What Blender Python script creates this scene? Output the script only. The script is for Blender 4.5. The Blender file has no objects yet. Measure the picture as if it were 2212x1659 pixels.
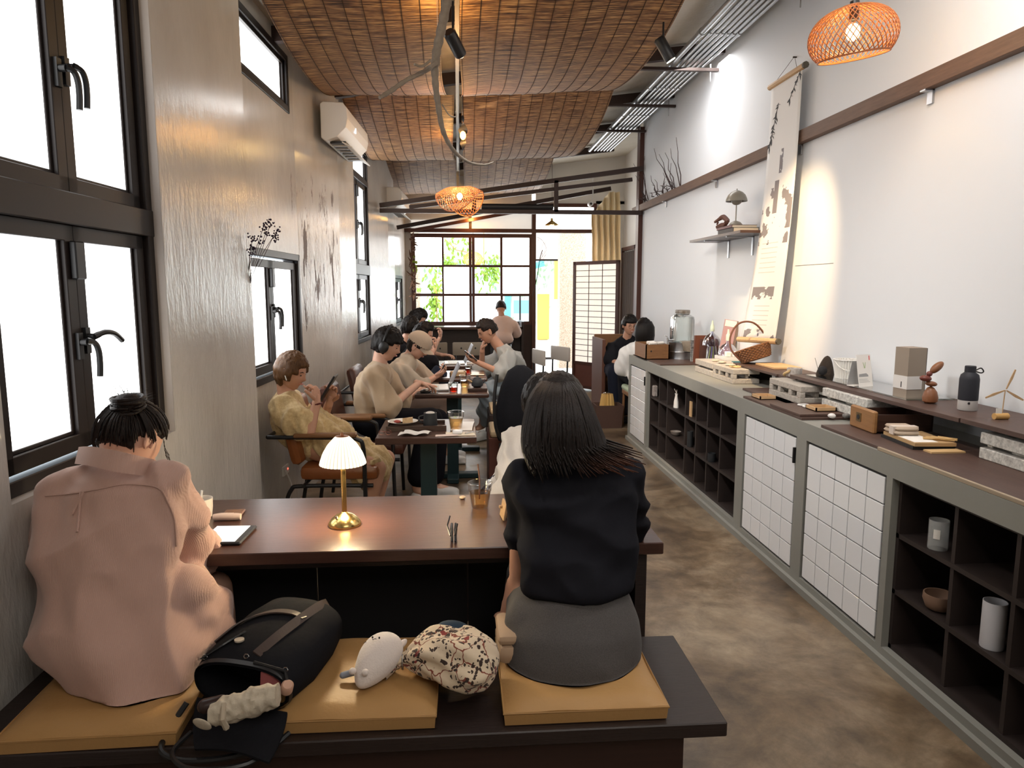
import bpy, bmesh, math, random
from mathutils import Vector, Matrix, Euler, noise
V = Vector
PI = math.pi
S = bpy.context.scene
COL = S.collection
random.seed(7)

# ---------------------------------------------------------------- camera
F_PX, H = 1540.0, 1.5
_d = V((990 - 1106, 624 - 829.5, F_PX)).normalized()          # the room's long axis seen by the camera (x right, y down, z ahead)
_n = V((1, 0, 0)).cross(_d).normalized()
if _n.y > 0: _n = -_n
AX, AY, AZ = _d.cross(_n), _d, _n                              # world axes in camera coordinates
cd = bpy.data.cameras.new('camera'); cam = bpy.data.objects.new('camera', cd); COL.objects.link(cam)
cd.lens = F_PX / 2212 * 36; cd.sensor_width = 36; cd.clip_end = 200; cd.clip_start = 0.05
_r = V((AX.x, AY.x, AZ.x)); _u = -V((AX.y, AY.y, AZ.y)); _f = V((AX.z, AY.z, AZ.z))
cam.matrix_world = Matrix(((_r.x, _u.x, -_f.x, 0), (_r.y, _u.y, -_f.y, 0), (_r.z, _u.z, -_f.z, H), (0, 0, 0, 1)))
S.camera = cam

def ray(x, y):
    d = V((x - 1106, y - 829.5, F_PX))
    return V((AX.dot(d), AY.dot(d), AZ.dot(d)))
def at(x, y, X=None, Y=None, Z=None):
    """point of a real plane (X, Y or Z = const) measured in the photograph"""
    r = ray(x, y)
    t = X / r.x if X is not None else Y / r.y if Y is not None else (Z - H) / r.z
    return r * t + V((0, 0, H))

# ---------------------------------------------------------------- world, sun, exposure
S.view_settings.view_transform = 'Standard'; S.view_settings.look = 'None'
S.view_settings.exposure = 1.45; S.view_settings.gamma = 1.0; S.view_settings.use_curve_mapping = False
w = bpy.data.worlds.new('sky'); S.world = w; w.use_nodes = True
wn = w.node_tree.nodes; wl = w.node_tree.links
bg = wn['Background']; bg.inputs['Color'].default_value = (0.82, 0.92, 1.0, 1); bg.inputs['Strength'].default_value = 2.2
def light(name, kind, loc, energy, color=(1, 1, 1), size=0.1, target=None, spot=None, blend=.5, size_y=None, parent=None):
    l = bpy.data.lights.new(name, kind); o = bpy.data.objects.new(name, l); COL.objects.link(o)
    l.energy = energy; l.color = color; o.location = loc
    if kind == 'AREA':
        l.size = size
        if size_y: l.shape = 'RECTANGLE'; l.size_y = size_y
    elif kind == 'SUN': l.angle = size
    else: l.shadow_soft_size = size
    if kind == 'SPOT': l.spot_size = spot; l.spot_blend = blend
    if target is not None: o.rotation_euler = (V(target) - V(loc)).to_track_quat('-Z', 'Y').to_euler()
    return o
light('sun', 'SUN', (4, 20, 10), 1.6, (1.0, .95, .86), .01, target=(2.4, 14, 0))
# added fill, no fixtures: area lights behind the camera and over the counter
light('rear_fill_light', 'AREA', (0.7, -0.9, 3.1), 15, (1.0, .93, .84), 1.6, target=(0.5, 0.6, 0))
light('aisle_fill_light', 'AREA', (1.40, 2.3, 3.30), 30, (1.0, .98, .95), .25, target=(2.2, 2.3, 1.0), size_y=2.6)
light('aisle_fill_light', 'AREA', (1.42, 6.3, 3.30), 22, (1.0, .98, .96), .25, target=(1.95, 6.3, .4), size_y=3.6)

# ---------------------------------------------------------------- materials
MATS = {}
def mat(name, col, rough=.5, metal=0., var=None, bump=None, stretch=(1, 1, 1), emis=None, trans=0., ior=1.45, spec=.5, sheen=0., coat=0., detail=6, alpha=1.):
    """var=(scale, amount, colour2); bump=(scale, strength[, distance])"""
    if name in MATS: return MATS[name]
    m = bpy.data.materials.new(name); m.use_nodes = True; MATS[name] = m
    n, l = m.node_tree.nodes, m.node_tree.links; b = n['Principled BSDF']
    def put(k, v):
        if k in b.inputs: b.inputs[k].default_value = v
    c4 = (*col, 1); put('Base Color', c4); put('Roughness', rough); put('Metallic', metal); put('IOR', ior)
    put('Transmission Weight', trans); put('Specular IOR Level', spec); put('Sheen Weight', sheen); put('Coat Weight', coat); put('Alpha', alpha)
    if emis: put('Emission Color', (*emis[0], 1)); put('Emission Strength', emis[1])
    if var or bump:
        tc = n.new('ShaderNodeTexCoord'); mp = n.new('ShaderNodeMapping'); mp.inputs['Scale'].default_value = stretch
        l.new(tc.outputs['Object'], mp.inputs['Vector'])
    if var:
        t = n.new('ShaderNodeTexNoise'); t.inputs['Scale'].default_value = var[0]; t.inputs['Detail'].default_value = detail; t.inputs['Roughness'].default_value = .65
        l.new(mp.outputs['Vector'], t.inputs['Vector'])
        r = n.new('ShaderNodeValToRGB'); r.color_ramp.elements[0].position = .5 - .5 * (1 - var[1] * .6); r.color_ramp.elements[1].position = .5 + .5 * (1 - var[1] * .6)
        r.color_ramp.elements[0].position = .32; r.color_ramp.elements[1].position = .68
        mx = lambda a, b_, k: tuple(a[i] * (1 - k) + b_[i] * k for i in range(3))
        r.color_ramp.elements[0].color = (*mx(col, var[2], var[1]), 1); r.color_ramp.elements[1].color = c4
        l.new(t.outputs['Fac'], r.inputs['Fac']); l.new(r.outputs['Color'], b.inputs['Base Color'])
    if bump:
        t2 = n.new('ShaderNodeTexNoise'); t2.inputs['Scale'].default_value = bump[0]; t2.inputs['Detail'].default_value = 4
        l.new(mp.outputs['Vector'], t2.inputs['Vector'])
        bp = n.new('ShaderNodeBump'); bp.inputs['Strength'].default_value = bump[1]; bp.inputs['Distance'].default_value = bump[2] if len(bump) > 2 else .01
        l.new(t2.outputs['Fac'], bp.inputs['Height']); l.new(bp.outputs['Normal'], b.inputs['Normal'])
    return m
def nodes(m): return m.node_tree.nodes, m.node_tree.links, m.node_tree.nodes['Principled BSDF']

# ---------------------------------------------------------------- mesh builder
class MB:
    def __init__(s): s.v = []; s.f = []; s.T = Matrix()
    def add(s, vs, fs):
        k = len(s.v); s.v += [s.T @ V(p) for p in vs]; s.f += [tuple(i + k for i in q) for q in fs]; return s
    def bx(s, x0, y0, z0, x1, y1, z1):
        if x0 > x1: x0, x1 = x1, x0
        if y0 > y1: y0, y1 = y1, y0
        if z0 > z1: z0, z1 = z1, z0
        return s.add([(x0,y0,z0),(x1,y0,z0),(x1,y1,z0),(x0,y1,z0),(x0,y0,z1),(x1,y0,z1),(x1,y1,z1),(x0,y1,z1)],
                     [(0,3,2,1),(4,5,6,7),(0,1,5,4),(1,2,6,5),(2,3,7,6),(3,0,4,7)])
    def rbox(s, c, d, r=.01, rot=None):
        """box with chamfered edges: centre, full sizes"""
        x, y, z = d[0]/2, d[1]/2, d[2]/2; r = min(r, x*.9, y*.9, z*.9)
        bm = bmesh.new(); bmesh.ops.create_cube(bm, size=1, matrix=Matrix.Diagonal((2*x, 2*y, 2*z, 1)))
        bmesh.ops.bevel(bm, geom=bm.edges[:], offset=r, segments=2 if r > .008 else 1, profile=.5, affect='EDGES')
        R = (rot or Matrix()).to_4x4(); R = Matrix.Translation(c) @ R
        bm.verts.index_update(); vs = [R @ v.co for v in bm.verts]; fs = [tuple(v.index for v in f.verts) for f in bm.faces]; bm.free()
        return s.add(vs, fs)
    def tube(s, pts, r, seg=8, cap=True, closed=False):
        pts = [V(p) for p in pts]; n = len(pts); rs = r if isinstance(r, (list, tuple)) else [r] * n
        vs = []; up = None
        for i, p in enumerate(pts):
            a = pts[(i - 1) % n] if closed else pts[max(i - 1, 0)]; b = pts[(i + 1) % n] if closed else pts[min(i + 1, n - 1)]
            t = (b - a)
            t = t.normalized() if t.length > 1e-9 else V((0, 0, 1))
            if up is None:
                up = t.orthogonal().normalized()
            else:
                up = up - t * up.dot(t)
                up = up.normalized() if up.length > 1e-6 else t.orthogonal().normalized()
            q = t.cross(up)
            for k in range(seg):
                an = 2 * PI * k / seg; vs.append(p + (up * math.cos(an) + q * math.sin(an)) * rs[i])
        fs = []
        m = n if closed else n - 1
        for i in range(m):
            for k in range(seg):
                a = i * seg + k; b = i * seg + (k + 1) % seg; j = ((i + 1) % n) * seg
                fs.append((a, b, j + (k + 1) % seg, j + k))
        if cap and not closed: fs += [tuple(range(seg))[::-1], tuple((n - 1) * seg + k for k in range(seg))]
        return s.add(vs, fs)
    def cap2(s, p0, r0, p1, r1, seg=12):
        """tapered capsule with round ends"""
        p0, p1 = V(p0), V(p1); t = (p1 - p0)
        t = t.normalized() if t.length > 1e-6 else V((0, 0, 1))
        pts = []; rs = []
        for a in (90, 65, 40, 18): pts.append(p0 - t * r0 * math.sin(math.radians(a))); rs.append(max(r0 * math.cos(math.radians(a)), r0 * .02))
        pts.append(p0); rs.append(r0); pts.append(p1); rs.append(r1)
        for a in (18, 40, 65, 90): pts.append(p1 + t * r1 * math.sin(math.radians(a))); rs.append(max(r1 * math.cos(math.radians(a)), r1 * .02))
        return s.tube(pts, rs, seg)
    def chain(s, pts, rs, seg=12):
        for i in range(len(pts) - 1): s.cap2(pts[i], rs[i], pts[i + 1], rs[i + 1], seg)
        return s
    def cyl(s, c, r, h, seg=24, r2=None, axis='z'):
        c = V(c); d = {'x': V((1,0,0)), 'y': V((0,1,0)), 'z': V((0,0,1))}[axis]
        return s.tube([c, c + d * h], [r, r if r2 is None else r2], seg)
    def lathe(s, prof, c=(0, 0, 0), seg=32, close=False, rot=None):
        c = V(c); vs = []; fs = []; n = len(prof); R = rot or Matrix.Identity(3)
        for (r, z) in prof:
            for k in range(seg):
                a = 2 * PI * k / seg; vs.append(c + R @ V((r * math.cos(a), r * math.sin(a), z)))
        for i in range(n if close else n - 1):
            j = (i + 1) % n
            for k in range(seg): fs.append((i * seg + k, i * seg + (k + 1) % seg, j * seg + (k + 1) % seg, j * seg + k))
        if not close:
            fs.append(tuple(range(seg))[::-1]); fs.append(tuple((n - 1) * seg + k for k in range(seg)))
        return s.add(vs, fs)
    def shell(s, prof, c=(0, 0, 0), t=.003, seg=32, rot=None):
        """open lathe with wall thickness t (profile is the outer surface from bottom/inside up)"""
        inner = [(max(r - t, .0005), z) for r, z in prof][::-1]
        return s.lathe(list(prof) + inner, c, seg, True, rot)
    def ell(s, c, r, rot=None, seg=20, rings=14):
        c = V(c); R = rot or Matrix.Identity(3); r = (r, r, r) if isinstance(r, (int, float)) else r
        vs = []; fs = []
        for i in range(1, rings):
            ph = PI * i / rings
            for k in range(seg):
                a = 2 * PI * k / seg; vs.append(c + R @ V((r[0] * math.sin(ph) * math.cos(a), r[1] * math.sin(ph) * math.sin(a), -r[2] * math.cos(ph))))
        for i in range(rings - 2):
            for k in range(seg): fs.append((i * seg + k, i * seg + (k + 1) % seg, (i + 1) * seg + (k + 1) % seg, (i + 1) * seg + k))
        b = len(vs); vs += [c + R @ V((0, 0, -r[2])), c + R @ V((0, 0, r[2]))]
        for k in range(seg):
            fs.append((b, (k + 1) % seg, k)); fs.append((b + 1, (rings - 2) * seg + k, (rings - 2) * seg + (k + 1) % seg))
        return s.add(vs, fs)
    def loft(s, rings, seg=28, cap=True):
        """rings: (centre, side vector * rx, other vector * ry)"""
        vs = []; fs = []
        for c, a, b in rings:
            c, a, b = V(c), V(a), V(b)
            for k in range(seg):
                t = 2 * PI * k / seg; vs.append(c + a * math.cos(t) + b * math.sin(t))
        for i in range(len(rings) - 1):
            for k in range(seg): fs.append((i * seg + k, i * seg + (k + 1) % seg, (i + 1) * seg + (k + 1) % seg, (i + 1) * seg + k))
        if cap: fs.append(tuple(range(seg))[::-1]); fs.append(tuple((len(rings) - 1) * seg + k for k in range(seg)))
        return s.add(vs, fs)
    def prism(s, poly, h, frame=None):
        """poly in local xy, extruded along local z by h; frame is a 4x4"""
        Fm = frame or Matrix(); n = len(poly)
        vs = [Fm @ V((p[0], p[1], 0)) for p in poly] + [Fm @ V((p[0], p[1], h)) for p in poly]
        return s.add(vs, [tuple(range(n))[::-1], tuple(range(n, 2 * n))] + [(i, (i + 1) % n, n + (i + 1) % n, n + i) for i in range(n)])
    def surf(s, fn, nu, nv, th=0.):
        """grid surface fn(u,v); th > 0 gives it thickness"""
        P = [[V(fn(i / nu, j / nv)) for j in range(nv + 1)] for i in range(nu + 1)]
        vs = [p for r in P for p in r]; w_ = nv + 1
        fs = [(i * w_ + j, (i + 1) * w_ + j, (i + 1) * w_ + j + 1, i * w_ + j + 1) for i in range(nu) for j in range(nv)]
        if th:
            N = []
            for i in range(nu + 1):
                for j in range(nv + 1):
                    du = P[min(i + 1, nu)][j] - P[max(i - 1, 0)][j]; dv = P[i][min(j + 1, nv)] - P[i][max(j - 1, 0)]
                    N.append(du.cross(dv).normalized())
            k = len(vs); vs += [vs[i] - N[i] * th for i in range(k)]
            fs += [tuple(q + k for q in f[::-1]) for f in fs]
            edge = [i * w_ for i in range(nu + 1)] + [nu * w_ + j for j in range(1, nv + 1)] + [i * w_ + nv for i in range(nu - 1, -1, -1)] + [j for j in range(nv - 1, 0, -1)]
            for a in range(len(edge)):
                b = (a + 1) % len(edge); fs.append((edge[b], edge[a], edge[a] + k, edge[b] + k))
        return s.add(vs, fs)
    def mesh(s, name):
        me = bpy.data.meshes.new(name); me.from_pydata([tuple(p) for p in s.v], [], s.f); me.update(); return me
    def build(s, name, m, parent=None, smooth=False, W=False, bevel=0, label=None, cat=None, group=None, kind=None):
        if W and parent is not None: inv = MW[parent.name].inverted(); s.v = [inv @ p for p in s.v]
        org = None
        if parent is None and s.v and kind != 'structure':          # origin at the base centre
            xs = [p.x for p in s.v]; ys = [p.y for p in s.v]; zs = [p.z for p in s.v]
            org = V(((min(xs) + max(xs)) / 2, (min(ys) + max(ys)) / 2, min(zs))); s.v = [p - org for p in s.v]
        me = s.mesh(name)
        bm = bmesh.new(); bm.from_mesh(me); bmesh.ops.recalc_face_normals(bm, faces=bm.faces)
        if bevel: bmesh.ops.bevel(bm, geom=[e for e in bm.edges if e.is_manifold and e.calc_face_angle(0) > .6], offset=bevel, segments=1, affect='EDGES')
        bm.to_mesh(me); bm.free()
        if smooth:
            me.polygons.foreach_set('use_smooth', [True] * len(me.polygons))
            if smooth != 2: me.set_sharp_from_angle(angle=math.radians(42))
        return link(name, me, m, parent, org, label, cat, group, kind)
MW = {}
def link(name, me, m, parent, org=None, label=None, cat=None, group=None, kind=None):
    o = bpy.data.objects.new(name, me); COL.objects.link(o)
    for q in (m if isinstance(m, (list, tuple)) else [m]): me.materials.append(q)
    if parent is not None: o.parent = parent; MW[o.name] = MW[parent.name].copy()
    else: MW[o.name] = Matrix.Translation(org or (0, 0, 0))
    if org is not None: o.location = org
    tag(o, label, cat, group, kind); return o
def tag(o, label=None, cat=None, group=None, kind=None):
    if label: o['label'] = label
    if cat: o['category'] = cat
    if group: o['group'] = group
    if kind: o['kind'] = kind
    return o
def thing(name, label, cat, loc=(0, 0, 0), rz=0, group=None, rot=None, kind=None):
    o = bpy.data.objects.new(name, None); COL.objects.link(o); o.empty_display_size = .05
    o.location = loc; o.rotation_euler = rot or (0, 0, rz)
    MW[o.name] = Matrix.Translation(loc) @ Euler(rot or (0, 0, rz)).to_matrix().to_4x4()
    return tag(o, label, cat, group, kind)
def dup(root, loc=None, rz=None, label=None, group=None):
    kids = {}
    for o in bpy.data.objects:
        if o.parent: kids.setdefault(o.parent.name, []).append(o)
    def cp(o, par):
        c = o.copy(); COL.objects.link(c)
        if par is not None: c.parent = par
        for k in kids.get(o.name, []): cp(k, c)
        return c
    r = cp(root, None)
    if loc is not None: r.location = loc
    if rz is not None: r.rotation_euler = (0, 0, rz)
    MW[r.name] = Matrix.Translation(r.location) @ r.rotation_euler.to_matrix().to_4x4()
    if label: r['label'] = label
    if group: r['group'] = group
    return r
def lerp(a, b, t): return a + (b - a) * t
def ip(tab, x):
    """piecewise linear table"""
    if x <= tab[0][0]: return tab[0][1]
    for (a, p), (b, q) in zip(tab, tab[1:]):
        if x <= b: return p + (q - p) * (x - a) / (b - a)
    return tab[-1][1]
def bez(pts, n=16):
    """Catmull-Rom through pts"""
    pts = [V(p) for p in pts]; P = [pts[0]] + pts + [pts[-1]]; out = []
    for i in range(1, len(P) - 2):
        for k in range(n):
            t = k / n; a, b, c, d = P[i-1], P[i], P[i+1], P[i+2]
            out.append(.5 * ((2*b) + (c - a)*t + (2*a - 5*b + 4*c - d)*t*t + (3*b - a - 3*c + d)*t**3))
    out.append(pts[-1]); return out
def rotz(a): return Matrix.Rotation(a, 3, 'Z')
def aim(d, up=(0, 0, 1)):
    """3x3 whose z axis is d and whose y axis is near up"""
    z = V(d).normalized(); x = V(up).cross(z)
    x = x.normalized() if x.length > 1e-5 else z.orthogonal().normalized()
    y = z.cross(x); return Matrix((x, y, z)).transposed()
# ---------------------------------------------------------------- shared materials
dark_wood = mat('dark_wood', (.055, .026, .018), .32, var=(7, .6, (.025, .012, .009)), bump=(30, .12), stretch=(.6, 9, 9))
table_wood = mat('table_wood', (.066, .029, .021), .30, var=(9, .7, (.04, .017, .012)), bump=(40, .06), stretch=(.5, 8, 8))
bench_wood = mat('bench_wood', (.026, .016, .014), .42, var=(9, .6, (.014, .009, .008)), bump=(40, .15), stretch=(.5, 8, 8))
apron_wood = mat('apron_wood', (.034, .014, .010), .5, var=(8, .6, (.018, .008, .006)), stretch=(.5, 8, 8))
frame_wood = mat('frame_wood', (.075, .022, .012), .45, var=(8, .5, (.035, .012, .008)), stretch=(4, 4, .6))
steel_brown = mat('steel_brown', (.030, .014, .010), .5)
alu = mat('dark_aluminium', (.014, .009, .008),   .42, spec=.35, metal=.0, var=(3, .3, (.012, .009, .008)))
black_metal = mat('black_metal', (.012, .012, .013), .38)
black_void = mat('dark_panel', (.010, .009, .010), .7)
cubby_wood = mat('cubby_wood', (.026, .017, .015), .6, var=(6, .5, (.014, .009, .008)), stretch=(2, .6, 2))
tile_white = mat('white_tile', (.74, .75, .77), .22, var=(3, .25, (.66, .67, .67)))
brass = mat('brass', (.62, .44, .16), .22, metal=1.)
chrome = mat('steel', (.62, .63, .64), .25, metal=1.)
galv = mat('galvanised_steel', (.55, .57, .6), .32, metal=1., var=(9, .4, (.35, .37, .4)))
zinc_pipe = mat('zinc_conduit', (.50, .52, .54), .35, metal=.85, var=(5, .4, (.3, .31, .33)), stretch=(4, .5, 4))
black_plastic = mat('black_plastic', (.012, .012, .013), .4)
white_plastic = mat('white_plastic', (.72, .71, .69), .4)
paper = mat('white_paper', (.75, .72, .68), .8)
cream_paper = mat('cream_paper', (.72, .62, .48), .8)
pale_wood = mat('pale_wood', (.55, .36, .19), .55, var=(9, .5, (.38, .23, .11)), stretch=(1, 9, 9))
mid_wood = mat('mid_wood', (.24, .115, .045), .5, var=(9, .6, (.13, .055, .022)), stretch=(1, 8, 8))
plywood = mat('dark_plywood', (.085, .047, .036), .5, var=(6, .6, (.045, .025, .02)), stretch=(6, .7, 6), bump=(30, .1))
tan_vinyl = mat('tan_vinyl', (.40, .225, .085), .46, var=(4, .35, (.32, .175, .065)), bump=(90, .10), spec=.3)
beige_vinyl = mat('beige_vinyl', (.45, .33, .2), .5)
orange_leather = mat('orange_brown_leather', (.26, .085, .025), .33, var=(9, .4, (.18, .055, .018)), bump=(120, .08))
brown_leather = mat('dark_brown_leather', (.085, .028, .018), .3, var=(9, .4, (.05, .018, .012)), bump=(120, .08))
skin = mat('skin', (.50, .27, .18), .5, var=(14, .25, (.44, .21, .14)))
skin_pale = mat('pale_skin', (.60, .35, .25), .5, var=(14, .25, (.54, .28, .2)))
skin_dark = mat('tanned_skin', (.36, .18, .115), .5, var=(14, .25, (.30, .14, .09)))
def hair_mat(name, c1, c2, sc=(60, 60, 3)):
    m = mat(name, c1, .42, var=(3, .9, c2), bump=(4, .45, .006), stretch=sc, spec=.22); return m
hair_black = hair_mat('black_hair', (.011, .008, .007), (.004, .003, .003))
hair_dark = hair_mat('dark_brown_hair', (.020, .012, .009), (.006, .004, .004))
hair_brown = hair_mat('brown_hair', (.13, .062, .024), (.04, .018, .008))
def cloth(name, col, col2=None, weave=220, folds=6, rough=.85, amt=.4):
    m = mat(name, col, rough, var=(weave, amt, col2 or tuple(c * .8 for c in col)), bump=(folds, .5, .012), sheen=.15 if max(col) > .1 else 0, spec=.2 if max(col) > .1 else .08); return m
def glass_mat(name, col=(1, 1, 1), rough=.02, a=.22):
    """thin clear glass: mostly transparent with a glossy coat (no caustic noise)"""
    if name in MATS: return MATS[name]
    m = bpy.data.materials.new(name); m.use_nodes = True; MATS[name] = m
    n, l = m.node_tree.nodes, m.node_tree.links; n.remove(n['Principled BSDF'])
    tr = n.new('ShaderNodeBsdfTransparent'); tr.inputs['Color'].default_value = (*col, 1)
    gl = n.new('ShaderNodeBsdfGlossy'); gl.inputs['Roughness'].default_value = rough
    lw = n.new('ShaderNodeLayerWeight'); lw.inputs['Blend'].default_value = a
    ms = n.new('ShaderNodeMixShader'); l.new(lw.outputs['Facing'], ms.inputs['Fac'])
    l.new(tr.outputs[0], ms.inputs[1]); l.new(gl.outputs[0], ms.inputs[2]); l.new(ms.outputs[0], n['Material Output'].inputs['Surface'])
    return m
clear_glass = glass_mat('clear_glass', (.96, .98, .97))
clear_plastic = glass_mat('clear_plastic', (.98, .975, .965), .05, .18)
tea = glass_mat('amber_tea', (.93, .72, .42), .02, .15)
red_tea = glass_mat('red_tea', (.55, .10, .05), .02, .15)
window_glass = glass_mat('window_glass', (.97, .99, 1.), .01, .06)

def frosted(name, strength, tint=(.93, .97, 1.)):
    """backlit pattern glass: daylight diffused by the textured pane"""
    m = mat(name, (.8, .83, .84), .35, spec=.5)
    n, l, b = nodes(m)
    tc = n.new('ShaderNodeTexCoord'); vo = n.new('ShaderNodeTexVoronoi'); vo.inputs['Scale'].default_value = 75
    l.new(tc.outputs['Object'], vo.inputs['Vector'])
    r = n.new('ShaderNodeValToRGB'); r.color_ramp.elements[0].color = (*[c * .93 for c in tint], 1); r.color_ramp.elements[1].color = (1, 1, 1, 1)
    r.color_ramp.elements[1].position = .55
    l.new(vo.outputs['Distance'], r.inputs['Fac']); l.new(r.outputs['Color'], b.inputs['Emission Color']); b.inputs['Emission Strength'].default_value = strength
    bp = n.new('ShaderNodeBump'); bp.inputs['Strength'].default_value = .4; bp.inputs['Distance'].default_value = .003
    l.new(vo.outputs['Distance'], bp.inputs['Height']); l.new(bp.outputs['Normal'], b.inputs['Normal'])
    return m
pane_near = frosted('frosted_glass', 1.3)
pane_mid = frosted('frosted_glass_bright', 2.2)
pane_back = frosted('frosted_glass_front', 3.4)

def wall_plaster():
    m = mat('left_wall_plaster', (.50, .45, .40), .30, spec=.6)
    n, l, b = nodes(m)
    tc = n.new('ShaderNodeTexCoord')
    def tex(scale, sx=(1, 1, 1), det=5, rough=.6):
        mp = n.new('ShaderNodeMapping'); mp.inputs['Scale'].default_value = sx; l.new(tc.outputs['Object'], mp.inputs['Vector'])
        t = n.new('ShaderNodeTexNoise'); t.inputs['Scale'].default_value = scale; t.inputs['Detail'].default_value = det; t.inputs['Roughness'].default_value = rough
        l.new(mp.outputs['Vector'], t.inputs['Vector']); return t
    big = tex(1.6, (1, 1, .6)); drip = tex(6, (1, 1.2, .35)); fine = tex(45, (1, 1, .35))
    cr = n.new('ShaderNodeValToRGB'); e = cr.color_ramp.elements
    e[0].position = .3; e[0].color = (.45, .425, .395, 1); e[1].position = .7; e[1].color = (.60, .58, .55, 1)
    l.new(big.outputs['Fac'], cr.inputs['Fac'])
    # flaked patches with a darker coat under the paint, only where the plaster has come off (a band of the wall beside window 2)
    pk = tex(7, (1, 1.6, .30), 8, .7); sep = n.new('ShaderNodeSeparateXYZ'); l.new(tc.outputs['Object'], sep.inputs[0])
    def band(sock, a, b_, c, d):
        r = n.new('ShaderNodeValToRGB'); r.color_ramp.interpolation = 'EASE'
        mr = n.new('ShaderNodeMapRange'); mr.inputs['From Min'].default_value = a; mr.inputs['From Max'].default_value = d
        l.new(sock, mr.inputs['Value']); l.new(mr.outputs[0], r.inputs['Fac'])
        el = r.color_ramp.elements; el[0].position = 0; el[0].color = (0, 0, 0, 1); el[1].position = (b_ - a) / (d - a); el[1].color = (1, 1, 1, 1)
        x = el.new((c - a) / (d - a)); x.color = (1, 1, 1, 1); y = el.new(1.); y.color = (0, 0, 0, 1); return r.outputs['Color']
    m1 = n.new('ShaderNodeMath'); m1.operation = 'MULTIPLY'; l.new(band(sep.outputs['Y'], 4.9, 5.3, 6.1, 7.0), m1.inputs[0]); l.new(band(sep.outputs['Z'], .95, 1.3, 2.2, 2.6), m1.inputs[1])
    th = n.new('ShaderNodeMath'); th.operation = 'MULTIPLY_ADD'; th.inputs[1].default_value = -.20; th.inputs[2].default_value = .76; l.new(m1.outputs[0], th.inputs[0])
    gt = n.new('ShaderNodeMath'); gt.operation = 'GREATER_THAN'; l.new(pk.outputs['Fac'], gt.inputs[0]); l.new(th.outputs[0], gt.inputs[1])
    mc = n.new('ShaderNodeMix'); mc.data_type = 'RGBA'; l.new(gt.outputs[0], mc.inputs['Factor']); l.new(cr.outputs['Color'], mc.inputs[6]); mc.inputs[7].default_value = (.15, .12, .11, 1)
    l.new(mc.outputs[2], b.inputs['Base Color'])
    rr = n.new('ShaderNodeMapRange'); rr.inputs['To Min'].default_value = .15; rr.inputs['To Max'].default_value = .30; l.new(big.outputs['Fac'], rr.inputs['Value'])
    ra = n.new('ShaderNodeMath'); ra.operation = 'MULTIPLY_ADD'; ra.inputs[1].default_value = .4; l.new(gt.outputs[0], ra.inputs[0]); l.new(rr.outputs[0], ra.inputs[2]); l.new(ra.outputs[0], b.inputs['Roughness'])
    # trowel ridges and drips
    a1 = n.new('ShaderNodeMath'); a1.operation = 'MULTIPLY_ADD'; a1.inputs[1].default_value = .35; l.new(fine.outputs['Fac'], a1.inputs[0]); l.new(drip.outputs['Fac'], a1.inputs[2])
    a2 = n.new('ShaderNodeMath'); a2.operation = 'MULTIPLY_ADD'; a2.inputs[1].default_value = -.25; l.new(gt.outputs[0], a2.inputs[0]); l.new(a1.outputs[0], a2.inputs[2])
    bp = n.new('ShaderNodeBump'); bp.inputs['Distance'].default_value = .022
    zr = n.new('ShaderNodeMapRange'); zr.inputs['From Min'].default_value = 2.35; zr.inputs['From Max'].default_value = 1.75; zr.inputs['To Min'].default_value = .08; zr.inputs['To Max'].default_value = .42; l.new(sep.outputs['Z'], zr.inputs['Value']); l.new(zr.outputs[0], bp.inputs['Strength'])
    l.new(a2.outputs[0], bp.inputs['Height']); l.new(bp.outputs['Normal'], b.inputs['Normal'])
    return m
left_plaster = wall_plaster()
right_paint = mat('right_wall_paint', (.71, .735, .77), .62, var=(1.2, .25, (.66, .68, .71)), bump=(3, .12, .01), spec=.3)
white_paint = mat('white_paint', (.66, .64, .61), .7)
def cement_floor():
    m = mat('polished_cement', (.15, .115, .085), .33, spec=.5); n, l, b = nodes(m)
    tc = n.new('ShaderNodeTexCoord')
    def tex(scale, det=7, rough=.65, dist=0.):
        t = n.new('ShaderNodeTexNoise'); t.inputs['Scale'].default_value = scale; t.inputs['Detail'].default_value = det; t.inputs['Roughness'].default_value = rough; t.inputs['Distortion'].default_value = dist
        l.new(tc.outputs['Object'], t.inputs['Vector']); return t
    a = tex(1.1, 8, .7, .8); c = tex(5.5, 6, .7, .4); d = tex(26, 4)
    r1 = n.new('ShaderNodeValToRGB'); e = r1.color_ramp.elements; e[0].position = .34; e[0].color = (.058, .040, .027, 1); e[1].position = .68; e[1].color = (.29, .235, .175, 1)
    x = e.new(.5); x.color = (.150, .108, .070, 1)
    l.new(a.outputs['Fac'], r1.inputs['Fac'])
    r2 = n.new('ShaderNodeValToRGB'); e = r2.color_ramp.elements; e[0].position = .30; e[0].color = (.42, .38, .34, 1); e[1].position = .62; e[1].color = (1.3, 1.25, 1.15, 1)
    l.new(c.outputs['Fac'], r2.inputs['Fac'])
    mx = n.new('ShaderNodeMix'); mx.data_type = 'RGBA'; mx.blend_type = 'MULTIPLY'; mx.inputs['Factor'].default_value = .8; l.new(r1.outputs[0], mx.inputs[6]); l.new(r2.outputs[0], mx.inputs[7]); l.new(mx.outputs[2], b.inputs['Base Color'])
    rr = n.new('ShaderNodeMapRange'); rr.inputs['To Min'].default_value = .22; rr.inputs['To Max'].default_value = .5; l.new(c.outputs['Fac'], rr.inputs['Value']); l.new(rr.outputs[0], b.inputs['Roughness'])
    bp = n.new('ShaderNodeBump'); bp.inputs['Strength'].default_value = .25; bp.inputs['Distance'].default_value = .006; l.new(d.outputs['Fac'], bp.inputs['Height']); l.new(bp.outputs['Normal'], b.inputs['Normal'])
    return m
floor_m = cement_floor()
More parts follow.
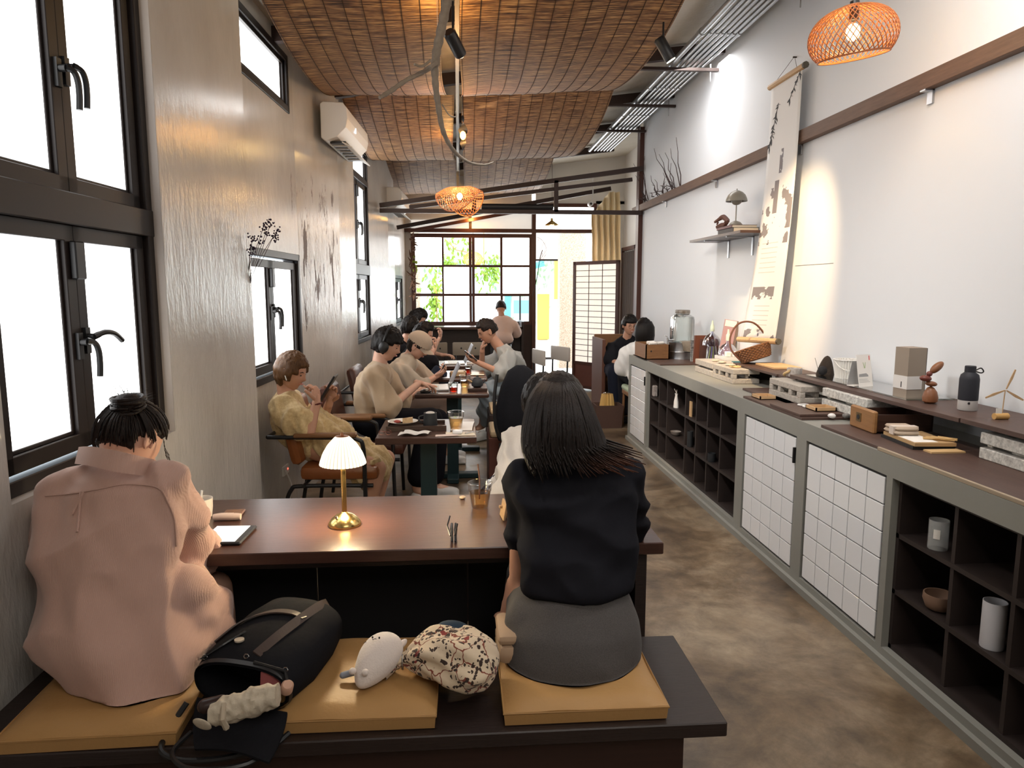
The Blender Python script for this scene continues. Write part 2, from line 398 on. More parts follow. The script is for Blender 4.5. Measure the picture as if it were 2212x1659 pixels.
cement = mat('green_grey_cement', (.25, .248, .225), .5, var=(2.4, .5, (.20, .198, .178)), bump=(10, .12, .006))
def blind_mat():
    """woven reed: thin straw-coloured and brown reeds side by side"""
    m = mat('woven_reed', (.30, .16, .07), .55, spec=.35); n, l, b = nodes(m)
    tc = n.new('ShaderNodeTexCoord'); mp = n.new('ShaderNodeMapping'); mp.inputs['Scale'].default_value = (5.0, 105, 4); l.new(tc.outputs['UV'], mp.inputs['Vector'])
    t = n.new('ShaderNodeTexNoise'); t.inputs['Scale'].default_value = 1.; t.inputs['Detail'].default_value = 3; t.inputs['Roughness'].default_value = .75; l.new(mp.outputs[0], t.inputs['Vector'])
    r = n.new('ShaderNodeValToRGB'); e = r.color_ramp.elements; e[0].position = .38; e[0].color = (.032, .013, .006, 1); e[1].position = .64; e[1].color = (.56, .33, .14, 1)
    x = e.new(.5); x.color = (.20, .092, .038, 1)
    l.new(t.outputs['Fac'], r.inputs['Fac']); l.new(r.outputs[0], b.inputs['Base Color'])
    bp = n.new('ShaderNodeBump'); bp.inputs['Strength'].default_value = .8; bp.inputs['Distance'].default_value = .004; l.new(t.outputs['Fac'], bp.inputs['Height']); l.new(bp.outputs['Normal'], b.inputs['Normal'])
    return m
reed = blind_mat()
cord = mat('dark_twine', (.03, .014, .008), .8)
foam = mat('foam_roof', (.62, .58, .50), .45, var=(6, .5, (.5, .46, .38)), bump=(30, .35, .01))
cmu = mat('concrete_block', (.46, .42, .37), .9, var=(60, .7, (.28, .25, .22)), bump=(90, .8, .004))
cmu_pale = mat('pale_speckled_block', (.66, .65, .61), .9, var=(55, .9, (.25, .24, .23)), bump=(90, .8, .004))
# ================================================================ ROOM SHELL
LO = V((-1.27, 0, 0)); LA = math.atan(.042); LM = Matrix.Translation(LO) @ Matrix.Rotation(-LA, 4, 'Z')   # left wall frame: x into the room, y along the wall
def on_left(px, py, d=0.):
    n = LM.to_3x3() @ V((1, 0, 0)); r = ray(px, py); t = (d + n.dot(LO)) / n.dot(r) if abs(n.dot(r)) > 1e-9 else 0
    return LM.inverted() @ (r * t + V((0, 0, H)))
def roof_z(x): return 3.16 + .13 * (x + 1.2)

MB().bx(-1.8, -3, -.08, 3.2, 12.25, 0).build('floor', floor_m, kind='structure')
def patch_wall(mb, surf, ss, zs, holes):
    for i in range(len(ss) - 1):
        for j in range(len(zs) - 1):
            cs, cz = (ss[i] + ss[i+1]) / 2, (zs[j] + zs[j+1]) / 2
            if any(a < cs < b and c < cz < d for a, b, c, d in holes): continue
            a, b = ss[i] + 1e-6, ss[i+1] - 1e-6
            mb.add([(surf(a), ss[i], zs[j]), (surf(b), ss[i+1], zs[j]), (surf(b), ss[i+1], zs[j+1]), (surf(a), ss[i], zs[j+1])], [(0, 1, 2, 3)])
REC = -.10
def lsurf(s):
    if s < 3.955: return 0
    if s < 5.32: return REC
    if s < 6.3: return REC * (1 - (s - 5.32) / .98)
    if s < 7.02: return 0
    if s < 8.45: return REC
    if s < 9.3: return REC * (1 - (s - 8.45) / .85)
    if s < 9.9: return 0
    return REC
LW = [(1.93, 2.93, .93, 2.80), (4.02, 5.27, .93, 1.74), (4.02, 5.20, 2.69, 3.07), (7.10, 8.32, .93, 3.0), (10.3, 11.42, .95, 1.70), (10.3, 11.42, 2.72, 3.04)]
mb = MB(); mb.T = LM
ss = sorted({-3, 3.955, 5.32, 6.3, 7.02, 8.45, 9.3, 9.9, 12.1} | {q[0] for q in LW} | {q[1] for q in LW})
zs = sorted({0, 3.7} | {q[2] for q in LW} | {q[3] for q in LW})
patch_wall(mb, lsurf, ss, zs, LW)
for s in (3.955, 7.02, 9.9): mb.add([(0, s, 0), (REC, s, 0), (REC, s, 3.7), (0, s, 3.7)], [(0, 1, 2, 3)])
wl_ = mb
me = wl_.mesh('wall_left')
# keep the texture frame aligned with the wall
inv = LM.inverted()
for v in me.vertices: v.co = inv @ v.co
bm = bmesh.new(); bm.from_mesh(me); bmesh.ops.remove_doubles(bm, verts=bm.verts, dist=1e-4)
bmesh.ops.recalc_face_normals(bm, faces=bm.faces); bm.to_mesh(me); bm.free()
o = bpy.data.objects.new('wall_left', me); COL.objects.link(o); me.materials.append(left_plaster); o.matrix_world = LM; o['kind'] = 'structure'

# ---- left windows
REVEAL = mat('reveal_plaster', (.45, .40, .36), .6)
def handle_mb(y, z, side, up=-1, x=.0):
    m = MB(); m.bx(x, y - .013, z - .055, x + .012, y + .013, z + .03)
    m.cyl((x + .01, y, z), .011, .022, 12, axis='x')
    if up == -1: pts = [(x+.03, y, z + .004), (x+.042, y + side*.022, z - .004), (x+.046, y + side*.034, z - .03), (x+.046, y + side*.037, z - .07), (x+.044, y + side*.035, z - .115)]
    else: pts = [(x+.03, y, z), (x+.045, y + .04, z + .012), (x+.05, y + .09, z + .004), (x+.048, y + .14, z - .022)]
    m.tube(bez(pts, 5), [.011] * 3 + [.0095] * (len(bez(pts, 5)) - 3), 8); return m
def left_window(idx, s0, s1, z0, z1, rows, d, pane, handles, casing=alu, jamb=.045):
    w_ = thing('window_%d' % idx, None, None, LO, -LA, kind='structure')
    m = MB(); t = jamb; back = d - .10
    m.bx(back, s0, z0, d, s0 + t, z1).bx(back, s1 - t, z0, d, s1, z1)
    m.bx(back, s0, z0, d, s1, z0 + t).bx(back, s0, z1 - t, d, s1, z1)
    m.bx(back, s1 - t - .02, z0, d - .03, s1 - t, z1).bx(back, s0 + t, z0, d - .03, s0 + t + .02, z1)
    for (a, b), (c, e) in zip(rows, rows[1:]): m.bx(back, s0, b, d + .004, s1, c)
    m.build('frame', casing, w_, bevel=.003)
    if idx == 1:
        m = MB(); m.bx(-.16, s0 - .02, z0 - .02, -.001, s1 + .02, z0).bx(-.16, s0 - .02, z1, -.001, s1 + .02, z1 + .02).bx(-.16, s0 - .02, z0, -.001, s0, z1).bx(-.16, s1, z0, -.001, s1 + .02, z1); m.build('reveal', REVEAL, w_)
    else:
        m = MB(); m.bx(back - .02, s0 - .02, z0 - .02, back, s1 + .02, z0 + .01).bx(back - .02, s0 - .02, z1 - .01, back, s1 + .02, z1 + .02).bx(back - .02, s0 - .02, z0, back, s0 + .01, z1).bx(back - .02, s1 - .01, z0, back, s1 + .02, z1); m.build('reveal', REVEAL, w_)
    mid = (s0 + s1) / 2 - .02
    for ri, (a, b) in enumerate(rows):
        two = (b - a) > .45
        cells = [(s0 + t + .01, mid), (mid, s1 - t - .01)] if two else [(s0 + t, s1 - t)]
        for (p, q) in cells:
            m = MB(); k = .050 if two else .03; x0, x1 = d - .055, d - .018
            m.bx(x0, p, a, x1, p + k, b).bx(x0, q - k, a, x1, q, b).bx(x0, p, a, x1, q, a + k).bx(x0, p, b - k, x1, q, b)
            m.bx(x0, p + k, a, x1 - .015, p + k + .012, b).bx(x0, q - k - .012, a, x1 - .015, q - k, b).bx(x0, p + k, a + k, x1 - .015, q - k, a + k + .012)
            sh = m.build('sash', alu, w_, bevel=.002)
            MB().bx(d - .045, p + k, a + k, d - .039, q - k, b - k).build('pane', pane, sh)
        if two and handles[ri]:
            hz, hu = handles[ri]
            handle_mb(mid - .022, hz, 1, -1, d - .018).build('handle', black_metal, w_, smooth=True)
            handle_mb(mid + .022, hz + .015, 1, hu, d - .018).build('handle', black_metal, w_, smooth=True)
            MB().bx(d - .018, mid - .03, b - .17, d + .004, mid + .025, b - .05).build('latch', black_metal, w_, bevel=.004)
    return w_
left_window(1, 1.93, 2.93, .93, 2.80, [(.985, 1.70), (1.80, 2.72)], -.035, pane_near, [(1.33, 1), (2.17, -1)])
left_window(2, 4.02, 5.27, .93, 1.74, [(.985, 1.68)], REC + .02, pane_mid, [(1.36, -1)])
left_window(3, 4.02, 5.20, 2.69, 3.07, [(2.73, 3.03)], REC + .01, pane_mid, [None])
left_window(4, 7.10, 8.32, .93, 3.0, [(.985, 1.65), (1.76, 2.62), (2.68, 2.97)], REC + .02, pane_mid, [(1.36, -1), (2.17, -1), None])
left_window(5, 10.3, 11.42, .95, 1.70, [(1.0, 1.65)], REC + .02, pane_mid, [(1.33, -1)])
left_window(6, 10.3, 11.42, 2.72, 3.04, [(2.75, 3.01)], REC + .01, pane_mid, [None])

# ---- right wall, alcove beyond it, back and rear walls
mb = MB(); mb.bx(2.3, -3, 0, 2.42, 9.0, 3.9); mb.build('wall_right', right_paint, kind='structure')
MB().bx(2.78, 9.0, 0, 2.86, 12.25, 3.9).build('wall_alcove', white_paint, kind='structure')
MB().bx(2.42, 8.92, 0, 2.86, 9.0, 3.9).build('wall_alcove_return', white_paint, kind='structure')
MB().bx(-1.6, -2.6, 0, 2.42, -2.5, 3.9).build('wall_rear', white_paint, kind='structure')
MB().bx(2.245, 8.93, 0, 2.30, 9.06, 3.47).build('trim_1', frame_wood, kind='structure')
MB().bx(2.30, 8.98, 0, 2.34, 9.06, 3.47).build('trim_2', steel_brown, kind='structure')
# alcove door with dark curtain
d_ = thing('door_1', None, None, kind='structure')
MB().bx(2.74, 11.05, 0, 2.79, 11.12, 2.18).bx(2.74, 11.95, 0, 2.79, 12.0, 2.18).bx(2.74, 11.05, 2.12, 2.79, 12.0, 2.18).build('door_frame', frame_wood, d_)
MB().surf(lambda u, v: (2.75 + .015 * math.sin(u * 40), 11.12 + u * .83, .05 + v * 2.05), 60, 2, .004).build('door_curtain', cloth('grey_curtain', (.10, .085, .08)), d_, smooth=True)

# ---- window wall at the far end (Y = 12)
fw = thing('window_7', None, None, (0, 12.0, 0), kind='structure')
cx = [(-.70, -.265), (-.235, .18), (.275, .70), (.74, 1.18)]; rz_ = [(1.894, 2.336), (1.424, 1.856), (.957, 1.378)]
m = MB()
for a, b in ((-.77, -.70), (-.265, -.235), (.18, .225), (.23, .275), (.70, .74), (1.18, 1.23)): m.bx(a, -.03, .90, b, .03, 2.40)
for a, b in ((.90, .957), (1.378, 1.424), (1.856, 1.894), (2.336, 2.40)): m.bx(-.77, -.028, a, 1.23, .028, b)
m.build('window_frame', frame_wood, fw)
kinds = ['FCCF', 'CFCF', 'CFFC']
for r, (z0, z1) in enumerate(rz_):
    for c, (x0, x1) in enumerate(cx):
        MB().bx(x0, -.004, z0, x1, .004, z1).build('pane', pane_back if kinds[r][c] == 'F' else window_glass, fw)
MB().bx(-.9, 11.94, 2.42, 2.32, 12.04, 2.48).build('trim_3', frame_wood, kind='structure')
MB().bx(1.225, 11.93, 0, 1.29, 12.04, 2.90).build('trim_4', frame_wood, kind='structure')
MB().bx(2.25, 11.93, 0, 2.30, 12.04, 2.9).build('trim_5', frame_wood, kind='structure')
fr = thing('window_8', None, None, (0, 12.0, 0), kind='structure')
MB().bx(1.29, -.004, 2.48, 2.25, .004, 2.84).build('pane', pane_back, fr)
MB().bx(1.29, -.02, 2.84, 2.25, .02, 2.90).build('window_frame', frame_wood, fr)
# low wall and gable board of the far end
mb = MB(); mb.bx(-.95, 11.98, 0, 1.25, 12.10, .90); mb.build('wall_far', apron_wood, kind='structure')
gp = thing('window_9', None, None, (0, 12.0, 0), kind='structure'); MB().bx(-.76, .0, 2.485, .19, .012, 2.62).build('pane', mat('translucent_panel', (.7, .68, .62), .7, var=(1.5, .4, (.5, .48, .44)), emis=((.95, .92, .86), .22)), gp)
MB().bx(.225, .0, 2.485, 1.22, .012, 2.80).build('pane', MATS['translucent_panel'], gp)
MB().bx(.185, -.02, 2.48, .23, .02, 2.72).build('window_frame', frame_wood, gp)
light('warm_lintel_lamp', 'POINT', (.22, 11.8, 2.62), 3.0, (1, .5, .12), .04)
mb = MB(); mb.add([(-.95, 12.03, 2.48), (1.225, 12.03, 2.48), (1.225, 12.03, 3.5), (-.95, 12.03, 3.2)], [(0, 1, 2, 3)])
mb.add([(1.29, 12.02, 2.90), (2.86, 12.02, 2.90), (2.86, 12.02, 3.8), (1.29, 12.02, 3.6)], [(0, 1, 2, 3)])
mb.add([(2.30, 12.02, 0), (2.86, 12.02, 0), (2.86, 12.02, 2.95), (2.30, 12.02, 2.95)], [(0, 1, 2, 3)])
mb.add([(-1.6, 12.02, 0), (-.77, 12.02, 0), (-.77, 12.02, 3.3), (-1.6, 12.02, 3.3)], [(0, 1, 2, 3)])
mb.build('wall_far_upper', white_paint, kind='structure')

# ---- roof: foam-lined corrugated sheet on steel purlins
def roof(u, v):
    y = -3 + v * 15.3; x = -1.6 + u * 4.6
    return (x, y, roof_z(x) + .006 * abs(math.sin(y * PI / .38)) ** .4)
MB().surf(roof, 2, 760).build('ceiling', foam, kind='structure', smooth=True)
MB().add([(-2, -3.1, 3.72), (3.3, -3.1, 4.4), (3.3, 12.5, 4.4), (-2, 12.5, 3.72)], [(0, 1, 2, 3)]).build('ceiling_outer_skin', black_void, kind='structure')
for i, y in enumerate((.5, 2.0, 3.42, 4.9, 6.3, 7.75, 9.2, 10.7)):
    m = MB()
    for x0, x1 in ((-1.25, 2.3),):
        m.add([(x0, y - .03, roof_z(x0) - .11), (x1, y - .03, roof_z(x1) - .11), (x1, y + .03, roof_z(x1) - .11), (x0, y + .03, roof_z(x0) - .11),
               (x0, y - .03, roof_z(x0) - .015), (x1, y - .03, roof_z(x1) - .015), (x1, y + .03, roof_z(x1) - .015), (x0, y + .03, roof_z(x0) - .015)],
              [(0,3,2,1),(4,5,6,7),(0,1,5,4),(1,2,6,5),(2,3,7,6),(3,0,4,7)])
    m.build('roof_purlin' if i == 0 else 'roof_purlin', steel_brown, None, label='dark steel roof purlin, number %s from the front, hidden partly by the reed blinds' % ['one','two','three','four','five','six','seven','eight'][i], cat='beam', group='purlins under the roof')

# ---- steel trusses across the room
def beam(m, a, b, w=.04, h=.06):
    a, b = V(a), V(b); t = (b - a).normalized(); s = t.cross(V((0, 1, 0))).normalized() if abs(t.y) < .9 else V((1, 0, 0)); q = V((0, 1, 0)) if abs(t.y) < .9 else V((0, 0, 1))
    vs = []
    for p in (a, b):
        for i, j in ((-1, -1), (1, -1), (1, 1), (-1, 1)): vs.append(p + s * h / 2 * i + q * w / 2 * j)
    return m.add(vs, [(0, 3, 2, 1), (4, 5, 6, 7), (0, 1, 5, 4), (1, 2, 6, 5), (2, 3, 7, 6), (3, 0, 4, 7)])
def truss(y, x0, x1, zb, zt0, zt1, posts, label, low=True, mid=True):
    t = thing('roof_truss', label, 'truss', (x0, y, zb), 0, 'steel trusses across the room')
    m = MB(); beam(m, (x0, y, zb), (x1, y, zb), .05, .05) if low else None
    if low: m.build('bottom_chord', steel_brown, t, W=True)
    m = MB(); beam(m, (x0, y, zt0), (x1, y, zt1), .05, .055); m.build('top_chord', steel_brown, t, W=True)
    if mid:
        m = MB(); beam(m, (x0 + .35, y + .02, lerp(zb, zt0, .4) + .02), (x1 - .12, y + .02, zt1 - .13), .04, .045); m.build('middle_chord', steel_brown, t, W=True)
    for x in posts:
        m = MB(); beam(m, (x, y, zb), (x, y, lerp(zt0, zt1, (x - x0) / (x1 - x0))), .05, .05); m.build('post', steel_brown, t, W=True)
    return t
truss(8.85, -.93, 2.26, 2.43, 2.49, 2.96, [.2, 1.2], 'nearest dark steel truss with a black roll resting on its lower beam')
truss(10.4, -.86, 2.2, 2.50, 2.36, 2.93, [], 'second bare steel truss rail above the far tables', low=False, mid=False)
m = MB(); beam(m, (-.80, 11.9, 2.43), (1.23, 11.9, 2.80), .05, .05)
m.build('roof_truss', frame_wood, None, label='slim sloping rafter above the far window frame', cat='truss', group='steel trusses across the room')
m = MB(); m.tube([(.29, 8.82, 2.487), (1.16, 8.82, 2.487)], .034, 16)
m.build('rolled_blind', black_plastic, None, smooth=True, label='black rolled screen lying along the lower beam of the nearest truss', cat='blind')
m = MB(); beam(m, (-.77, 8.9, 2.30), (-.10, 11.3, 2.40)) if 0 else None

# ---- reed blinds draped between the purlins
LIPS = [2.05, 4.87, 7.70, 10.6]
def blind_strip(xa, xb, name, label, i, slope, lipz, y0, y1, hi):
    root = thing(name, label, 'blind', ((xa + xb) / 2, (y0 + y1) / 2, lipz), 0, 'reed blinds draped under the roof')
    NU, NV = 14, 44
    def fn(u, v):
        x = lerp(xa, xb, u); y = lerp(y0, y1, v)
        z = lipz + (hi - lipz) * (2 * v - 1) ** 2 + slope * (x - xa)
        z += .010 * math.sin(x * 9 + i * 2) * (1 - abs(2 * v - 1)); x += .02 * math.sin(v * 7 + i) * (u - .5)
        return (x, y, z)
    m = MB().surf(fn, NU, NV); inv = MW[root.name].inverted(); m.v = [inv @ p for p in m.v]
    me = m.mesh('reed_mat'); uv = me.uv_layers.new(name='UVMap'); L_ = [0]
    for k in range(1, NV + 1): L_.append(L_[-1] + (V(fn(0, k / NV)) - V(fn(0, (k - 1) / NV))).length)
    for p in me.polygons:
        for li in p.loop_indices:
            vi = me.loops[li].vertex_index; a, b = divmod(vi, NV + 1); uv.data[li].uv = (a / NU * (xb - xa) + i * 3.7, L_[b] + i * 1.3)
    me.polygons.foreach_set('use_smooth', [True] * len(me.polygons))
    o = bpy.data.objects.new('reed_mat', me); COL.objects.link(o); me.materials.append(reed); o.parent = root
    m = MB(); n = int((xb - xa) / .098)
    for k in range(n + 1):
        u = .01 + .98 * k / n
        m.tube([V(fn(u, j / 22)) - V((0, 0, .003)) for j in range(23)], .0021, 4)
    m.build('binding_twine', cord, root, W=True, kind='stuff')
    return root
names_ = ['overhead behind the pendant side', 'nearest the photographer', 'second from the photographer', 'third from the photographer, over the woven wave pendant', 'farthest, before the window wall']
for i in range(4):
    lip = LIPS[i]; y0, y1 = lip - 1.405, lip + 1.405
    blind_strip(-1.02 + .035 * i, (-.085, -.085, -.03, .0)[i], 'reed_blind', 'left reed blind hanging in a sag, %s' % names_[i + 1], i, .02, 2.88, y0, y1, 3.10)
    blind_strip((.03, .03, .055, .09)[i], 1.22 + (.12 if i == 2 else 0), 'reed_blind', 'right reed blind hanging in a sag, %s' % names_[i + 1], i + 5, .06, 2.875, y0, y1, 3.12)

# ---- conduits along the right side of the roof
ct = thing('conduit_rack', 'seven silver conduits running along the ceiling beside the white wall', 'pipes', (1.9, 5, 3.42))
for k in range(7):
    x = (1.87 if k == 0 else 1.895 + k * .045); r = .026 if k == 0 else .0145
    m = MB(); m.tube([(x, 1.5, 3.44 + .0 * k), (x, 10.3, 3.44)], r, 10)
    for y in (5.6, 7.1, 8.2): m.cyl((x, y, 3.44), r + .005, .05, 10, axis='y')
    m.build('conduit', zinc_pipe, ct, smooth=True, W=True)
for y in (3.2, 4.73, 6.4, 7.65, 8.85):
    MB().bx(1.45, y - .02, 3.385, 2.29, y + .02, 3.41).build('bracket_rail', steel_brown, ct, W=True)
    MB().cyl((2.22, y, 3.30), .005, .2, 8).build('hanger_rod', chrome, ct, W=True)
MB().rbox((2.235, 4.45, 3.34), (.12, .16, .05), .006).build('junction_box', white_plastic, None, label='small white junction box mounted beside the ceiling conduits', cat='electrical box')
m = MB(); m.tube([(1.25, 4.2, 3.36), (1.18, 11.2, 3.36)], .012, 8); m.tube([(1.33, 4.4, 3.36), (1.27, 11.2, 3.36)], .009, 8)
m.build('conduit_pair', black_metal, None, smooth=True, label='pair of thin dark conduits between the blinds and the silver conduits', cat='pipes')

# ---- wooden rail along the right wall
rl = thing('wall_rail', 'long weathered wooden rail on steel brackets along the white wall', 'rail', (2.28, 5, 2.46))
MB().bx(2.25, 1.0, 2.455, 2.299, 4.93, 2.535).build('rail_board', mat('rail_wood', (.15, .085, .055), .6, var=(9, .6, (.08, .045, .03)), stretch=(8, .7, 8)), rl, W=True, bevel=.002)
MB().bx(2.25, 5.0, 2.455, 2.299, 9.3, 2.535).build('rail_board', MATS['rail_wood'], rl, W=True, bevel=.002)
for y in (2.2, 3.45, 4.78, 6.35, 7.9):
    MB().bx(2.288, y - .02, 2.39, 2.299, y + .02, 2.455).bx(2.25, y - .02, 2.448, 2.299, y + .02, 2.455).build('bracket', galv, rl, W=True)

# ================================================================ CEMENT COUNTER with doors and pigeonholes
CX = 1.69
ctr = thing('counter', 'long grey cement counter with white tiled doors and dark pigeonholes', 'counter', (2.0, 4, 0))
openings = [(6.90, 6.33), (6.27, 4.17), (4.06, 3.40), (3.30, 2.64), (2.60, .9)]
m = MB(); ys = [6.97] + [v for a, b in openings for v in (a, b)] + [.8]
for a, b in zip(ys[0::2], ys[1::2]): m.bx(CX, b, .065, CX + .12, a, .765)
m.bx(CX, .8, 0, CX + .12, 6.97, .065); m.bx(CX, .8, .765, CX + .12, 6.97, .85); m.bx(CX + .12, .8, .80, 2.3, 6.97, .85)
m.bx(CX + .1, 6.93, 0, 2.3, 6.97, .85); m.bx(CX - .022, .8, 0, CX + .01, 6.97, .035)
m.build('cement_body', cement, ctr, W=True)
def tiled_door(ya, yb, z0, z1, handle=True, cols=5, rows=6):
    d = MB(); d.bx(CX + .012, yb + .008, z0 + .006, CX + .03, ya - .008, z1 - .006)
    d = d.build('door', black_metal, ctr, W=True)
    w_ = (ya - yb - .03) / cols; h_ = (z1 - z0 - .022) / rows; me0 = None
    for i in range(cols):
        for j in range(rows):
            y = yb + .015 + (i + .5) * w_; z = z0 + .011 + (j + .5) * h_
            if me0 is None:
                mm = MB(); mm.rbox((0, 0, 0), (.008, w_ - .005, h_ - .005), .0015); me0 = mm.mesh('tile'); me0.materials.append(tile_white)
            t = bpy.data.objects.new('tile', me0); COL.objects.link(t); t.parent = d; t.location = V((CX + .008, y, z)) - V((2.0, 4, 0)) + V((0, 0, 0)); MW[t.name] = MW[ctr.name]
    if handle: MB().bx(CX - .008, yb + .012, z1 - .14, CX + .012, yb + .022, z1 - .06).build('handle', black_metal, d, W=True)
tiled_door(6.90, 6.33, .065, .765, cols=3, rows=7)
tiled_door(4.06, 3.40, .065, .765)
tiled_door(3.30, 2.64, .065, .765, handle=False)
def pigeonholes(ya, yb, divs, shelves):
    u = MB(); x0, x1 = CX + .03, 2.10; t = .009
    u.bx(x1, yb, .065, x1 + .01, ya, .765).bx(x0, yb, .065, x1, ya, .065 + 2*t).bx(x0, yb, .765 - 2*t, x1, ya, .765).bx(x0, ya - 2*t, .065, x1, ya, .765).bx(x0, yb, .065, x1, yb + 2*t, .765)
    u = u.build('shelf_unit', cubby_wood, ctr, W=True)
    for z in shelves: MB().bx(x0, yb, z - t, x1, ya, z + t).build('shelf', cubby_wood, u, W=True)
    for y in divs: MB().bx(x0 + .004, y - t, .08, x1, y + t, .75).build('divider', cubby_wood, u, W=True)
pigeonholes(6.27, 4.17, [5.99, 5.75, 5.27, 5.02, 4.78, 4.53], [.30, .535])
pigeonholes(2.60, .9, [2.28, 2.00, 1.72, 1.44, 1.16], [.305, .535])

# ================================================================ AIR CONDITIONER and PENDANTS
ac = thing('air_conditioner', 'white wall air conditioner above the peeling wall, its louvre open', 'air conditioner', LO, -LA)
sec = [(0, .02), (.03, 0), (.12, .03), (.19, .10), (.205, .16), (.20, .24), (.17, .28), (.02, .285), (0, .27)]
sec = [(a, b + 2.62) for a, b in sec]
vs = [(a, 5.72, b) for a, b in sec] + [(a, 6.66, b) for a, b in sec]; n = len(sec)
m = MB().add(vs, [tuple(range(n)), tuple(range(n, 2*n))[::-1]] + [(i, (i+1) % n, n + (i+1) % n, n + i) for i in range(n)])
m.build('body', white_plastic, ac, bevel=.004)
m = MB().bx(.05, 5.80, 2.612, .17, 6.58, 2.632); m.build('air_outlet', black_plastic, ac)
for k in range(6): MB().bx(.06, 5.86 + k * .12, 2.604, .16, 5.866 + k * .12, 2.622).build('vane', white_plastic, ac)
m = MB(); m.rbox((.185, 6.19, 2.60), (.09, .84, .008), .003, Euler((0, .5, 0)).to_matrix()); m.build('louvre', white_plastic, ac)
MB().bx(.202, 6.05, 2.74, .207, 6.058, 2.78).build('indicator_light', mat('ac_led', (.8, .85, 1), emis=((.8, .85, 1), 2.)), ac)
ac2 = dup(ac, LO, -LA, 'second white air conditioner farther along the wall, beyond the truss')
ac2.location = LM @ V((-.02, 3.55, -.14))

wicker = mat('orange_bamboo_weave', (.44, .15, .045), .5, var=(20, .6, (.28, .085, .025)))
def weave(mb, fn, nt, r, turns=.30, seg=5, ns=22):
    """criss-cross strips over the surface fn(u around, v top to rim)"""
    for s in (1, -1):
        for k in range(nt):
            mb.tube([fn((k + .5 * (s > 0)) / nt + s * turns * j / ns, j / ns) for j in range(ns + 1)], r, seg)
def warm_bulb(root, p, e, r=.03, col=(1, .62, .25)):
    MB().ell(p, (r, r, r * 1.25)).build('bulb', mat('warm_bulb', (1, .8, .5), emis=((1., .66, .28), 8)), root, smooth=True, W=True)
    l = light('pendant_bulb_light', 'POINT', p, e, col, .04); l.parent = root; l.matrix_parent_inverse = MW[root.name].inverted(); return l
# round pendant over the counter
pc = V(at(1842, 80, Y=3.25)); R0 = .187
pd = thing('pendant_lamp', 'round woven bamboo pendant lamp, glowing orange, over the counter', 'lamp', pc)
tilt = Matrix.Rotation(math.radians(-9), 3, 'Y') @ Matrix.Rotation(math.radians(6), 3, 'X')
def dome(u, v):
    a = 2 * PI * u; ph = math.radians(8 + 122 * v)
    r = R0 * math.sin(ph) ** .85; z = .128 * math.cos(ph) + .0
    return pc + tilt @ V((r * math.cos(a), r * math.sin(a), z * 1.0))
m = MB(); weave(m, dome, 46, .0023, .16); m.build('woven_shade', wicker, pd, smooth=True, W=True, kind=None)
m = MB(); m.tube([dome(k / 40, 1.) for k in range(40)], .005, 6, closed=True); m.build('rim', wicker, pd, smooth=True, W=True); MB().tube([dome(k / 20, .0) for k in range(20)], .006, 6, closed=True).build('top_ring', wicker, pd, smooth=True, W=True)
MB().tube([pc + V((0, 0, .12)), pc + V((0, 0, .9))], .003, 6).cyl(pc + V((0, 0, .07)), .02, .08, 14).build('cable', black_plastic, pd, W=True)
warm_bulb(pd, pc + V((0, 0, .02)), 7)
# wave-shaped pendant
wc = V(at(993, 425, Y=6.6))
wd = thing('pendant_lamp', 'wave-shaped woven bamboo pendant lamp glowing in front of the truss', 'lamp', wc)
def wave(u, v):
    a = 2 * PI * u; r = .03 + .185 * v
    z = .085 - .19 * v ** 1.7 * (.45 + .55 * abs(math.sin(a * 1.0 + .5)) ** 1.3) + .05 * v * math.cos(2 * a + .4)
    return wc + V((r * math.cos(a), r * math.sin(a), z))
m = MB(); weave(m, wave, 40, .0023, .22); m.build('woven_shade', wicker, wd, smooth=True, W=True)
m = MB(); m.tube([wave(k / 48, 1.) for k in range(48)], .005, 6, closed=True); m.build('rim', wicker, wd, smooth=True, W=True)
MB().tube([wc + V((0, 0, .08)), wc + V((0, 0, .95))], .003, 6).build('cable', black_plastic, wd, W=True)
warm_bulb(wd, wc + V((0, -.02, .0)), 9, .026)
# brass cone pendant at the far door
bc = V(at(1192, 482, Y=10.3))
bd = thing('pendant_lamp', 'small brass cone pendant lamp hanging near the doorway', 'lamp', bc)
MB().shell([(.10, -.03), (.095, -.02), (.04, .02), (.018, .035), (.016, .07)], bc, .003).build('shade', brass, bd, smooth=True, W=True)
MB().tube([bc + V((0, 0, .06)), bc + V((0, 0, .95))], .0025, 6).build('cable', black_plastic, bd, W=True)
warm_bulb(bd, bc + V((0, 0, -.03)), 9, .025)
# track spots
def spot_lamp(p, tgt, label, watts, ang=50, col=(1, .93, .82), stem=.18):
    p = V(p); root = thing('track_spotlight', label, 'spotlight', p, 0, 'black track spotlights')
    d = (V(tgt) - p).normalized(); R = aim(-d)
    MB().lathe([(.03, -.0), (.032, .01), (.032, .13), (.025, .14)], p, 20, rot=R).build('lamp_body', black_metal, root, smooth=True, W=True)
    MB().lathe([(.026, -.003), (.026, .002)], p, 18, rot=R).build('lens', mat('spot_lens', (1, .9, .7), emis=((1, .85, .6), 10)), root, W=True)
    MB().tube([p - d * .09, p - d * .09 + V((0, 0, .06)), p - d * .09 + V((0, 0, stem))], .006, 8).build('bracket', black_metal, root, W=True)
    if watts:
        l = light('spot_beam', 'SPOT', p + d * .02, watts, col, .02, tgt, math.radians(ang), .6); l.parent = root; l.matrix_parent_inverse = MW[root.name].inverted()
    return root
spot_lamp(at(995, 118, Y=3.8), (1.5, 6.5, .8), 'black spotlight in the gap between the blinds, beside the branch', 60, 60)
spot_lamp(at(1438, 130, Y=4.2) + V((.03, 0, 0)), (2.25, 4.25, 1.2), 'black spotlight under the purlin at the right blind edge', 0)
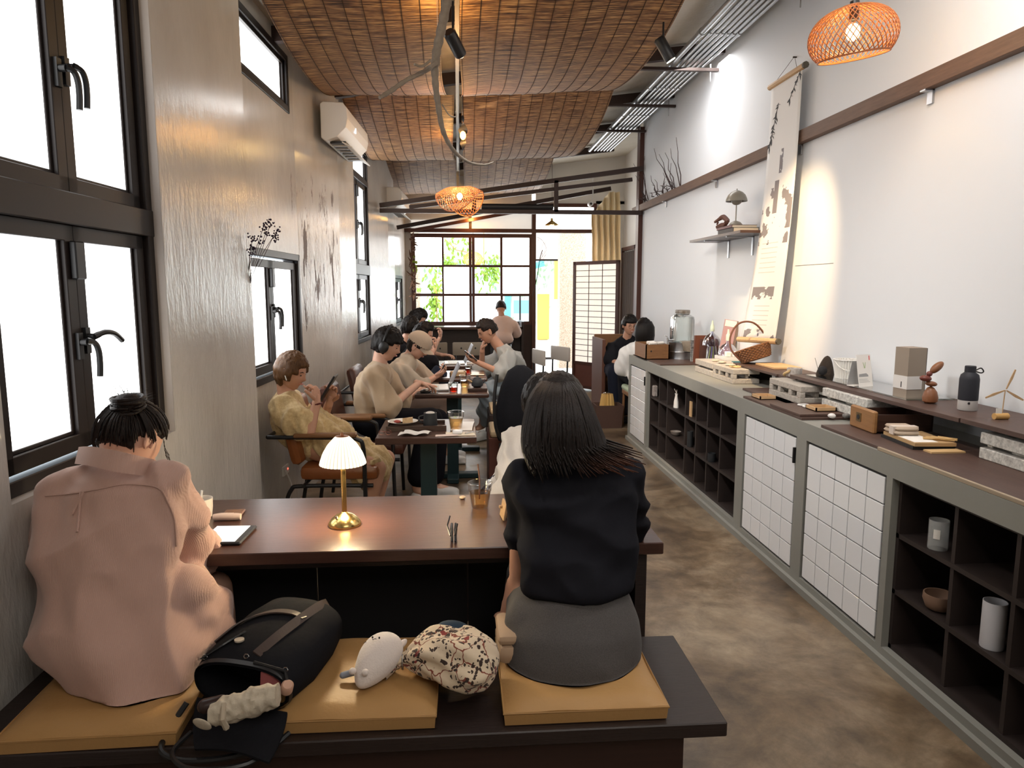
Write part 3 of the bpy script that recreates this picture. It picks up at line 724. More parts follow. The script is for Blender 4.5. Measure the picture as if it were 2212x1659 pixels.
light('warm_blind_fill', 'SPOT', (.02, .7, 2.6), 26, (1, .72, .40), .05, (-.62, 4.4, 2.9), math.radians(46), .8)  # added spot out of view, no fixture; warms the left blinds
for yy, tt, e_ in ((1.5, (1.75, 2.6, .55), 60), (3.2, (1.75, 4.4, .55), 55), (5.2, (1.9, 6.2, .8), 40)): light('counter_fill_beam', 'SPOT', (.04, yy, 2.97), e_, (1, .97, .93), .12, tt, math.radians(95), 1.)  # added spots without lamp bodies, brightening the counter
light('warm_gap_bulb', 'POINT', (-.04, 3.95, 2.83), 1.6, (1, .62, .22), .03)
light('warm_gap_bulb', 'POINT', (-.08, 7.0, 2.80), 1.6, (1, .62, .22), .03)
light('right_blind_wash', 'SPOT', (1.0, .7, 2.2), 8, (1, .86, .70), .05, (.6, 4.6, 2.9), math.radians(60), .8)
light('warm_scroll_spot', 'SPOT', (1.35, 3.9, 3.2), 130, (1, .70, .38), .02, (2.25, 4.95, 1.35), math.radians(40), .7)
tr = MB(); tr.bx(-.005, .5, 3.02, .02, 9.6, 3.06); tr.build('lighting_track', black_metal, None, label='black lighting track along the gap between the two rows of blinds', cat='track')
# flame-lit hanging twist ornament in the gap
tw = at(1000, 285, Y=5.6)
m = MB()
for k in range(28):
    a = k * .28; z = .12 - k * .0095; r_ = .032 * math.sin(PI * (k + .5) / 28) + .004
    m.v += [tw + V((r_ * math.cos(a), r_ * math.sin(a), z)), tw + V((-r_ * math.cos(a), -r_ * math.sin(a), z))]
m.f = [(2*k, 2*k+1, 2*k+3, 2*k+2) for k in range(27)]
tp = thing('hanging_spotlight', 'dark twisted pendant fitting with an amber bulb between the blinds', 'lamp', tw)
m.build('twisted_shade', black_metal, tp, W=True, smooth=True)
MB().ell(tw + V((0, -.02, -.03)), (.022, .022, .032)).build('bulb', mat('amber_bulb', (1, .5, .1), emis=((1, .42, .06), 6)), tp, W=True, smooth=True)
MB().tube([tw + V((0, 0, .12)), tw + V((0, 0, .35))], .003, 6).build('cable', black_plastic, tp, W=True)
light('amber_glow', 'POINT', tw + V((-.04, -.05, -.03)), 2.5, (1, .5, .15), .03)
# ================================================================ FRONT TABLE AND BENCH
tb = thing('long_table', 'long dark wooden table in the foreground with the brass lamp on it', 'table', (-.2, 2.37, 0))
MB().bx(-1.13, 2.085, .682, .628, 2.655, .72).build('table_top', table_wood, tb, W=True, bevel=.003)
MB().bx(-1.10, 2.15, .645, .555, 2.17, .682).build('front_apron', bench_wood, tb, W=True)
MB().bx(.55, 2.12, 0, .585, 2.62, .682).build('side_panel', bench_wood, tb, W=True)
MB().bx(-1.12, 2.12, 0, -1.08, 2.62, .682).build('side_panel', bench_wood, tb, W=True)
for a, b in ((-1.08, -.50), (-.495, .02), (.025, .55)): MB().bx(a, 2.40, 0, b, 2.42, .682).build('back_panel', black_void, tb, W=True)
bn = thing('long_bench', 'long dark wooden bench across the foreground holding the tan cushions', 'bench', (-.2, 1.8, 0))
MB().bx(-1.16, 1.573, .412, .646, 2.018, .45).build('bench_top', bench_wood, bn, W=True, bevel=.003)
MB().bx(-1.15, 1.61, 0, .55, 1.64, .412).build('front_panel', apron_wood, bn, W=True)
MB().bx(.52, 1.64, 0, .55, 1.99, .412).bx(-1.15, 1.64, 0, -1.12, 1.99, .412).build('side_panel', apron_wood, bn, W=True)
def cushion(c, d, label, rz=0, group='tan cushions on the foreground bench', m=tan_vinyl):
    def f(u, v):
        return None
    root = thing('seat_cushion', label, 'cushion', (c[0], c[1], c[2]), rz, group)
    mm = MB(); n = 16; x, y, h = d[0] / 2, d[1] / 2, d[2]
    def top(u, v):
        a, b = 2*u - 1, 2*v - 1
        e = (1 - abs(a) ** 6) * (1 - abs(b) ** 6)
        return (a * x * (1 - .012 * (1 - abs(b)) ), b * y, h * (.62 + .38 * e ** .5) + .003 * math.sin(a * 5 + b * 3))
    mm.surf(top, n, n); k = len(mm.v); w_ = n + 1
    ed = [i * w_ for i in range(n + 1)] + [n * w_ + j for j in range(1, n + 1)] + [i * w_ + n for i in range(n - 1, -1, -1)] + [j for j in range(n - 1, 0, -1)]
    bot = []
    for e in ed: p = mm.v[e]; mm.v.append(V((p.x * .985, p.y * .985, .001))); bot.append(len(mm.v) - 1)
    for i in range(len(ed)): j = (i + 1) % len(ed); mm.f.append((ed[j], ed[i], bot[i], bot[j]))
    mm.f.append(tuple(bot))
    mm.build('cover', m, root, smooth=True)
    mm = MB(); q = .985
    mm.tube([(-x, -y, h * .6), (x, -y, h * .6), (x, y, h * .6), (-x, y, h * .6)], .0035, 5, closed=True); mm.build('seam', m, root)
    return root
cushion((-.865, 1.775, .451), (.40, .40, .055), 'tan cushion under the woman in the pink shirt', .02)
cushion((-.262, 1.795, .451), (.40, .39, .055), 'tan cushion under the black backpack and the white plush toy', -.01)
cushion((.302, 1.785, .451), (.405, .38, .055), 'tan cushion under the woman with long dark hair', .0)

# ---- brass table lamp
lx, ly = -.385, 2.33
lp = thing('table_lamp', 'brass table lamp with a lit ribbed white glass shade on the front table', 'lamp', (lx, ly, .7205))
MB().lathe([(.054, 0), (.055, .006), (.052, .012), (.043, .024), (.026, .036), (.012, .042), (.0085, .046)], seg=40).build('base', brass, lp, smooth=True)
MB().cyl((0, 0, .04), .0085, .165, 16).build('stem', brass, lp, smooth=True)
MB().cyl((-.022, -.028, .030), .004, .008, 10).build('switch', chrome, lp)
def shade(u, v):
    a = 2 * PI * u; r = ip([(0, .020), (.08, .028), (.3, .046), (.6, .062), (.85, .070), (1, .0735)], v) * (1 + .018 * math.cos(a * 36) * min(v * 3, 1))
    return (r * math.cos(a), r * math.sin(a), .300 - .092 * v)
sm = mat('lamp_shade_glass', (.9, .85, .75), .35, emis=((1., .86, .62), .7)); n, l, b = nodes(sm)
tc = n.new('ShaderNodeTexCoord'); sx = n.new('ShaderNodeSeparateXYZ'); l.new(tc.outputs['Object'], sx.inputs[0])
at2 = n.new('ShaderNodeMath'); at2.operation = 'ARCTAN2'; l.new(sx.outputs['Y'], at2.inputs[0]); l.new(sx.outputs['X'], at2.inputs[1])
mu = n.new('ShaderNodeMath'); mu.operation = 'MULTIPLY'; mu.inputs[1].default_value = 36; l.new(at2.outputs[0], mu.inputs[0])
si = n.new('ShaderNodeMath'); si.operation = 'COSINE'; l.new(mu.outputs[0], si.inputs[0])
mr = n.new('ShaderNodeMapRange'); mr.inputs['From Min'].default_value = -1; mr.inputs['From Max'].default_value = -.35; mr.inputs['To Min'].default_value = .14; mr.inputs['To Max'].default_value = .50; l.new(si.outputs[0], mr.inputs['Value']); l.new(mr.outputs[0], b.inputs['Emission Strength'])
MB().surf(shade, 216, 14, .0015).build('shade', sm, lp, smooth=True)
MB().lathe([(.021, .298), (.022, .301), (.006, .304), (.004, .312), (.001, .314)], seg=20).build('cap', mat('copper_cap', (.4, .18, .1), .3, metal=1.), lp, smooth=True)
MB().ell((0, 0, .245), (.016, .016, .022)).build('bulb', mat('lamp_bulb', (1, .9, .7), emis=((1, .83, .55), 8)), lp, smooth=True)
l = light('table_lamp_light', 'POINT', (lx, ly, .90), 5.0, (1, .80, .50), .03)

# ---- things on the front table
def cup(c, label, h=.085, r0=.030, r1=.042, fill=.6, liq=tea, glass=clear_plastic, group=None, straw=None, name='plastic_cup'):
    root = thing(name, label, 'cup', c, 0, group)
    rr = lambda z: r0 + (r1 - r0) * z / h
    MB().shell([(r0 * .9, 0), (r0, .003), (rr(h * .3), h * .3), (rr(h * .66), h * .66), (rr(h * .7) + .002, h * .7), (rr(h * .95), h * .95), (r1 + .002, h)], (0, 0, 0), .0012, 32).build('cup_wall', glass, root, smooth=True)
    MB().tube([(r1 * math.cos(a * PI / 12), r1 * math.sin(a * PI / 12), h) for a in range(24)], .0018, 5, closed=True).build('rim', glass, root, smooth=True)
    if fill: MB().lathe([(r0 * .9 - .001, .003), (rr(h * fill) - .002, h * fill)], seg=28).build('drink', liq, root, smooth=True)
    if straw: MB().tube(straw, .0028, 7).build('straw', mat('brown_straw', (.16, .07, .04), .5), root, smooth=True)
    return root
cup((.07, 2.487, .7205), 'clear plastic cup of amber iced tea with a brown straw on the front table', .092, .030, .044, .62, straw=[(-.002, .0, .03), (.0, .012, .098), (-.006, .02, .155)])
gl = thing('folded_glasses', 'folded dark-rimmed glasses lying on the front table edge', 'glasses', (-.022, 2.16, .7205))
m = MB()
for s in (-1, 1): m.tube([(s * .006 + .022 * 0, -.045 + .0, .012), (s * .004, -.02, .038), (s * .006, .02, .045), (s * .008, .05, .016), (s * .006, .02, .004), (s * .005, -.02, .003)], .0036, 6, closed=True)
m.build('rims', black_plastic, gl, smooth=True)
MB().tube([(.004, -.045, .03), (.012, .0, .05), (.006, .055, .03)], .0025, 6).build('temple', black_plastic, gl, smooth=True)
MB().tube([(-.010, -.045, .028), (-.020, .0, .046), (-.012, .05, .06)], .0025, 6).build('temple', black_plastic, gl, smooth=True)
tbp = V(at(484, 1160, Z=.72))
t_ = thing('tablet', 'tablet with a glowing white screen beside the pink shirt sleeve', 'tablet', (-.735, 2.24, .7205), -.04)
MB().rbox((0, 0, .005), (.13, .165, .009), .004).build('tablet_case', black_plastic, t_)
MB().bx(-.062, -.072, .0098, .045, .074, .0103).build('screen', mat('lit_screen', (.9, .9, .95), .2, emis=((.92, .95, 1), .42)), t_)
wl2 = thing('card_wallet', 'small brown marbled card case beside a rolled pale pouch', 'wallet', (-.79, 2.47, .7205), .05)
MB().rbox((.0, 0, .004), (.068, .075, .007), .003).build('case', mat('marbled_brown', (.26, .12, .06), .3, var=(60, .8, (.09, .04, .02))), wl2)
pp = thing('rolled_pouch', 'small rolled pale pouch lying against the brown card case', 'pouch', (-.79, 2.405, .7205))
MB().tube([(-.045, 0, .012), (-.02, 0, .0135), (.02, 0, .013), (.045, .0, .012)], [.011, .013, .013, .011], 14).build('roll', mat('pale_pink_cloth', (.55, .42, .36), .8), pp, smooth=True)
MB().tube([(.025, 0, .026), (.026, .013, .012), (.026, 0, -.0)], .0012, 5).build('elastic', mat('red_elastic', (.3, .05, .05)), pp)
cc = V(at(437, 1118, Z=.72)); c_ = thing('porcelain_cup', 'white ceramic cup with a spoon half hidden by the pink sleeve', 'cup', (cc.x, cc.y, .7205))
MB().shell([(.026, 0), (.032, .004), (.036, .035), (.037, .068)], t=.003).build('cup_wall', mat('white_ceramic', (.72, .66, .58), .3), c_, smooth=True)
MB().tube([(-.01, 0, .02), (.004, 0, .095)], .004, 8).build('spoon', white_plastic, c_, smooth=True)
st = thing('phone_stand', 'small pale wooden phone stand at the elbow of the woman in black', 'stand', (.148, 2.36, .7205), .1)
m = MB(); m.rbox((0, 0, .03), (.008, .075, .06), .002, Euler((0, .18, 0)).to_matrix()); m.build('upright', pale_wood, st)
MB().rbox((.018, 0, .012), (.045, .02, .018), .002).build('foot', pale_wood, st); MB().rbox((.006, .015, .036), (.04, .012, .01), .002).build('peg', pale_wood, st)
pet = thing('table_bell', 'small brass button lying behind the tea cup', 'button', (.008, 2.60, .7205)); MB().ell((0, 0, .005), (.012, .012, .006)).build('dome', mat('pale_clay', (.6, .45, .3), .5), pet, smooth=True)

# ================================================================ SMALL CAFE TABLES
def cafe_table(x0, y0, x1, y1, label, top=table_wood, round_=.0, z=.72):
    t = thing('cafe_table', label, 'table', ((x0+x1)/2, (y0+y1)/2, 0), 0, 'small dark tables down the room')
    m = MB(); m.rbox(((x0+x1)/2, (y0+y1)/2, z - .0175), (x1-x0, y1-y0, .035), .012 if round_ else .003); m.build('table_top', top, t, W=True)
    cx_, cy_ = (x0+x1)/2, (y0+y1)/2
    MB().rbox((cx_, cy_, (z - .035) / 2 + .01), (.09, .09, z - .06), .004).build('column', mat('dark_teal_wood', (.012, .032, .035), .5), t, W=True)
    m = MB(); m.rbox((cx_, cy_, .02), (.42, .09, .04), .006); m.rbox((cx_, cy_, .0205), (.09, .42, .039), .006); m.build('foot', mat('dark_teal_wood', (.01, .03, .03)), t, W=True)
    m = MB(); m.bx(x0 + .06, cy_ - .03, z - .06, x1 - .06, cy_ + .03, z - .035); m.build('bearer', black_metal, t, W=True)
    return t
T2 = cafe_table(-.445, 3.72, .09, 4.26, 'small dark table beside the woman in the yellow dress')
T3 = cafe_table(-.335, 5.30, .225, 5.90, 'second dark table, with the laptop and mouse', round_=.01)
T4 = cafe_table(-.30, 6.25, .25, 6.85, 'third dark table, between the cap wearer and the man in grey', round_=.01)
T5 = cafe_table(-.35, 7.25, .25, 7.8, 'farthest dark table, beside the man resting his chin')
ZT = .7205
# on table 2
ty = thing('serving_tray', 'dark square wooden tray under the black mug and cake plate', 'tray', (-.24, 3.99, ZT), .02)
MB().bx(-.165, -.09, 0, .165, .09, .008).build('tray_base', dark_wood, ty)
m = MB()
for q in ((-.165, -.09, .165, -.082), (-.165, .082, .165, .09), (-.165, -.082, -.157, .082), (.157, -.082, .165, .082)): m.bx(q[0], q[1], .008, q[2], q[3], .028)
m.build('tray_rim', dark_wood, ty)
pl = thing('cake_plate', 'white plate with a slice of cake and a fork on the tray', 'plate', (-.32, 4.0, ZT + .029))
MB().shell([(.04, 0), (.07, .004), (.085, .012)], t=.003, seg=36).build('plate', mat('cream_ceramic', (.72, .68, .60), .25), pl, smooth=True)
m = MB(); m.prism([(-.0, -.02), (.055, -.008), (.055, .02)], .03); m.T = Matrix(); m.build('cake_slice', mat('cake', (.62, .45, .25), .9, var=(60, .7, (.4, .22, .12))), pl)
MB().ell((-.03, -.01, .01), (.02, .015, .009)).build('berry_sauce', mat('berry', (.35, .06, .04), .4), pl, smooth=True)
MB().tube([(-.07, -.03, .016), (-.045, -.01, .014)], .002, 5).build('fork', chrome, pl)
mg = thing('black_mug', 'matte black mug on the dark wooden tray', 'mug', (-.165, 3.99, ZT + .009))
MB().shell([(.036, 0), (.040, .004), (.040, .02), (.037, .06), (.036, .078)], t=.004, seg=32).build('mug_body', mat('matte_black', (.02, .022, .025), .55), mg, smooth=True)
MB().tube(bez([(-.036, 0, .062), (-.062, -.01, .055), (-.058, -.012, .03), (-.038, 0, .02)], 6), .005, 8).build('handle', MATS['matte_black'], mg, smooth=True)
MB().ell((0, 0, .076), (.026, .026, .010)).build('foam', mat('milk_foam', (.6, .55, .5), .8), mg, smooth=True)
cup((-.02, 3.95, ZT), 'clear ribbed plastic cup of pale tea beside the black mug', .098, .033, .046, .66)
np_ = MB(); np_.surf(lambda u, v: (-.33 + .15 * u + .03 * v, 3.765 + .11 * v * (1 - .4 * u), ZT + .004 + .012 * abs(math.sin(u * 5 + v * 4))), 12, 8, .001)
np_.build('paper_napkin', paper, smooth=True, label='crumpled white napkin in front of the dark tray', cat='napkin')
MB().surf(lambda u, v: (-.13 + .12 * u, 3.74 + .05 * v, ZT + .001 + .004 * u), 3, 3, .0008).build('folded_leaflet', mat('pinkish_paper', (.66, .53, .46), .8), label='folded pinkish leaflet at the near edge of the small table', cat='paper')
m = MB(); m.T = Matrix.Translation((.0, 3.80, ZT)) @ Matrix.Rotation(.06, 4, 'Z'); m.bx(-.075, -.045, 0, .08, .05, .002); m.build('paper_sheet', cream_paper, label='cream paper sheet under the earphone case', cat='paper')
m = MB(); m.T = Matrix.Translation((.02, 4.05, ZT)) @ Matrix.Rotation(-.08, 4, 'Z'); m.surf(lambda u, v: (-.06 + .12 * u, -.15 + .26 * v, .001 + .01 * u * math.sin(v * 3)), 4, 8, .0008); m.build('paper_sheet', paper, smooth=True, label='white printed paper lying behind the clear cup', cat='paper')
MB().rbox((-.012, 3.80, ZT + .014), (.056, .045, .022), .010).build('earphone_case', mat('gloss_white', (.8, .8, .8), .2), smooth=True, label='rounded white earphone case on the small table', cat='case')
MB().tube([(.03, 3.79, ZT + .006), (.078, 3.83, ZT + .006)], .004, 8).build('silver_pen', chrome, label='silver pen on the cream paper', cat='pen', smooth=True)
eg = thing('round_glasses', 'thin metal glasses folded near the left edge of the small table', 'glasses', (-.40, 3.80, ZT))
for s in (-1, 1): MB().tube([(s * .018 + .015 * math.cos(a * PI / 6), .0, .016 + .014 * math.sin(a * PI / 6)) for a in range(12)], .0015, 5, closed=True).build('rim', mat('rose_metal', (.35, .16, .12), .3, metal=1), eg)
MB().tube([(-.034, 0, .016), (-.03, .05, .012), (.02, .06, .005)], .0015, 5).build('temple', MATS['rose_metal'], eg)
# on table 3
lt = thing('laptop', 'open silver laptop typed on by the man with headphones', 'laptop', (-.19, 5.60, ZT), PI/2 + .05)
MB().rbox((0, 0, .008), (.30, .21, .014), .004).build('base', white_plastic, lt)
m = MB()
for i in range(11):
    for j in range(4): m.bx(-.135 + i * .0245, -.03 + j * .025, .0152, -.135 + i * .0245 + .021, -.03 + j * .025 + .021, .018)
m.build('keyboard', mat('pale_keys', (.62, .65, .62), .5), lt, kind='stuff')
m = MB(); m.T = Matrix.Translation((0, .105, .014)) @ Matrix.Rotation(math.radians(-24), 4, 'X'); 
m = MB(); m.T = Matrix.Translation((0, -.105, .014)) @ Matrix.Rotation(math.radians(24), 4, 'X'); m.bx(-.15, -.006, 0, .15, 0, .205)
m.build('screen_lid', mat('silver_lid', (.4, .42, .46), .4, metal=.7), lt)
MB().ell((-.255, 5.36, ZT + .012), (.042, .03, .018)).build('computer_mouse', mat('gloss_black', (.02, .02, .022), .15), smooth=True, label='glossy black computer mouse at the near edge of the second table', cat='mouse')
MB().rbox((-.24, 5.40, ZT + .002), (.16, .17, .003), .001).build('mouse_pad', black_plastic, label='thin dark mat under the computer mouse', cat='mat')
cup((-.045, 5.40, ZT), 'small glass of red tea at the near edge of the second table', .07, .032, .034, .55, red_tea, clear_glass, name='tea_glass')
cup((.045, 5.67, ZT), 'clear plastic cup of amber tea behind the red tea glass', .095, .032, .045, .55)
bt = thing('wooden_tray', 'small dark wooden tray under the black teapot', 'tray', (.14, 5.5, ZT)); MB().rbox((0, 0, .012), (.15, .17, .022), .003).build('tray_base', dark_wood, bt)
tp_ = thing('teapot', 'small black teapot with a side handle on the second table', 'teapot', (.14, 5.49, ZT + .024))
MB().lathe([(.028, 0), (.045, .012), (.047, .035), (.040, .058), (.028, .066)], seg=28).build('pot_body', MATS['matte_black'], tp_, smooth=True)
MB().lathe([(.030, .066), (.026, .074), (.01, .078), (.008, .09), (.002, .094)], seg=24).build('lid', MATS['matte_black'], tp_, smooth=True)
MB().tube([(-.04, -.01, .04), (-.075, -.02, .06)], [.008, .006], 8).build('handle', pale_wood, tp_, smooth=True); MB().tube([(.04, 0, .03), (.062, 0, .055)], [.009, .005], 8).build('spout', MATS['matte_black'], tp_, smooth=True)
# table 4
bx_ = thing('wooden_caddy', 'pale wooden box of small things on the third table', 'box', (-.01, 6.40, ZT))
m = MB()
for q in ((-.075, -.06, .075, -.052), (-.075, .052, .075, .06), (-.075, -.06, -.067, .06), (.067, -.06, .075, .06)): m.bx(q[0], q[1], 0, q[2], q[3], .04)
m.bx(-.075, -.06, 0, .075, .06, .006); m.build('box_body', pale_wood, bx_)
MB().rbox((0, 0, .04), (.10, .07, .02), .006).build('folded_cloth', cream_paper, bx_)
MB().rbox((.165, 6.52, ZT + .006), (.13, .20, .010), .004).build('metal_plate', mat('champagne_metal', (.55, .42, .28), .3, metal=.9), label='shiny champagne metal tray on the third table', cat='tray')
cup((.085, 6.62, ZT), 'glass jar with a pale lid on the third table', .075, .03, .03, .6, red_tea, clear_glass, name='tea_glass')
m = MB(); m.surf(lambda u, v: (-.28 + .17 * u, 6.35 + .32 * v, ZT + .008 + .07 * math.sin(u * PI) * math.sin(v * PI) + .012 * math.sin(u * 11 + v * 7)), 14, 14, .006)
m.build('dark_bag', cloth('navy_cloth', (.012, .016, .03)), smooth=True, label='dark cloth bag with pale print lying on the third table', cat='bag')
# table 5
lt2 = dup(lt, (-.05, 7.52, ZT), PI/2 + .05, 'second open laptop on the farthest small table')
MB().rbox((.13, 7.45, ZT + .01), (.10, .14, .018), .003).build('paper_stack', paper, label='small stack of white papers on the farthest small table', cat='papers')

# ================================================================ ARMCHAIRS with steel frames
def armchair(loc, rz, leather, label):
    """faces +x in local coordinates; width along y"""
    c = thing('armchair', label, 'chair', loc, rz, 'steel-framed leather armchairs')
    m = MB(); m.rbox((.30, 0, .425), (.46, .46, .085), .03); m.build('seat', leather, c, smooth=True)
    m = MB(); R = Euler((0, math.radians(-12), 0)).to_matrix(); m.rbox((.02, 0, .66), (.075, .46, .38), .034, R); m.build('backrest', leather, c, smooth=True)
    for s in (-1, 1):
        y = s * .275
        MB().rbox((.24, y, .665), (.36, .05, .026), .008).build('armrest', mid_wood, c)
        MB().tube(bez([(-.09, y, .655), (.30, y, .650), (.42, y, .640), (.455, y, .58), (.46, y, .30), (.47, y, .0)], 8), .0125, 8).build('leg', black_metal, c, smooth=True)
        MB().tube(bez([(.50, y*.86, .355), (.10, y*.86, .355), (.02, y*.86, .33), (-.02, y*.86, .2), (-.05, y*.86, .0)], 8), .0125, 8).build('leg', black_metal, c, smooth=True)
    MB().tube([(.10, -.26, .36), (.10, .26, .36)], .011, 8).build('crossbar', black_metal, c, smooth=True)
    MB().tube([(.44, -.275, .36), (.44, .275, .36)], .011, 8).build('crossbar', black_metal, c, smooth=True)
    MB().tube([(-.09, -.275, .655), (-.09, .275, .655)], .011, 8).build('back_rail', black_metal, c, smooth=True)
    return c
armchair((-1.00, 4.38, 0), -.04, orange_leather, 'orange-brown leather armchair holding the woman in the yellow dress')
armchair((-.90, 5.0, 0), -.02, brown_leather, 'dark brown leather armchair holding the man with headphones')
armchair((-.88, 6.15, 0), -.02, brown_leather, 'dark brown leather armchair under the person in the beige cap')

# ---- low block stools with pale cushions in the middle of the room
def block_stool(x0, x1, y0, y1, h, label, body=apron_wood):
    b = thing('block_stool', label, 'stool', ((x0+x1)/2, (y0+y1)/2, 0), 0, 'wooden block stools with pale cushions')
    MB().bx(x0, y0, 0, x1, y1, h - .045).build('wooden_box', body, b, W=True, bevel=.003)
    MB().rbox(((x0+x1)/2, (y0+y1)/2, h - .02), (x1 - x0 - .02, y1 - y0 - .02, .05), .02).build('cushion', beige_vinyl, b, smooth=True, W=True)
    return b
red_box = mat('red_brown_board', (.10, .030, .020), .55, var=(6, .5, (.06, .018, .012)))
block_stool(.215, .66, 5.16, 5.60, .45, 'nearest block stool with a pale cushion and red-brown sides', red_box)
block_stool(.26, .70, 6.15, 6.6, .45, 'middle block stool with a pale cushion, behind the nearest one', bench_wood)
block_stool(.27, .75, 6.9, 7.35, .45, 'farthest block stool, under the man in the grey shirt', bench_wood)
block_stool(.0, .5, 3.08, 3.46, .45, 'block stool across the front table under the woman in white', bench_wood)

# window bar counter and seats at the far end
bar = thing('window_bar', 'dark wooden bar counter under the far window', 'counter', (.0, 11.6, 0))
MB().bx(-.80, 11.36, .86, 1.02, 11.88, .90).build('bar_top', dark_wood, bar, W=True)
MB().bx(-.80, 11.55, 0, 1.0, 11.60, .86).build('front_panel', bench_wood, bar, W=True)
MB().bx(1.0, 11.36, 0, 1.04, 11.95, .98).build('end_panel', bench_wood, bar, W=True)
def round_back_chair(p, rz, label, m=beige_vinyl):
    c = thing('dining_chair', label, 'chair', p, rz, 'chairs with rounded backs at the far end')
    MB().rbox((0, 0, .44), (.42, .42, .05), .02).build('seat', m, c, smooth=True)
    MB().rbox((0, -.20, .74), (.40, .03, .17), .014).build('backrest', m, c, smooth=True)
    for x in (-.18, .18):
        for y in (-.18, .18): MB().tube([(x, y, .42), (x * 1.1, y * 1.1, 0)], .012, 8).build('leg', black_metal, c, smooth=True)
        MB().tube([(x * .9, -.19, .42), (x * .9, -.20, .78)], .01, 8).build('back_post', black_metal, c, smooth=True)
        MB().cyl((x * .5, -.217, .75), .012, .004, 8, axis='y').build('rivet', black_metal, c)
    return c
round_back_chair((.12, 9.3, 0), 0, 'chair with a wide beige rounded back before the far bar', mat('worn_beige', (.26, .22, .17), .6))
round_back_chair((-.42, 9.2, 0), .5, 'chair with a beige rounded back partly behind the dark-haired diners', MATS['worn_beige'])
round_back_chair((1.02, 8.3, 0), 2.0, 'plywood chair catching daylight near the doorway', mat('grey_ply', (.34, .31, .28), .4))
round_back_chair((.70, 7.9, 0), 1.8, 'plywood chair behind the man in the grey shirt', MATS['grey_ply'])
st = thing('bar_stool', 'dark stool under the man at the far window', 'stool', (.65, 11.05, 0))
MB().cyl((0, 0, .60), .17, .05, 24).build('seat', bench_wood, st)
for a in (.8, 2.4, 3.9, 5.5): MB().tube([(.12 * math.cos(a), .12 * math.sin(a), .6), (.19 * math.cos(a), .19 * math.sin(a), 0)], .013, 8).build('leg', black_metal, st)

# high-backed booth bench and small stool by the counter end; shoji door leaf; basket
bo = thing('booth_bench', 'brown wooden booth bench by the shoji door', 'bench', (1.95, 8.6, 0))
MB().bx(1.72, 8.95, 0, 2.20, 9.0, .93).build('back_panel', mid_wood, bo, W=True)
MB().bx(1.72, 8.45, .40, 2.20, 8.95, .45).build('seat', mid_wood, bo, W=True)
MB().bx(1.70, 8.35, 0, 1.74, 9.0, .90).build('side_panel', mat('red_brown_wood', (.11, .042, .025), .5), bo, W=True)
bs = thing('cafe_stool', 'small stool with a mint green seat beside the counter end', 'stool', (1.98, 7.5, 0))
MB().rbox((0, 0, .435), (.40, .38, .06), .025).build('seat', mat('mint_vinyl', (.38, .46, .33), .5), bs, smooth=True)
MB().rbox((0, 0, .385), (.38, .36, .05), .006).build('seat_frame', mid_wood, bs)
for x in (-.17, .17):
    for y in (-.16, .16): MB().tube([(x, y, .38), (x * 1.05, y * 1.05, 0)], .014, 8).build('leg', mid_wood, bs)
MB().rbox((.0, -.19, .68), (.34, .02, .16), .008).build('backrest', mid_wood, bs); MB().rbox((0, -.18, .5), (.05, .02, .3), .004).build('back_post', mid_wood, bs)
A, B = V((1.73, 10.7, 0)), V((2.25, 9.95, 0)); sw = (B - A).length; sa = math.atan2(B.y - A.y, B.x - A.x)
sj = thing('shoji_door', 'open dark-framed lattice paper door leaf near the doorway', 'door', A, sa)
m = MB(); m.bx(0, -.02, .02, .05, .02, 1.90).bx(sw - .05, -.02, .02, sw, .02, 1.90).bx(0, -.02, 1.85, sw, .02, 1.90).bx(0, -.02, .38, sw, .02, .42).bx(0, -.02, .02, sw, .02, .06); m.build('door_frame', mat('shoji_frame', (.05, .016, .010), .45), sj)
MB().bx(.05, -.008, .06, sw - .05, .008, .38).build('kick_panel', red_box, sj)
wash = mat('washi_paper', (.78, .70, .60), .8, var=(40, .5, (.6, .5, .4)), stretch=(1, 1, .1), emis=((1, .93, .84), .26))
for i in range(3):
    for j in range(17):
        x0 = .05 + i * (sw - .1) / 3; z0 = .42 + j * 1.43 / 17
        if i == 0 and j == 0: mm = MB().bx(0, -.003, 0, (sw - .1) / 3, .003, 1.43 / 17).mesh('paper_pane'); mm.materials.append(wash)
        o = bpy.data.objects.new('paper_pane', mm); COL.objects.link(o); o.parent = sj; o.location = (x0, 0, z0)
for i in (1, 2): MB().bx(.05 + i * (sw - .1) / 3 - .004, -.01, .42, .05 + i * (sw - .1) / 3 + .004, .01, 1.85).build('lattice_bar', MATS['shoji_frame'], sj)
for j in range(1, 17): MB().bx(.05, -.009, .42 + j * 1.43 / 17 - .004, sw - .05, .009, .42 + j * 1.43 / 17 + .004).build('lattice_bar', MATS['shoji_frame'], sj)
# cream curtain
cm = cloth('cream_curtain', (.86, .74, .52), (.80, .62, .36), 30, 5)
def cur(u, v): return (2.08 + .42 * u, 10.9 + .05 * math.sin(u * 30) + .02 * math.sin(v * 9 + u * 5), 1.55 + v * (1.30 if u > .12 else .9))
MB().surf(lambda u, v: (2.02 + .42 * u + .03 * (1 - v), 10.9 + .05 * math.sin(u * 30) + .02 * math.sin(v * 9 + u * 5), 1.90 + v * (.70 + .35 * min(u * 1.6, 1))), 70, 12, .004).build('door_curtain_cream', cm, smooth=True, label='long cream curtain hanging right of the doorway', cat='curtain')
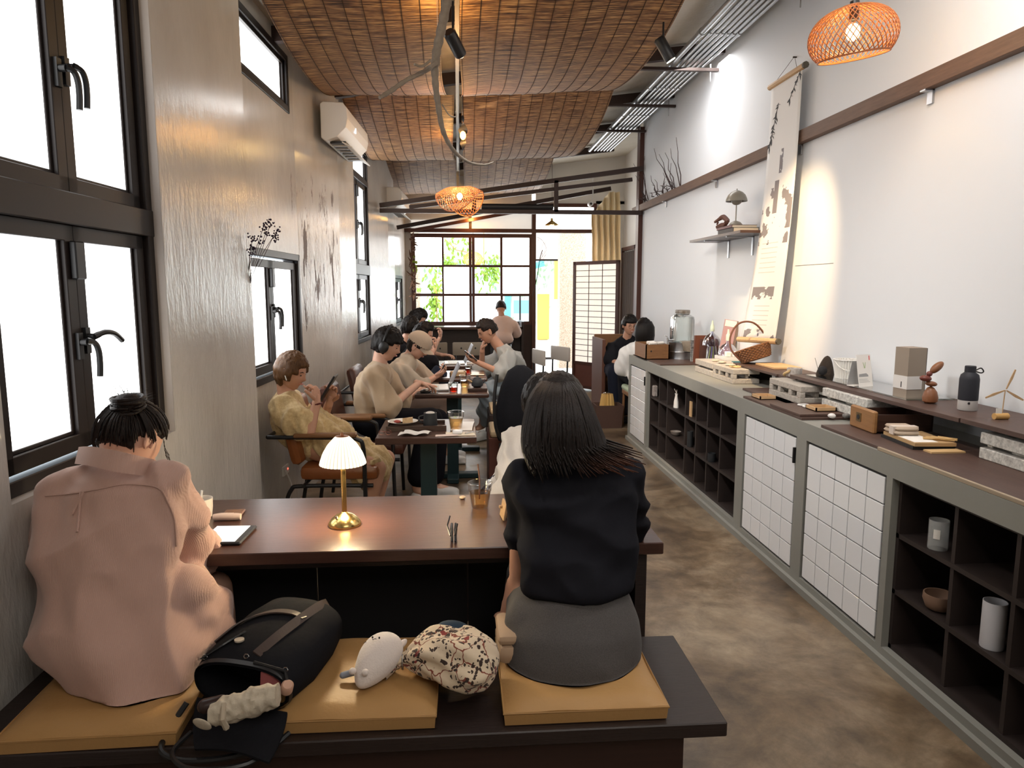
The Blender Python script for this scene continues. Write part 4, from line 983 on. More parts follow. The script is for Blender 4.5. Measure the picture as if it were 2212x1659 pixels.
# fabric basket with straw bundle
bk = thing('fabric_basket', 'dark brown fabric storage box on the floor by the counter end', 'basket', (1.62, 7.62, 0))
m = MB(); a, b, h = .15, .13, .25
m.add([(-a*.9, -b*.9, 0), (a*.9, -b*.9, 0), (a*.9, b*.9, 0), (-a*.9, b*.9, 0), (-a, -b, h), (a, -b, h), (a, b, h), (-a, b, h), (-a*.94, -b*.94, h), (a*.94, -b*.94, h), (a*.94, b*.94, h), (-a*.94, b*.94, h), (-a*.85, -b*.85, .02), (a*.85, -b*.85, .02), (a*.85, b*.85, .02), (-a*.85, b*.85, .02)],
      [(0,3,2,1), (0,1,5,4), (1,2,6,5), (2,3,7,6), (3,0,4,7), (4,5,9,8), (5,6,10,9), (6,7,11,10), (7,4,8,11), (8,9,13,12), (9,10,14,13), (10,11,15,14), (11,8,12,15), (12,13,14,15)])
m.build('box', cloth('brown_felt', (.085, .05, .04)), bk)
sk = thing('paper_sack', 'golden pleated paper bundle standing in the brown fabric box', 'bag', (1.61, 7.60, .025))
MB().surf(lambda u, v: ((.085 + .012 * math.cos(u * 2 * PI * 12)) * (1 - .35 * v * v) * math.cos(u * 2 * PI), (.075 + .012 * math.cos(u * 2 * PI * 12)) * (1 - .35 * v * v) * math.sin(u * 2 * PI), v * .34), 96, 8, .002).build('pleated_paper', mat('golden_paper', (.50, .31, .10), .5), sk, smooth=True)
MB().ell((0, 0, .34), (.045, .04, .02)).build('twist', clear_plastic, sk, smooth=True)
# ================================================================ THINGS ON THE COUNTER
ZC = .8505
def board(x0, y0, x1, y1, z, t, label, m=plywood, name='wooden_board', rz=0, group='dark boards on the cement counter'):
    mm = MB(); mm.T = Matrix.Translation(((x0+x1)/2, (y0+y1)/2, z)) @ Matrix.Rotation(rz, 4, 'Z')
    mm.bx(-(x1-x0)/2, -(y1-y0)/2, 0, (x1-x0)/2, (y1-y0)/2, t)
    return mm.build(name, m, label=label, cat='board', group=group, bevel=.0015)
board(1.715, 5.95, 2.20, 6.90, ZC, .012, 'dark board at the far counter end under the wooden crate and glass dispenser')
# crate with rolled napkins
cr = thing('wooden_crate', 'open brown wooden crate of rolled napkins at the far counter end', 'crate', (1.80, 6.54, ZC + .0125), .0)
m = MB(); a, b, h = .110, .20, .135
m.bx(-a, -b, 0, a, b, .008).bx(-a, -b, 0, -a + .01, b, h).bx(a - .01, -b, 0, a, b, h).bx(-a, -b, 0, a, -b + .01, h).bx(-a, b - .01, 0, a, b, h)
m.build('box', mid_wood, cr); MB().cyl((-.06, -.2005, .075), .008, .002, 10, axis='y').build('finger_hole', black_void, cr)
for k, (x, y) in enumerate(((-.02, -.12), (.06, -.08), (.0, .02))):
    MB().tube([(x - .04, y, h + .004), (x + .03, y + .02, h + .006)], .014, 10).build('rolled_napkin', paper, cr, smooth=True)
# galvanised stand, dispenser and folded cloth
gx, gy = 2.055, 6.45
gs = thing('galvanised_stand', 'galvanised round metal stand under the glass dispenser', 'stand', (gx, gy, ZC + .0125))
MB().shell([(.125, 0), (.125, .004), (.122, .06), (.124, .064), (.120, .068), (.118, .145), (.121, .15)], t=.003, seg=40).build('drum', galv, gs, smooth=True)
MB().tube([(.122*math.cos(a*PI/16), .122*math.sin(a*PI/16), .064) for a in range(32)], .004, 6, closed=True).build('band', galv, gs, smooth=True)
gd = thing('drink_dispenser', 'clear glass drink dispenser with a metal lid and a side tap', 'dispenser', (gx, gy + .0, ZC + .163))
def sq(r, z, p=3.2, n_=36):
    out = []
    for k in range(n_):
        a = 2 * PI * k / n_; c_, s_ = math.cos(a), math.sin(a); q = (abs(c_) ** p + abs(s_) ** p) ** (-1 / p); out.append(V((r * q * c_, r * q * s_, z)))
    return out
m = MB(); rows = [(.085, 0), (.098, .008), (.100, .05), (.100, .20), (.094, .232), (.070, .252), (.062, .258), (.062, .272)]
P = [sq(r, z, 4 if z < .24 else 2) for r, z in rows] + [sq(r - .003, z, 4 if z < .24 else 2) for r, z in rows[::-1]]
for r in P: m.v += r
nr = len(P)
for i in range(nr - 1):
    for k in range(36): m.f.append((i*36+k, i*36+(k+1) % 36, (i+1)*36+(k+1) % 36, (i+1)*36+k))
m.build('jar', glass_mat('jar_glass', (.97, .99, .98), .02, .45), gd, smooth=True)
m = MB(); m.lathe([(.067, .262), (.068, .268), (.068, .292), (.060, .296), (.01, .297)], seg=36); m.build('lid', mat('dull_metal_lid', (.35, .31, .27), .35, metal=1.), gd, smooth=True)
MB().tube([(-.095, -.03, .02), (-.15, -.05, .02)], .010, 10).cyl((-.15, -.05, -.015), .008, .06, 10).tube([(-.15, -.05, .05), (-.175, -.05, .065)], .004, 8).build('tap', chrome, gd, smooth=True)
m = MB(); m.surf(lambda u, v: (gx - .05 + .20 * u + .02*v, gy - .10 - .05 * math.sin(min(v * 2.2, 1.57)) + .012 * math.sin(u * 14) * v, ZC + .175 - .11 * max(0, v - .3) * (1.1 + .3 * u)), 20, 14, .004)
m.build('folded_cloth', cloth('taupe_waffle', (.26, .21, .16), (.16, .13, .10), 90), smooth=True, label='taupe cloth draped over the galvanised stand', cat='cloth')
for k, (x, z) in enumerate(((.05, 0), (.065, .01))): pass
# books, domes, bottle, boxes
def standing(name, x, y, z, dx, dy, dz, m, label, cat, rz=0, tilt=0, parts=None):
    r = thing(name, label, cat, (x, y, z), rz, None)
    R = Euler((tilt, 0, 0)).to_matrix(); mm = MB(); mm.T = R.to_4x4(); mm.bx(-dx/2, -dy/2, 0, dx/2, dy/2, dz); mm.build('cover', m, r)
    return r
def upright_book(x, y, h, d, t, m, label, z=ZC + .0125, lean=0.):
    b = thing('book', label, 'book', (x, y, z), 0, 'books standing on the counter'); 
    R = Matrix.Rotation(lean, 4, 'X')
    mm = MB(); mm.T = R; mm.bx(-d/2, -t/2, 0, d/2, -t/2 + .002, h).bx(-d/2, t/2 - .002, 0, d/2, t/2, h).bx(-d/2, -t/2, 0, -d/2 + .002, t/2, h); mm.build('cover', m, b)
    mm = MB(); mm.T = R; mm.bx(-d/2 + .003, -t/2 + .002, .003, d/2 - .004, t/2 - .002, h - .004); mm.build('pages', cream_paper, b); return b
upright_book(2.12, 6.15, .19, .15, .03, mat('black_white_print', (.5, .5, .5), .5, var=(35, 1., (.01, .01, .01))), 'black and white patterned book standing beside the draped cloth')
upright_book(2.13, 6.07, .235, .17, .035, mat('brown_cover', (.17, .055, .03), .5), 'tall brown book standing behind the first glass dome', lean=.04)
upright_book(2.15, 6.00, .21, .16, .02, mat('brown_cover2', (.10, .045, .035), .5), 'dark brown book leaning behind the first glass dome', lean=.10)
pb = thing('brochure_rack', 'pink and white printed brochure leaning high behind the glass domes', 'brochure', (2.175, 5.75, ZC), 0)
m = MB(); m.T = Matrix.Rotation(.16, 4, 'Y'); m.bx(-.05, -.02, 0, .05, 0, .40); m.build('board', mat('pink_print', (.45, .27, .27), .5), pb)
m = MB(); m.T = Matrix.Rotation(.16, 4, 'Y'); m.bx(-.048, -.023, .345, .048, -.0205, .395); m.build('white_band', paper, pb)
m = MB(); m.T = Matrix.Rotation(.16, 4, 'Y'); m.bx(.052, -.015, 0, .075, .03, .40); m.build('side_strip', mat('taupe_strip', (.2, .14, .11), .5), pb)
def glass_dome(x, y, z, label, bottle):
    d = thing('glass_dome', label, 'glass dome', (x, y, z), 0, 'clear glass domes among the books')
    MB().shell([(.078, .0), (.076, .025), (.066, .055), (.045, .082), (.020, .098), (.014, .11), (.013, .122)], t=.0025, seg=36).build('dome', glass_mat('violet_glass', (.90, .90, .97), .03, .5), d, smooth=True)
    MB().lathe([(.017, .118), (.018, .13), (.017, .165), (.010, .175), (.006, .21)], seg=18).build('knob', mat('pale_green_plastic', (.55, .63, .52), .4), d, smooth=True)
    return d
v1 = thing('bottle_of_sprigs', 'clear bottle of lavender and green sprigs under the first glass dome', 'bottle', (2.13, 5.87, ZC))
MB().shell([(.035, 0), (.062, .005), (.055, .06), (.038, .16), (.034, .175)], t=.002, seg=28).build('bottle_wall', clear_glass, v1, smooth=True)
for k in range(10):
    a = k * 2.4; MB().tube([(.035 * math.cos(a), .035 * math.sin(a), .01), (.016 * math.cos(a + .5), .016 * math.sin(a + .5), .165)], .007, 6).build('sprig', mat('lavender', (.10, .08, .22), .8) if k % 2 else mat('sage', (.20, .22, .11), .8), v1)
glass_dome(2.13, 5.87, ZC + .177, 'first glass dome resting on the bottle of sprigs', True)
bxw = thing('card_box', 'white and teal card box in front of the second glass dome', 'box', (2.16, 5.52, ZC), 0)
MB().bx(-.085, -.075, 0, .085, .12, .115).build('carton', mat('box_cream', (.66, .62, .55), .6), bxw)
MB().bx(-.02, -.0765, .03, .075, -.075, .085).build('teal_panel', mat('teal_print', (.06, .20, .24), .5), bxw)
MB().bx(-.0862, -.06, .015, -.085, .02, .06).build('blue_mark', mat('sky_print', (.2, .42, .6), .5), bxw)
MB().bx(-.0862, -.076, .092, .0862, .121, .117).build('lid', white_plastic, bxw)
for k in range(2):
    o_ = MB().rbox((2.12 + k * .055, 5.475, ZC + .1385), (.042, .04, .04), .004); o_.build('mini_packet', paper, label='small white packet with a purple mark, %s one on the card box' % ('left' if k == 0 else 'right'), cat='packet', group='packets on the card box')
glass_dome(2.16, 5.585, ZC + .118, 'second glass dome, standing on the card box', False)
# ---- cinder blocks (each a block with core holes showing on the face toward the aisle)
def cinder(c, rz, label, m=cmu, L_=.39, D=.19, Hh=.10, slots=True, style='slot'):
    """low face slots open toward -x local"""
    b = thing('concrete_block', label, 'concrete block', c, rz, 'concrete blocks on the counter')
    mm = MB(); l2 = L_ / 2
    if style == 'slot':
        z0, z1 = .034, .066
        mm.bx(0, -l2, 0, D, l2, z0).bx(0, -l2, z1, D, l2, Hh)
        for a, b_ in ((-l2, -l2 + .045), (-.075 - .012, -.075 + .022), (.052, .085), (l2 - .045, l2)): mm.bx(.0, a, z0, .03, b_, z1)
        mm.bx(.10, -l2 + .02, z0, .12, l2 - .02, z1)
    else:
        mm.bx(0, -l2, 0, D, l2, .042)
        mm.bx(0, -l2, .058, D, l2, Hh)
        for a, b_ in ((-l2, -l2 + .03), (-.03, .03), (l2 - .03, l2)): mm.bx(.03, a, .042, D, b_, .058)
    mm.build('block', m, b, bevel=.003)
    return b
cinder((1.875, 5.33, ZC), 0, 'far cinder block of the pair under the shell trinkets', style='open')
cinder((1.875, 4.93, ZC), 0, 'near cinder block of the pair under the shell trinkets')
for k, (y, s) in enumerate(((5.28, .03), (5.15, .035), (4.98, .04))):
    MB().ell((1.95, y, ZC + .108), (s, s * .8, .008)).build('pebble_dish', mat('shell', (.55, .46, .36), .5), smooth=True, label='small pale shell dish, %s on the pair of cinder blocks' % ['farthest', 'middle', 'nearest'][k], cat='dish', group='shell dishes on the cinder blocks')
MB().tube([(1.93 + .03 * math.cos(k * 1.1) + .01 * (k % 3), 4.86 + .035 * math.sin(k * 1.7), ZC + .105 + .004 * (k % 2)) for k in range(14)], .005, 6).build('beads', mat('straw_cord', (.6, .42, .2), .7), smooth=True, label='loose coil of straw cord on the near cinder block', cat='cord')
board(1.985, 4.30, 2.28, 5.02, ZC + .1035, .016, 'dark board under the scroll holding the wicker basket', rz=.0)
board(2.08, 4.55, 2.27, 4.85, ZC + .1205, .012, 'pale board lit warmly below the hanging scroll', m=pale_wood)
MB().bx(2.05, 4.40, ZC, 2.25, 4.46, ZC + .1025).build('support_block', black_void, label='dark support under the near end of the board beneath the scroll', cat='support')
MB().bx(2.10, 4.95, ZC, 2.25, 4.99, ZC + .1025).build('support_block', black_void, label='dark support under the far end of the board beneath the scroll', cat='support')
# wicker basket with a twig handle
wb = thing('wicker_basket', 'round wicker basket tipped on its side with a tall twig handle', 'basket', (2.13, 4.93, ZC + .125))
R = (Matrix.Rotation(math.radians(-14), 3, 'X') @ Matrix.Rotation(math.radians(-16), 3, 'Y'))
wick = mat('brown_wicker', (.20, .085, .03), .5, var=(30, .6, (.09, .035, .015)))
for j in range(9):
    z = .012 + j * .0105; r0_ = .088 + .018 * j / 8
    MB().tube([R @ V(((r0_ + .004 * math.cos(k * PI + j * PI)) * 1.15 * math.cos(k * 2 * PI / 44), (r0_ + .004 * math.cos(k * PI + j * PI)) * math.sin(k * 2 * PI / 44), z + .02)) for k in range(44)], .0062, 6, closed=True).build('wicker_band', wick, wb, smooth=True)
MB().lathe([(.085, .022), (.085, .028)], seg=30, rot=R @ Matrix.Diagonal((1.15, 1, 1))).build('bottom', wick, wb)
MB().tube(bez([R @ V((-.115, 0, .05)), R @ V((-.155, 0, .15)), R @ V((-.12, 0, .25)), R @ V((-.03, 0, .31)), R @ V((.07, .0, .28)), R @ V((.12, 0, .17)), R @ V((.115, 0, .06))], 8), .007, 7).build('handle', mat('dark_twig', (.12, .045, .025), .6), wb, smooth=True)
# candle tin
ct2 = thing('candle_tin', 'small pale patterned tin on a dark board by the warm wall patch', 'tin', (2.04, 4.18, ZC + .121))
MB().shell([(.042, 0), (.044, .003), (.044, .05)], t=.003, seg=30).build('tin_body', mat('floral_tin', (.6, .57, .53), .4, var=(70, .7, (.25, .18, .16))), ct2, smooth=True)
MB().lathe([(.040, .0), (.040, .04)], seg=24).build('wax', cream_paper, ct2)
MB().tube([(-.05 - .01 * math.sin(k), .02 * math.cos(k * .7), .002 + .008 * k) for k in range(6)], .008, 6).build('straw_tassel', MATS['straw_cord'], ct2, smooth=True)
board(1.99, 4.06, 2.10, 4.29, ZC + .1035, .016, 'short dark board carrying the candle tin')
MB().bx(2.0, 4.08, ZC, 2.09, 4.14, ZC + .1025).build('support_block', black_void, label='dark support under the short board with the candle tin', cat='support')
# main raised shelf on blocks 3 and 4, going toward the camera
cinder((1.885, 3.98, ZC + .0135), 0, 'cinder block with two slots holding the left end of the raised shelf', style='slot', L_=.40)
board(1.83, 3.72, 2.03, 4.45, ZC, .013, 'thin dark board under the left supporting cinder block')
cinder((1.93, 3.42, ZC + .0285), 0, 'pale speckled block holding the middle of the raised shelf', m=cmu_pale, style='open', L_=.42)
sh = thing('raised_shelf', 'long dark plank shelf raised on concrete blocks along the white wall', 'shelf', (2.1, 3, .98))
for y0, y1, dz in ((2.62, 4.06, 0), (1.45, 2.61, .002)): MB().bx(1.955, y0, .979 + dz, 2.285, y1, .997 + dz).build('plank', plywood, sh, W=True, bevel=.001)
ZS = .9985
MB().bx(2.02, 3.05, ZS, 2.25, 4.0, ZS + .006).build('glass_plate', glass_mat('green_glass', (.86, .93, .90), .03, .5), label='greenish glass plate lying on the raised shelf', cat='glass plate')
cinder((1.965, 2.36, ZC + .0135), 0, 'speckled block at the right edge of the photo under the raised shelf', m=cmu_pale, style='open', L_=.3)
# boards in front, lower level
board(1.70, 3.38, 2.11, 4.12, ZC + .0, .013, 'dark board carrying scissors and small wooden trays', rz=-.0)
b2 = board(1.70, 3.40, 2.10, 3.75, ZC + .014, .013, 'second dark board layer under the pale speckled block', rz=0)
def small_tray(x, y, z, sx, sy, label, rz=0):
    t = thing('wooden_tray', label, 'tray', (x, y, z), rz, 'small pale wooden trays')
    m = MB(); m.bx(-sx, -sy, 0, sx, sy, .004).bx(-sx, -sy, 0, -sx + .006, sy, .02).bx(sx - .006, -sy, 0, sx, sy, .02).bx(-sx, -sy, 0, sx, -sy + .006, .02).bx(-sx, sy - .006, 0, sx, sy, .02); m.build('tray', pale_wood, t)
    return t
small_tray(1.785, 4.02, ZC + .0135, .05, .06, 'small pale wooden tray behind the scissors')
small_tray(1.87, 3.52, ZC + .0275, .055, .055, 'small pale wooden tray in front of the scissors')
sc = thing('scissors', 'white-handled scissors lying on the dark board', 'scissors', (1.84, 3.68, ZC + .0305))
for s in (-1, 1):
    MB().tube([(.035 * math.cos(a * PI / 8) * .8 + .0, s * .028 - .06 + .03 * math.sin(a * PI / 8) * .8, .003) for a in range(16)], .0038, 6, closed=True).build('handle', white_plastic, sc, smooth=True)
    m = MB(); m.prism([(-.004 + s * .003, -.03), (.004 + s * .003, -.03), (s * -.008, .10)], .0018); m.build('blade', chrome, sc)
board(1.705, 1.45, 2.12, 3.20, ZC + .0, .013, 'long dark board along the near half of the counter')
for k, (px, py, m_, lb) in enumerate(((1797, 903, mat('white_stone', (.7, .68, .66), .8), 'small white stone'), (1828, 903, mat('black_stone', (.03, .03, .03), .5, var=(50, .7, (.3, .28, .26))), 'small black and grey stone'), (1852, 900, mat('pink_stone', (.42, .33, .28), .8, var=(40, .8, (.08, .06, .05))), 'small pinkish brown stone'))):
    p = at(px, py, Z=ZC + .0135); s = MB(); s.ell((0, 0, 0), (.020, .017, .013), seg=9, rings=7)
    for v in s.v: v *= 1 + .22 * noise.noise(v * 60 + V((k * 3, 0, 0)))
    s.v = [V((v.x, v.y, v.z)) + V((p.x, p.y, p.z + .012)) for v in s.v]; s.build('stone', m_, smooth=True, label=lb + ' on the front edge of the counter boards', cat='stone', group='three small stones on the counter')
# ---- things on the raised shelf
p = at(1778, 812, Z=ZS); sv = thing('lava_stone_vase', 'dark hollow lava stone holding an incense stick', 'ornament', (p.x + .02, p.y + .02, ZS))
m = MB(); m.surf(lambda u, v: ((.05 * (1 - v) ** .55 + .004) * math.cos(2 * PI * u) * (1 + .12 * math.sin(u * 13)) + .010 * v, (.045 * (1 - v) ** .55 + .004) * math.sin(2 * PI * u), .115 * v ** .9 + .0), 30, 16, .003)
m.build('hollow_stone', mat('lava', (.045, .032, .022), .95, bump=(60, 1., .006), var=(50, .6, (.02, .013, .01))), sv, smooth=True)
MB().ell((-.030, -.030, .032), (.026, .022, .028)).build('opening', black_void, sv, smooth=True)
MB().tube([(-.05, -.02, .03), (-.07, -.01, .105)], .0015, 5).build('incense_stick', galv, sv)
p = at(1823, 820, Z=ZS); bk = thing('fluted_bucket', 'white fluted bucket with a white handle on the raised shelf', 'bucket', (p.x + .02, p.y + .02, ZS + .0065))
def fl(u, v): r = (.052 + .014 * v) + .0035 * math.cos(2 * PI * u * 30); return (r * math.cos(2 * PI * u), r * math.sin(2 * PI * u), .105 * v)
wp = mat('white_enamel', (.72, .70, .66), .35)
MB().surf(fl, 240, 3, .002).build('fluted_wall', wp, bk, smooth=True); MB().lathe([(.052, 0), (.052, .004)], seg=30).build('bottom', wp, bk)
MB().tube([(.068 * math.cos(a * PI / 20), .068 * math.sin(a * PI / 20), .104) for a in range(40)], .0035, 6, closed=True).build('rim', wp, bk, smooth=True)
MB().tube(bez([(-.07, 0, .098), (-.055, -.05, .060), (0, -.074, .045), (.055, -.05, .060), (.07, 0, .098)], 7), .003, 7).build('handle', wp, bk, smooth=True)
p = at(1870, 840, Z=ZS); br = thing('brochure_stand', 'folded white card sign with a green drawing on the raised shelf', 'sign', (p.x + .02, p.y + .03, ZS + .0065), .35)
R = Matrix.Rotation(-.18, 4, 'X')
m = MB(); m.T = R; m.bx(-.05, 0, 0, .05, .002, .165); m.build('card', paper, br)
m = MB(); m.T = Matrix.Translation((0, .075, 0)) @ Matrix.Rotation(.18, 4, 'X'); m.bx(-.05, 0, 0, .05, .002, .13); m.build('back_card', mat('grey_card', (.42, .42, .42), .7), br)
MB().bx(-.05, .03, 0, .05, .075, .004).build('foot', paper, br)
m = MB(); m.T = R
for s in (-1, 1): m.prism([(0, .095), (s * .003, .095), (s * .009, .125), (s * .007, .126)], .0006, Matrix.Rotation(PI/2, 4, 'X') @ Matrix.Translation((0, 0, .0006)))
m.build('green_drawing', mat('leaf_print', (.25, .4, .15), .6), br)
m = MB(); m.T = R; m.bx(.036, -.0008, .135, .041, 0, .158); m.build('red_mark', mat('red_print', (.7, .05, .05), .5), br)
m = MB(); m.T = R; m.prism([(-.045, .052), (.022, .052), (.020, .060), (.008, .069), (-.042, .066)], .0008, Matrix.Rotation(PI/2, 4, 'X')); m.build('grey_print', mat('grey_print', (.3, .3, .3), .6), br)
m = MB(); m.T = R
for k in range(3): m.bx(-.045, -.0008, .024 + k * .007, .03 - k * .008, 0, .0255 + k * .007)
m.build('text_lines', MATS['grey_print'], br, kind='stuff')
# tall gift box
p = at(1957, 862, Z=ZS); gb = thing('tall_gift_box', 'tall grey-beige gift box with a white band on the raised shelf', 'box', (p.x + .035, p.y + .04, ZS), .08)
MB().bx(-.045, -.045, 0, .045, .045, .235).build('carton', mat('warm_grey_card', (.27, .22, .175), .7), gb)
MB().bx(-.0465, -.0465, .045, .030, .0465, .105).build('label_band', mat('white_label', (.66, .64, .62), .6), gb)
MB().bx(-.0458, -.012, .052, -.0468, -.006, .078).build('ink_mark', black_plastic, gb)
MB().bx(.045, -.04, .002, .052, .045, .233).build('side_flap', black_plastic, gb)
# stacked wooden pebbles
p = at(2010, 872, Z=ZS); sp = thing('balancing_pebbles', 'stack of balanced brown wooden pebbles leaning to the right', 'ornament', (p.x + .01, p.y + .02, ZS))
peb = mat('pebble_wood', (.22, .085, .035), .38, var=(12, .5, (.14, .05, .02)), stretch=(1, 4, 1))
MB().lathe([(.020, 0), (.030, .008), (.032, .025), (.026, .05), (.014, .068), (.002, .075)], seg=28).build('pebble', peb, sp, smooth=True)
MB().ell((.0, 0, .086), (.025, .022, .012), Euler((0, .12, 0)).to_matrix()).build('pebble', peb, sp, smooth=True)
MB().ell((-.028, 0, .110), (.026, .02, .014), Euler((0, .1, 0)).to_matrix()).build('pebble', mat('pebble_red', (.14, .035, .025), .35), sp, smooth=True)
MB().ell((-.012, 0, .130), (.013, .012, .012)).build('pebble', MATS['pebble_red'], sp, smooth=True)
MB().ell((.020, 0, .158), (.036, .018, .017), Euler((0, -.72, 0)).to_matrix()).build('pebble', peb, sp, smooth=True)
# bottle
p = at(2090, 888, Z=ZS); wbt = thing('water_bottle', 'matte navy water bottle with a grey base and a strap loop', 'bottle', (p.x + .02, p.y + .03, ZS))
MB().lathe([(.035, 0), (.0365, .003), (.0365, .042)], seg=36).build('base', mat('grey_base', (.45, .43, .42), .5), wbt, smooth=True)
MB().lathe([(.0365, .0425), (.037, .05), (.037, .13), (.033, .148), (.021, .158), (.020, .160)], seg=36).build('body', mat('matte_navy', (.012, .013, .02), .6), wbt, smooth=True)
MB().lathe([(.021, .160), (.021, .183), (.019, .185)], seg=30).build('cap', mat('matte_navy', (.012, .013, .02)), wbt, smooth=True)
MB().tube(bez([(.022, 0, .165), (.045, .0, .175), (.058, 0, .162), (.048, 0, .155), (.022, 0, .162)], 6), .0028, 7).build('strap', black_plastic, wbt, smooth=True)
MB().cyl((-.018, -.0335, .032), .005, .003, 14, axis='y').build('round_logo', black_plastic, wbt)
# propeller ornament
p = at(2172, 908, Z=ZS); wt = thing('wooden_windmill', 'small wooden three-bladed windmill on a cork base', 'ornament', (p.x, p.y + .02, ZS))
cork = mat('cork_wood', (.52, .30, .10), .5)
MB().cyl((-.032, 0, .0125), .0125, .055, 20, axis='x').build('cork_base', cork, wt, smooth=True)
MB().bx(-.028, -.004, .024, -.004, -.002, .044).build('card_tag', paper, wt)
MB().tube([(0, 0, .024), (.004, 0, .115)], .002, 8).build('mast', pale_wood, wt)
for a in (math.radians(200), math.radians(68), math.radians(-28)):
    d = V((math.cos(a), 0, math.sin(a))); q = V((-d.z, 0, d.x)); m = MB()
    vs = []
    for y in (-.004, -.0015):
        for s_, t_ in ((.004, -.002), (.05, -.006), (.085, -.003), (.085, .003), (.05, .004), (.004, .002)): vs.append(V((.004, y, .115)) + d * s_ + q * t_)
    m.add(vs, [(0,1,2,3,4,5), (11,10,9,8,7,6)] + [(i, (i+1) % 6, 6 + (i+1) % 6, 6 + i) for i in range(6)]); m.build('blade', pale_wood, wt)
# wooden drawer box, paper box, sticks, notebooks, envelope
dw = thing('wooden_box', 'brown wooden drawer with a small metal slot lying under the shelf edge', 'drawer', (1.835, 3.07, ZC + .0135), -.05)
m = MB(); m.rbox((0, .0, .05), (.022, .21, .10), .006); m.build('drawer_front', mat('drawer_oak', (.30, .15, .055), .45, var=(7, .6, (.19, .085, .03)), stretch=(1, .8, 8)), dw)
m = MB(); m.bx(.011, -.10, .008, .26, -.092, .085).bx(.011, .092, .008, .26, .10, .085).bx(.011, -.1, .008, .26, .1, .014).bx(.25, -.1, .008, .26, .1, .085); m.build('drawer_sides', dark_wood, dw)
MB().bx(-.0135, .0, .035, -.011, .042, .075).build('metal_plate', mat('aged_brass', (.22, .15, .07), .4, metal=.8), dw)
MB().cyl((-.0155, .021, .055), .011, .003, 16, axis='x').build('finger_pull', black_void, dw)
p = at(1985, 948, Z=ZC + .03); ntb = thing('notebook_stack', 'dark-edged notebook stack under the paper box and sticks', 'notebooks', (1.895, 2.77, ZC + .0135), -.08)
MB().bx(-.085, -.12, 0, .085, .13, .014).build('lower_notebook', black_plastic, ntb); MB().bx(-.080, -.125, .0142, .085, .12, .028).build('upper_notebook', mat('kraft_side', (.42, .27, .13), .7), ntb)
MB().bx(-.075, -.11, .0282, .02, .03, .0292).build('white_sheet', paper, ntb)
pbx = thing('pulp_box', 'small moulded paper-pulp box on the notebooks', 'box', (1.865, 2.835, ZC + .043), -.1)
pulp = mat('paper_pulp', (.42, .33, .25), .85)
MB().rbox((0, 0, .010), (.10, .115, .018), .008).build('box_base', pulp, pbx, smooth=True); MB().rbox((0, 0, .027), (.094, .109, .015), .007).build('box_lid', pulp, pbx, smooth=True)
MB().bx(-.052, -.035, .001, .052, .0, .0356).build('paper_band', mat('pale_band', (.6, .52, .45), .7), pbx)
for k in range(6):
    a = .35 + .09 * k; c = V((1.915 + .009 * k, 2.70 - .004 * k, ZC + .0485 + .003 * (k % 2)))
    d = V((math.cos(-a * 1.2), math.sin(-a * 1.2) * .9, 0)) * .038
    MB().tube([c - d, c + d], .0058, 5).build('incense_wood', mat('palo_wood', (.58, .38, .16), .7, var=(20, .5, (.35, .2, .08))), label='pale split incense stick, %s in the small pile on the notebooks' % ['first', 'second', 'third', 'fourth', 'fifth', 'sixth'][k], cat='stick', group='pile of incense sticks')
MB().bx(1.83, 2.585, ZC + .0135, 1.97, 2.635, ZC + .020).build('kraft_envelope', mat('kraft', (.55, .36, .17), .7), label='kraft paper envelope in front of the notebooks', cat='envelope')
MB().rbox((1.98, 1.98, ZC + .021), (.12, .12, .012), .004).build('grey_card', mat('slate_card', (.12, .12, .13), .6), label='grey flat card near the right edge of the counter', cat='card') if 0 else None
# pale edging strip under the long board
board(1.692, 1.45, 1.704, 2.72, ZC, .014, 'pale unfinished plywood edge along the near counter front', m=mat('ply_edge', (.36, .29, .21), .7, var=(30, .5, (.2, .15, .1)), stretch=(1, .2, 8)))

# ---- things in the pigeonholes
def jar(x, y, z, label, h, r, m, name='glass_jar'):
    j = thing(name, label, 'cup', (x, y, z)); MB().shell([(r * .96, 0), (r, .004), (r, h)], t=.002, seg=30).build('glass_wall', m, j, smooth=True); return j
p = at(2035, 1190, X=1.80); j = jar(1.765, 2.42, .5445, 'clear glass beaker with a white print in the near pigeonhole', .11, .034, mat('beaker_glass', (.6, .62, .62), .08, alpha=.32, spec=1.))
m = MB(); m.surf(lambda u, v: (.037 * math.cos(PI + .5 + u * .6), .037 * math.sin(PI + .5 + u * .6), .045 + .035 * v), 6, 2, .0004); m.build('white_print', paper, j)
bw = thing('clay_bowl', 'brown clay bowl in the near pigeonhole below the beaker', 'bowl', (1.775, 2.40, .3145)); MB().shell([(.03, 0), (.045, .01), (.056, .04), (.054, .062)], t=.004, seg=32).build('bowl', mat('brown_clay', (.20, .12, .08), .5), bw, smooth=True)
jar(1.765, 2.12, .3145, 'tall frosted white tumbler in the second near pigeonhole', .16, .036, mat('frosted_white', (.6, .6, .63), .4), 'tall_tumbler')
jar(1.85, 2.08, .545, 'small dark glass bottle deep in the second near pigeonhole', .07, .022, glass_mat('brown_glass', (.3, .2, .12), .03, .5), 'glass_bottle')
wv = thing('paper_pouch', 'white paper pouch with a ribbon standing in the middle pigeonhole', 'pouch', (1.755, 5.60, .5445))
m = MB(); m.loft([((0, 0, 0), (.02, 0, 0), (0, .035, 0)), ((0, 0, .05), (.018, 0, 0), (0, .03, 0)), ((0, 0, .1), (.008, 0, 0), (0, .018, 0)), ((0, 0, .115), (.012, 0, 0), (0, .024, 0))], 14); m.build('pouch', paper, wv, smooth=True)
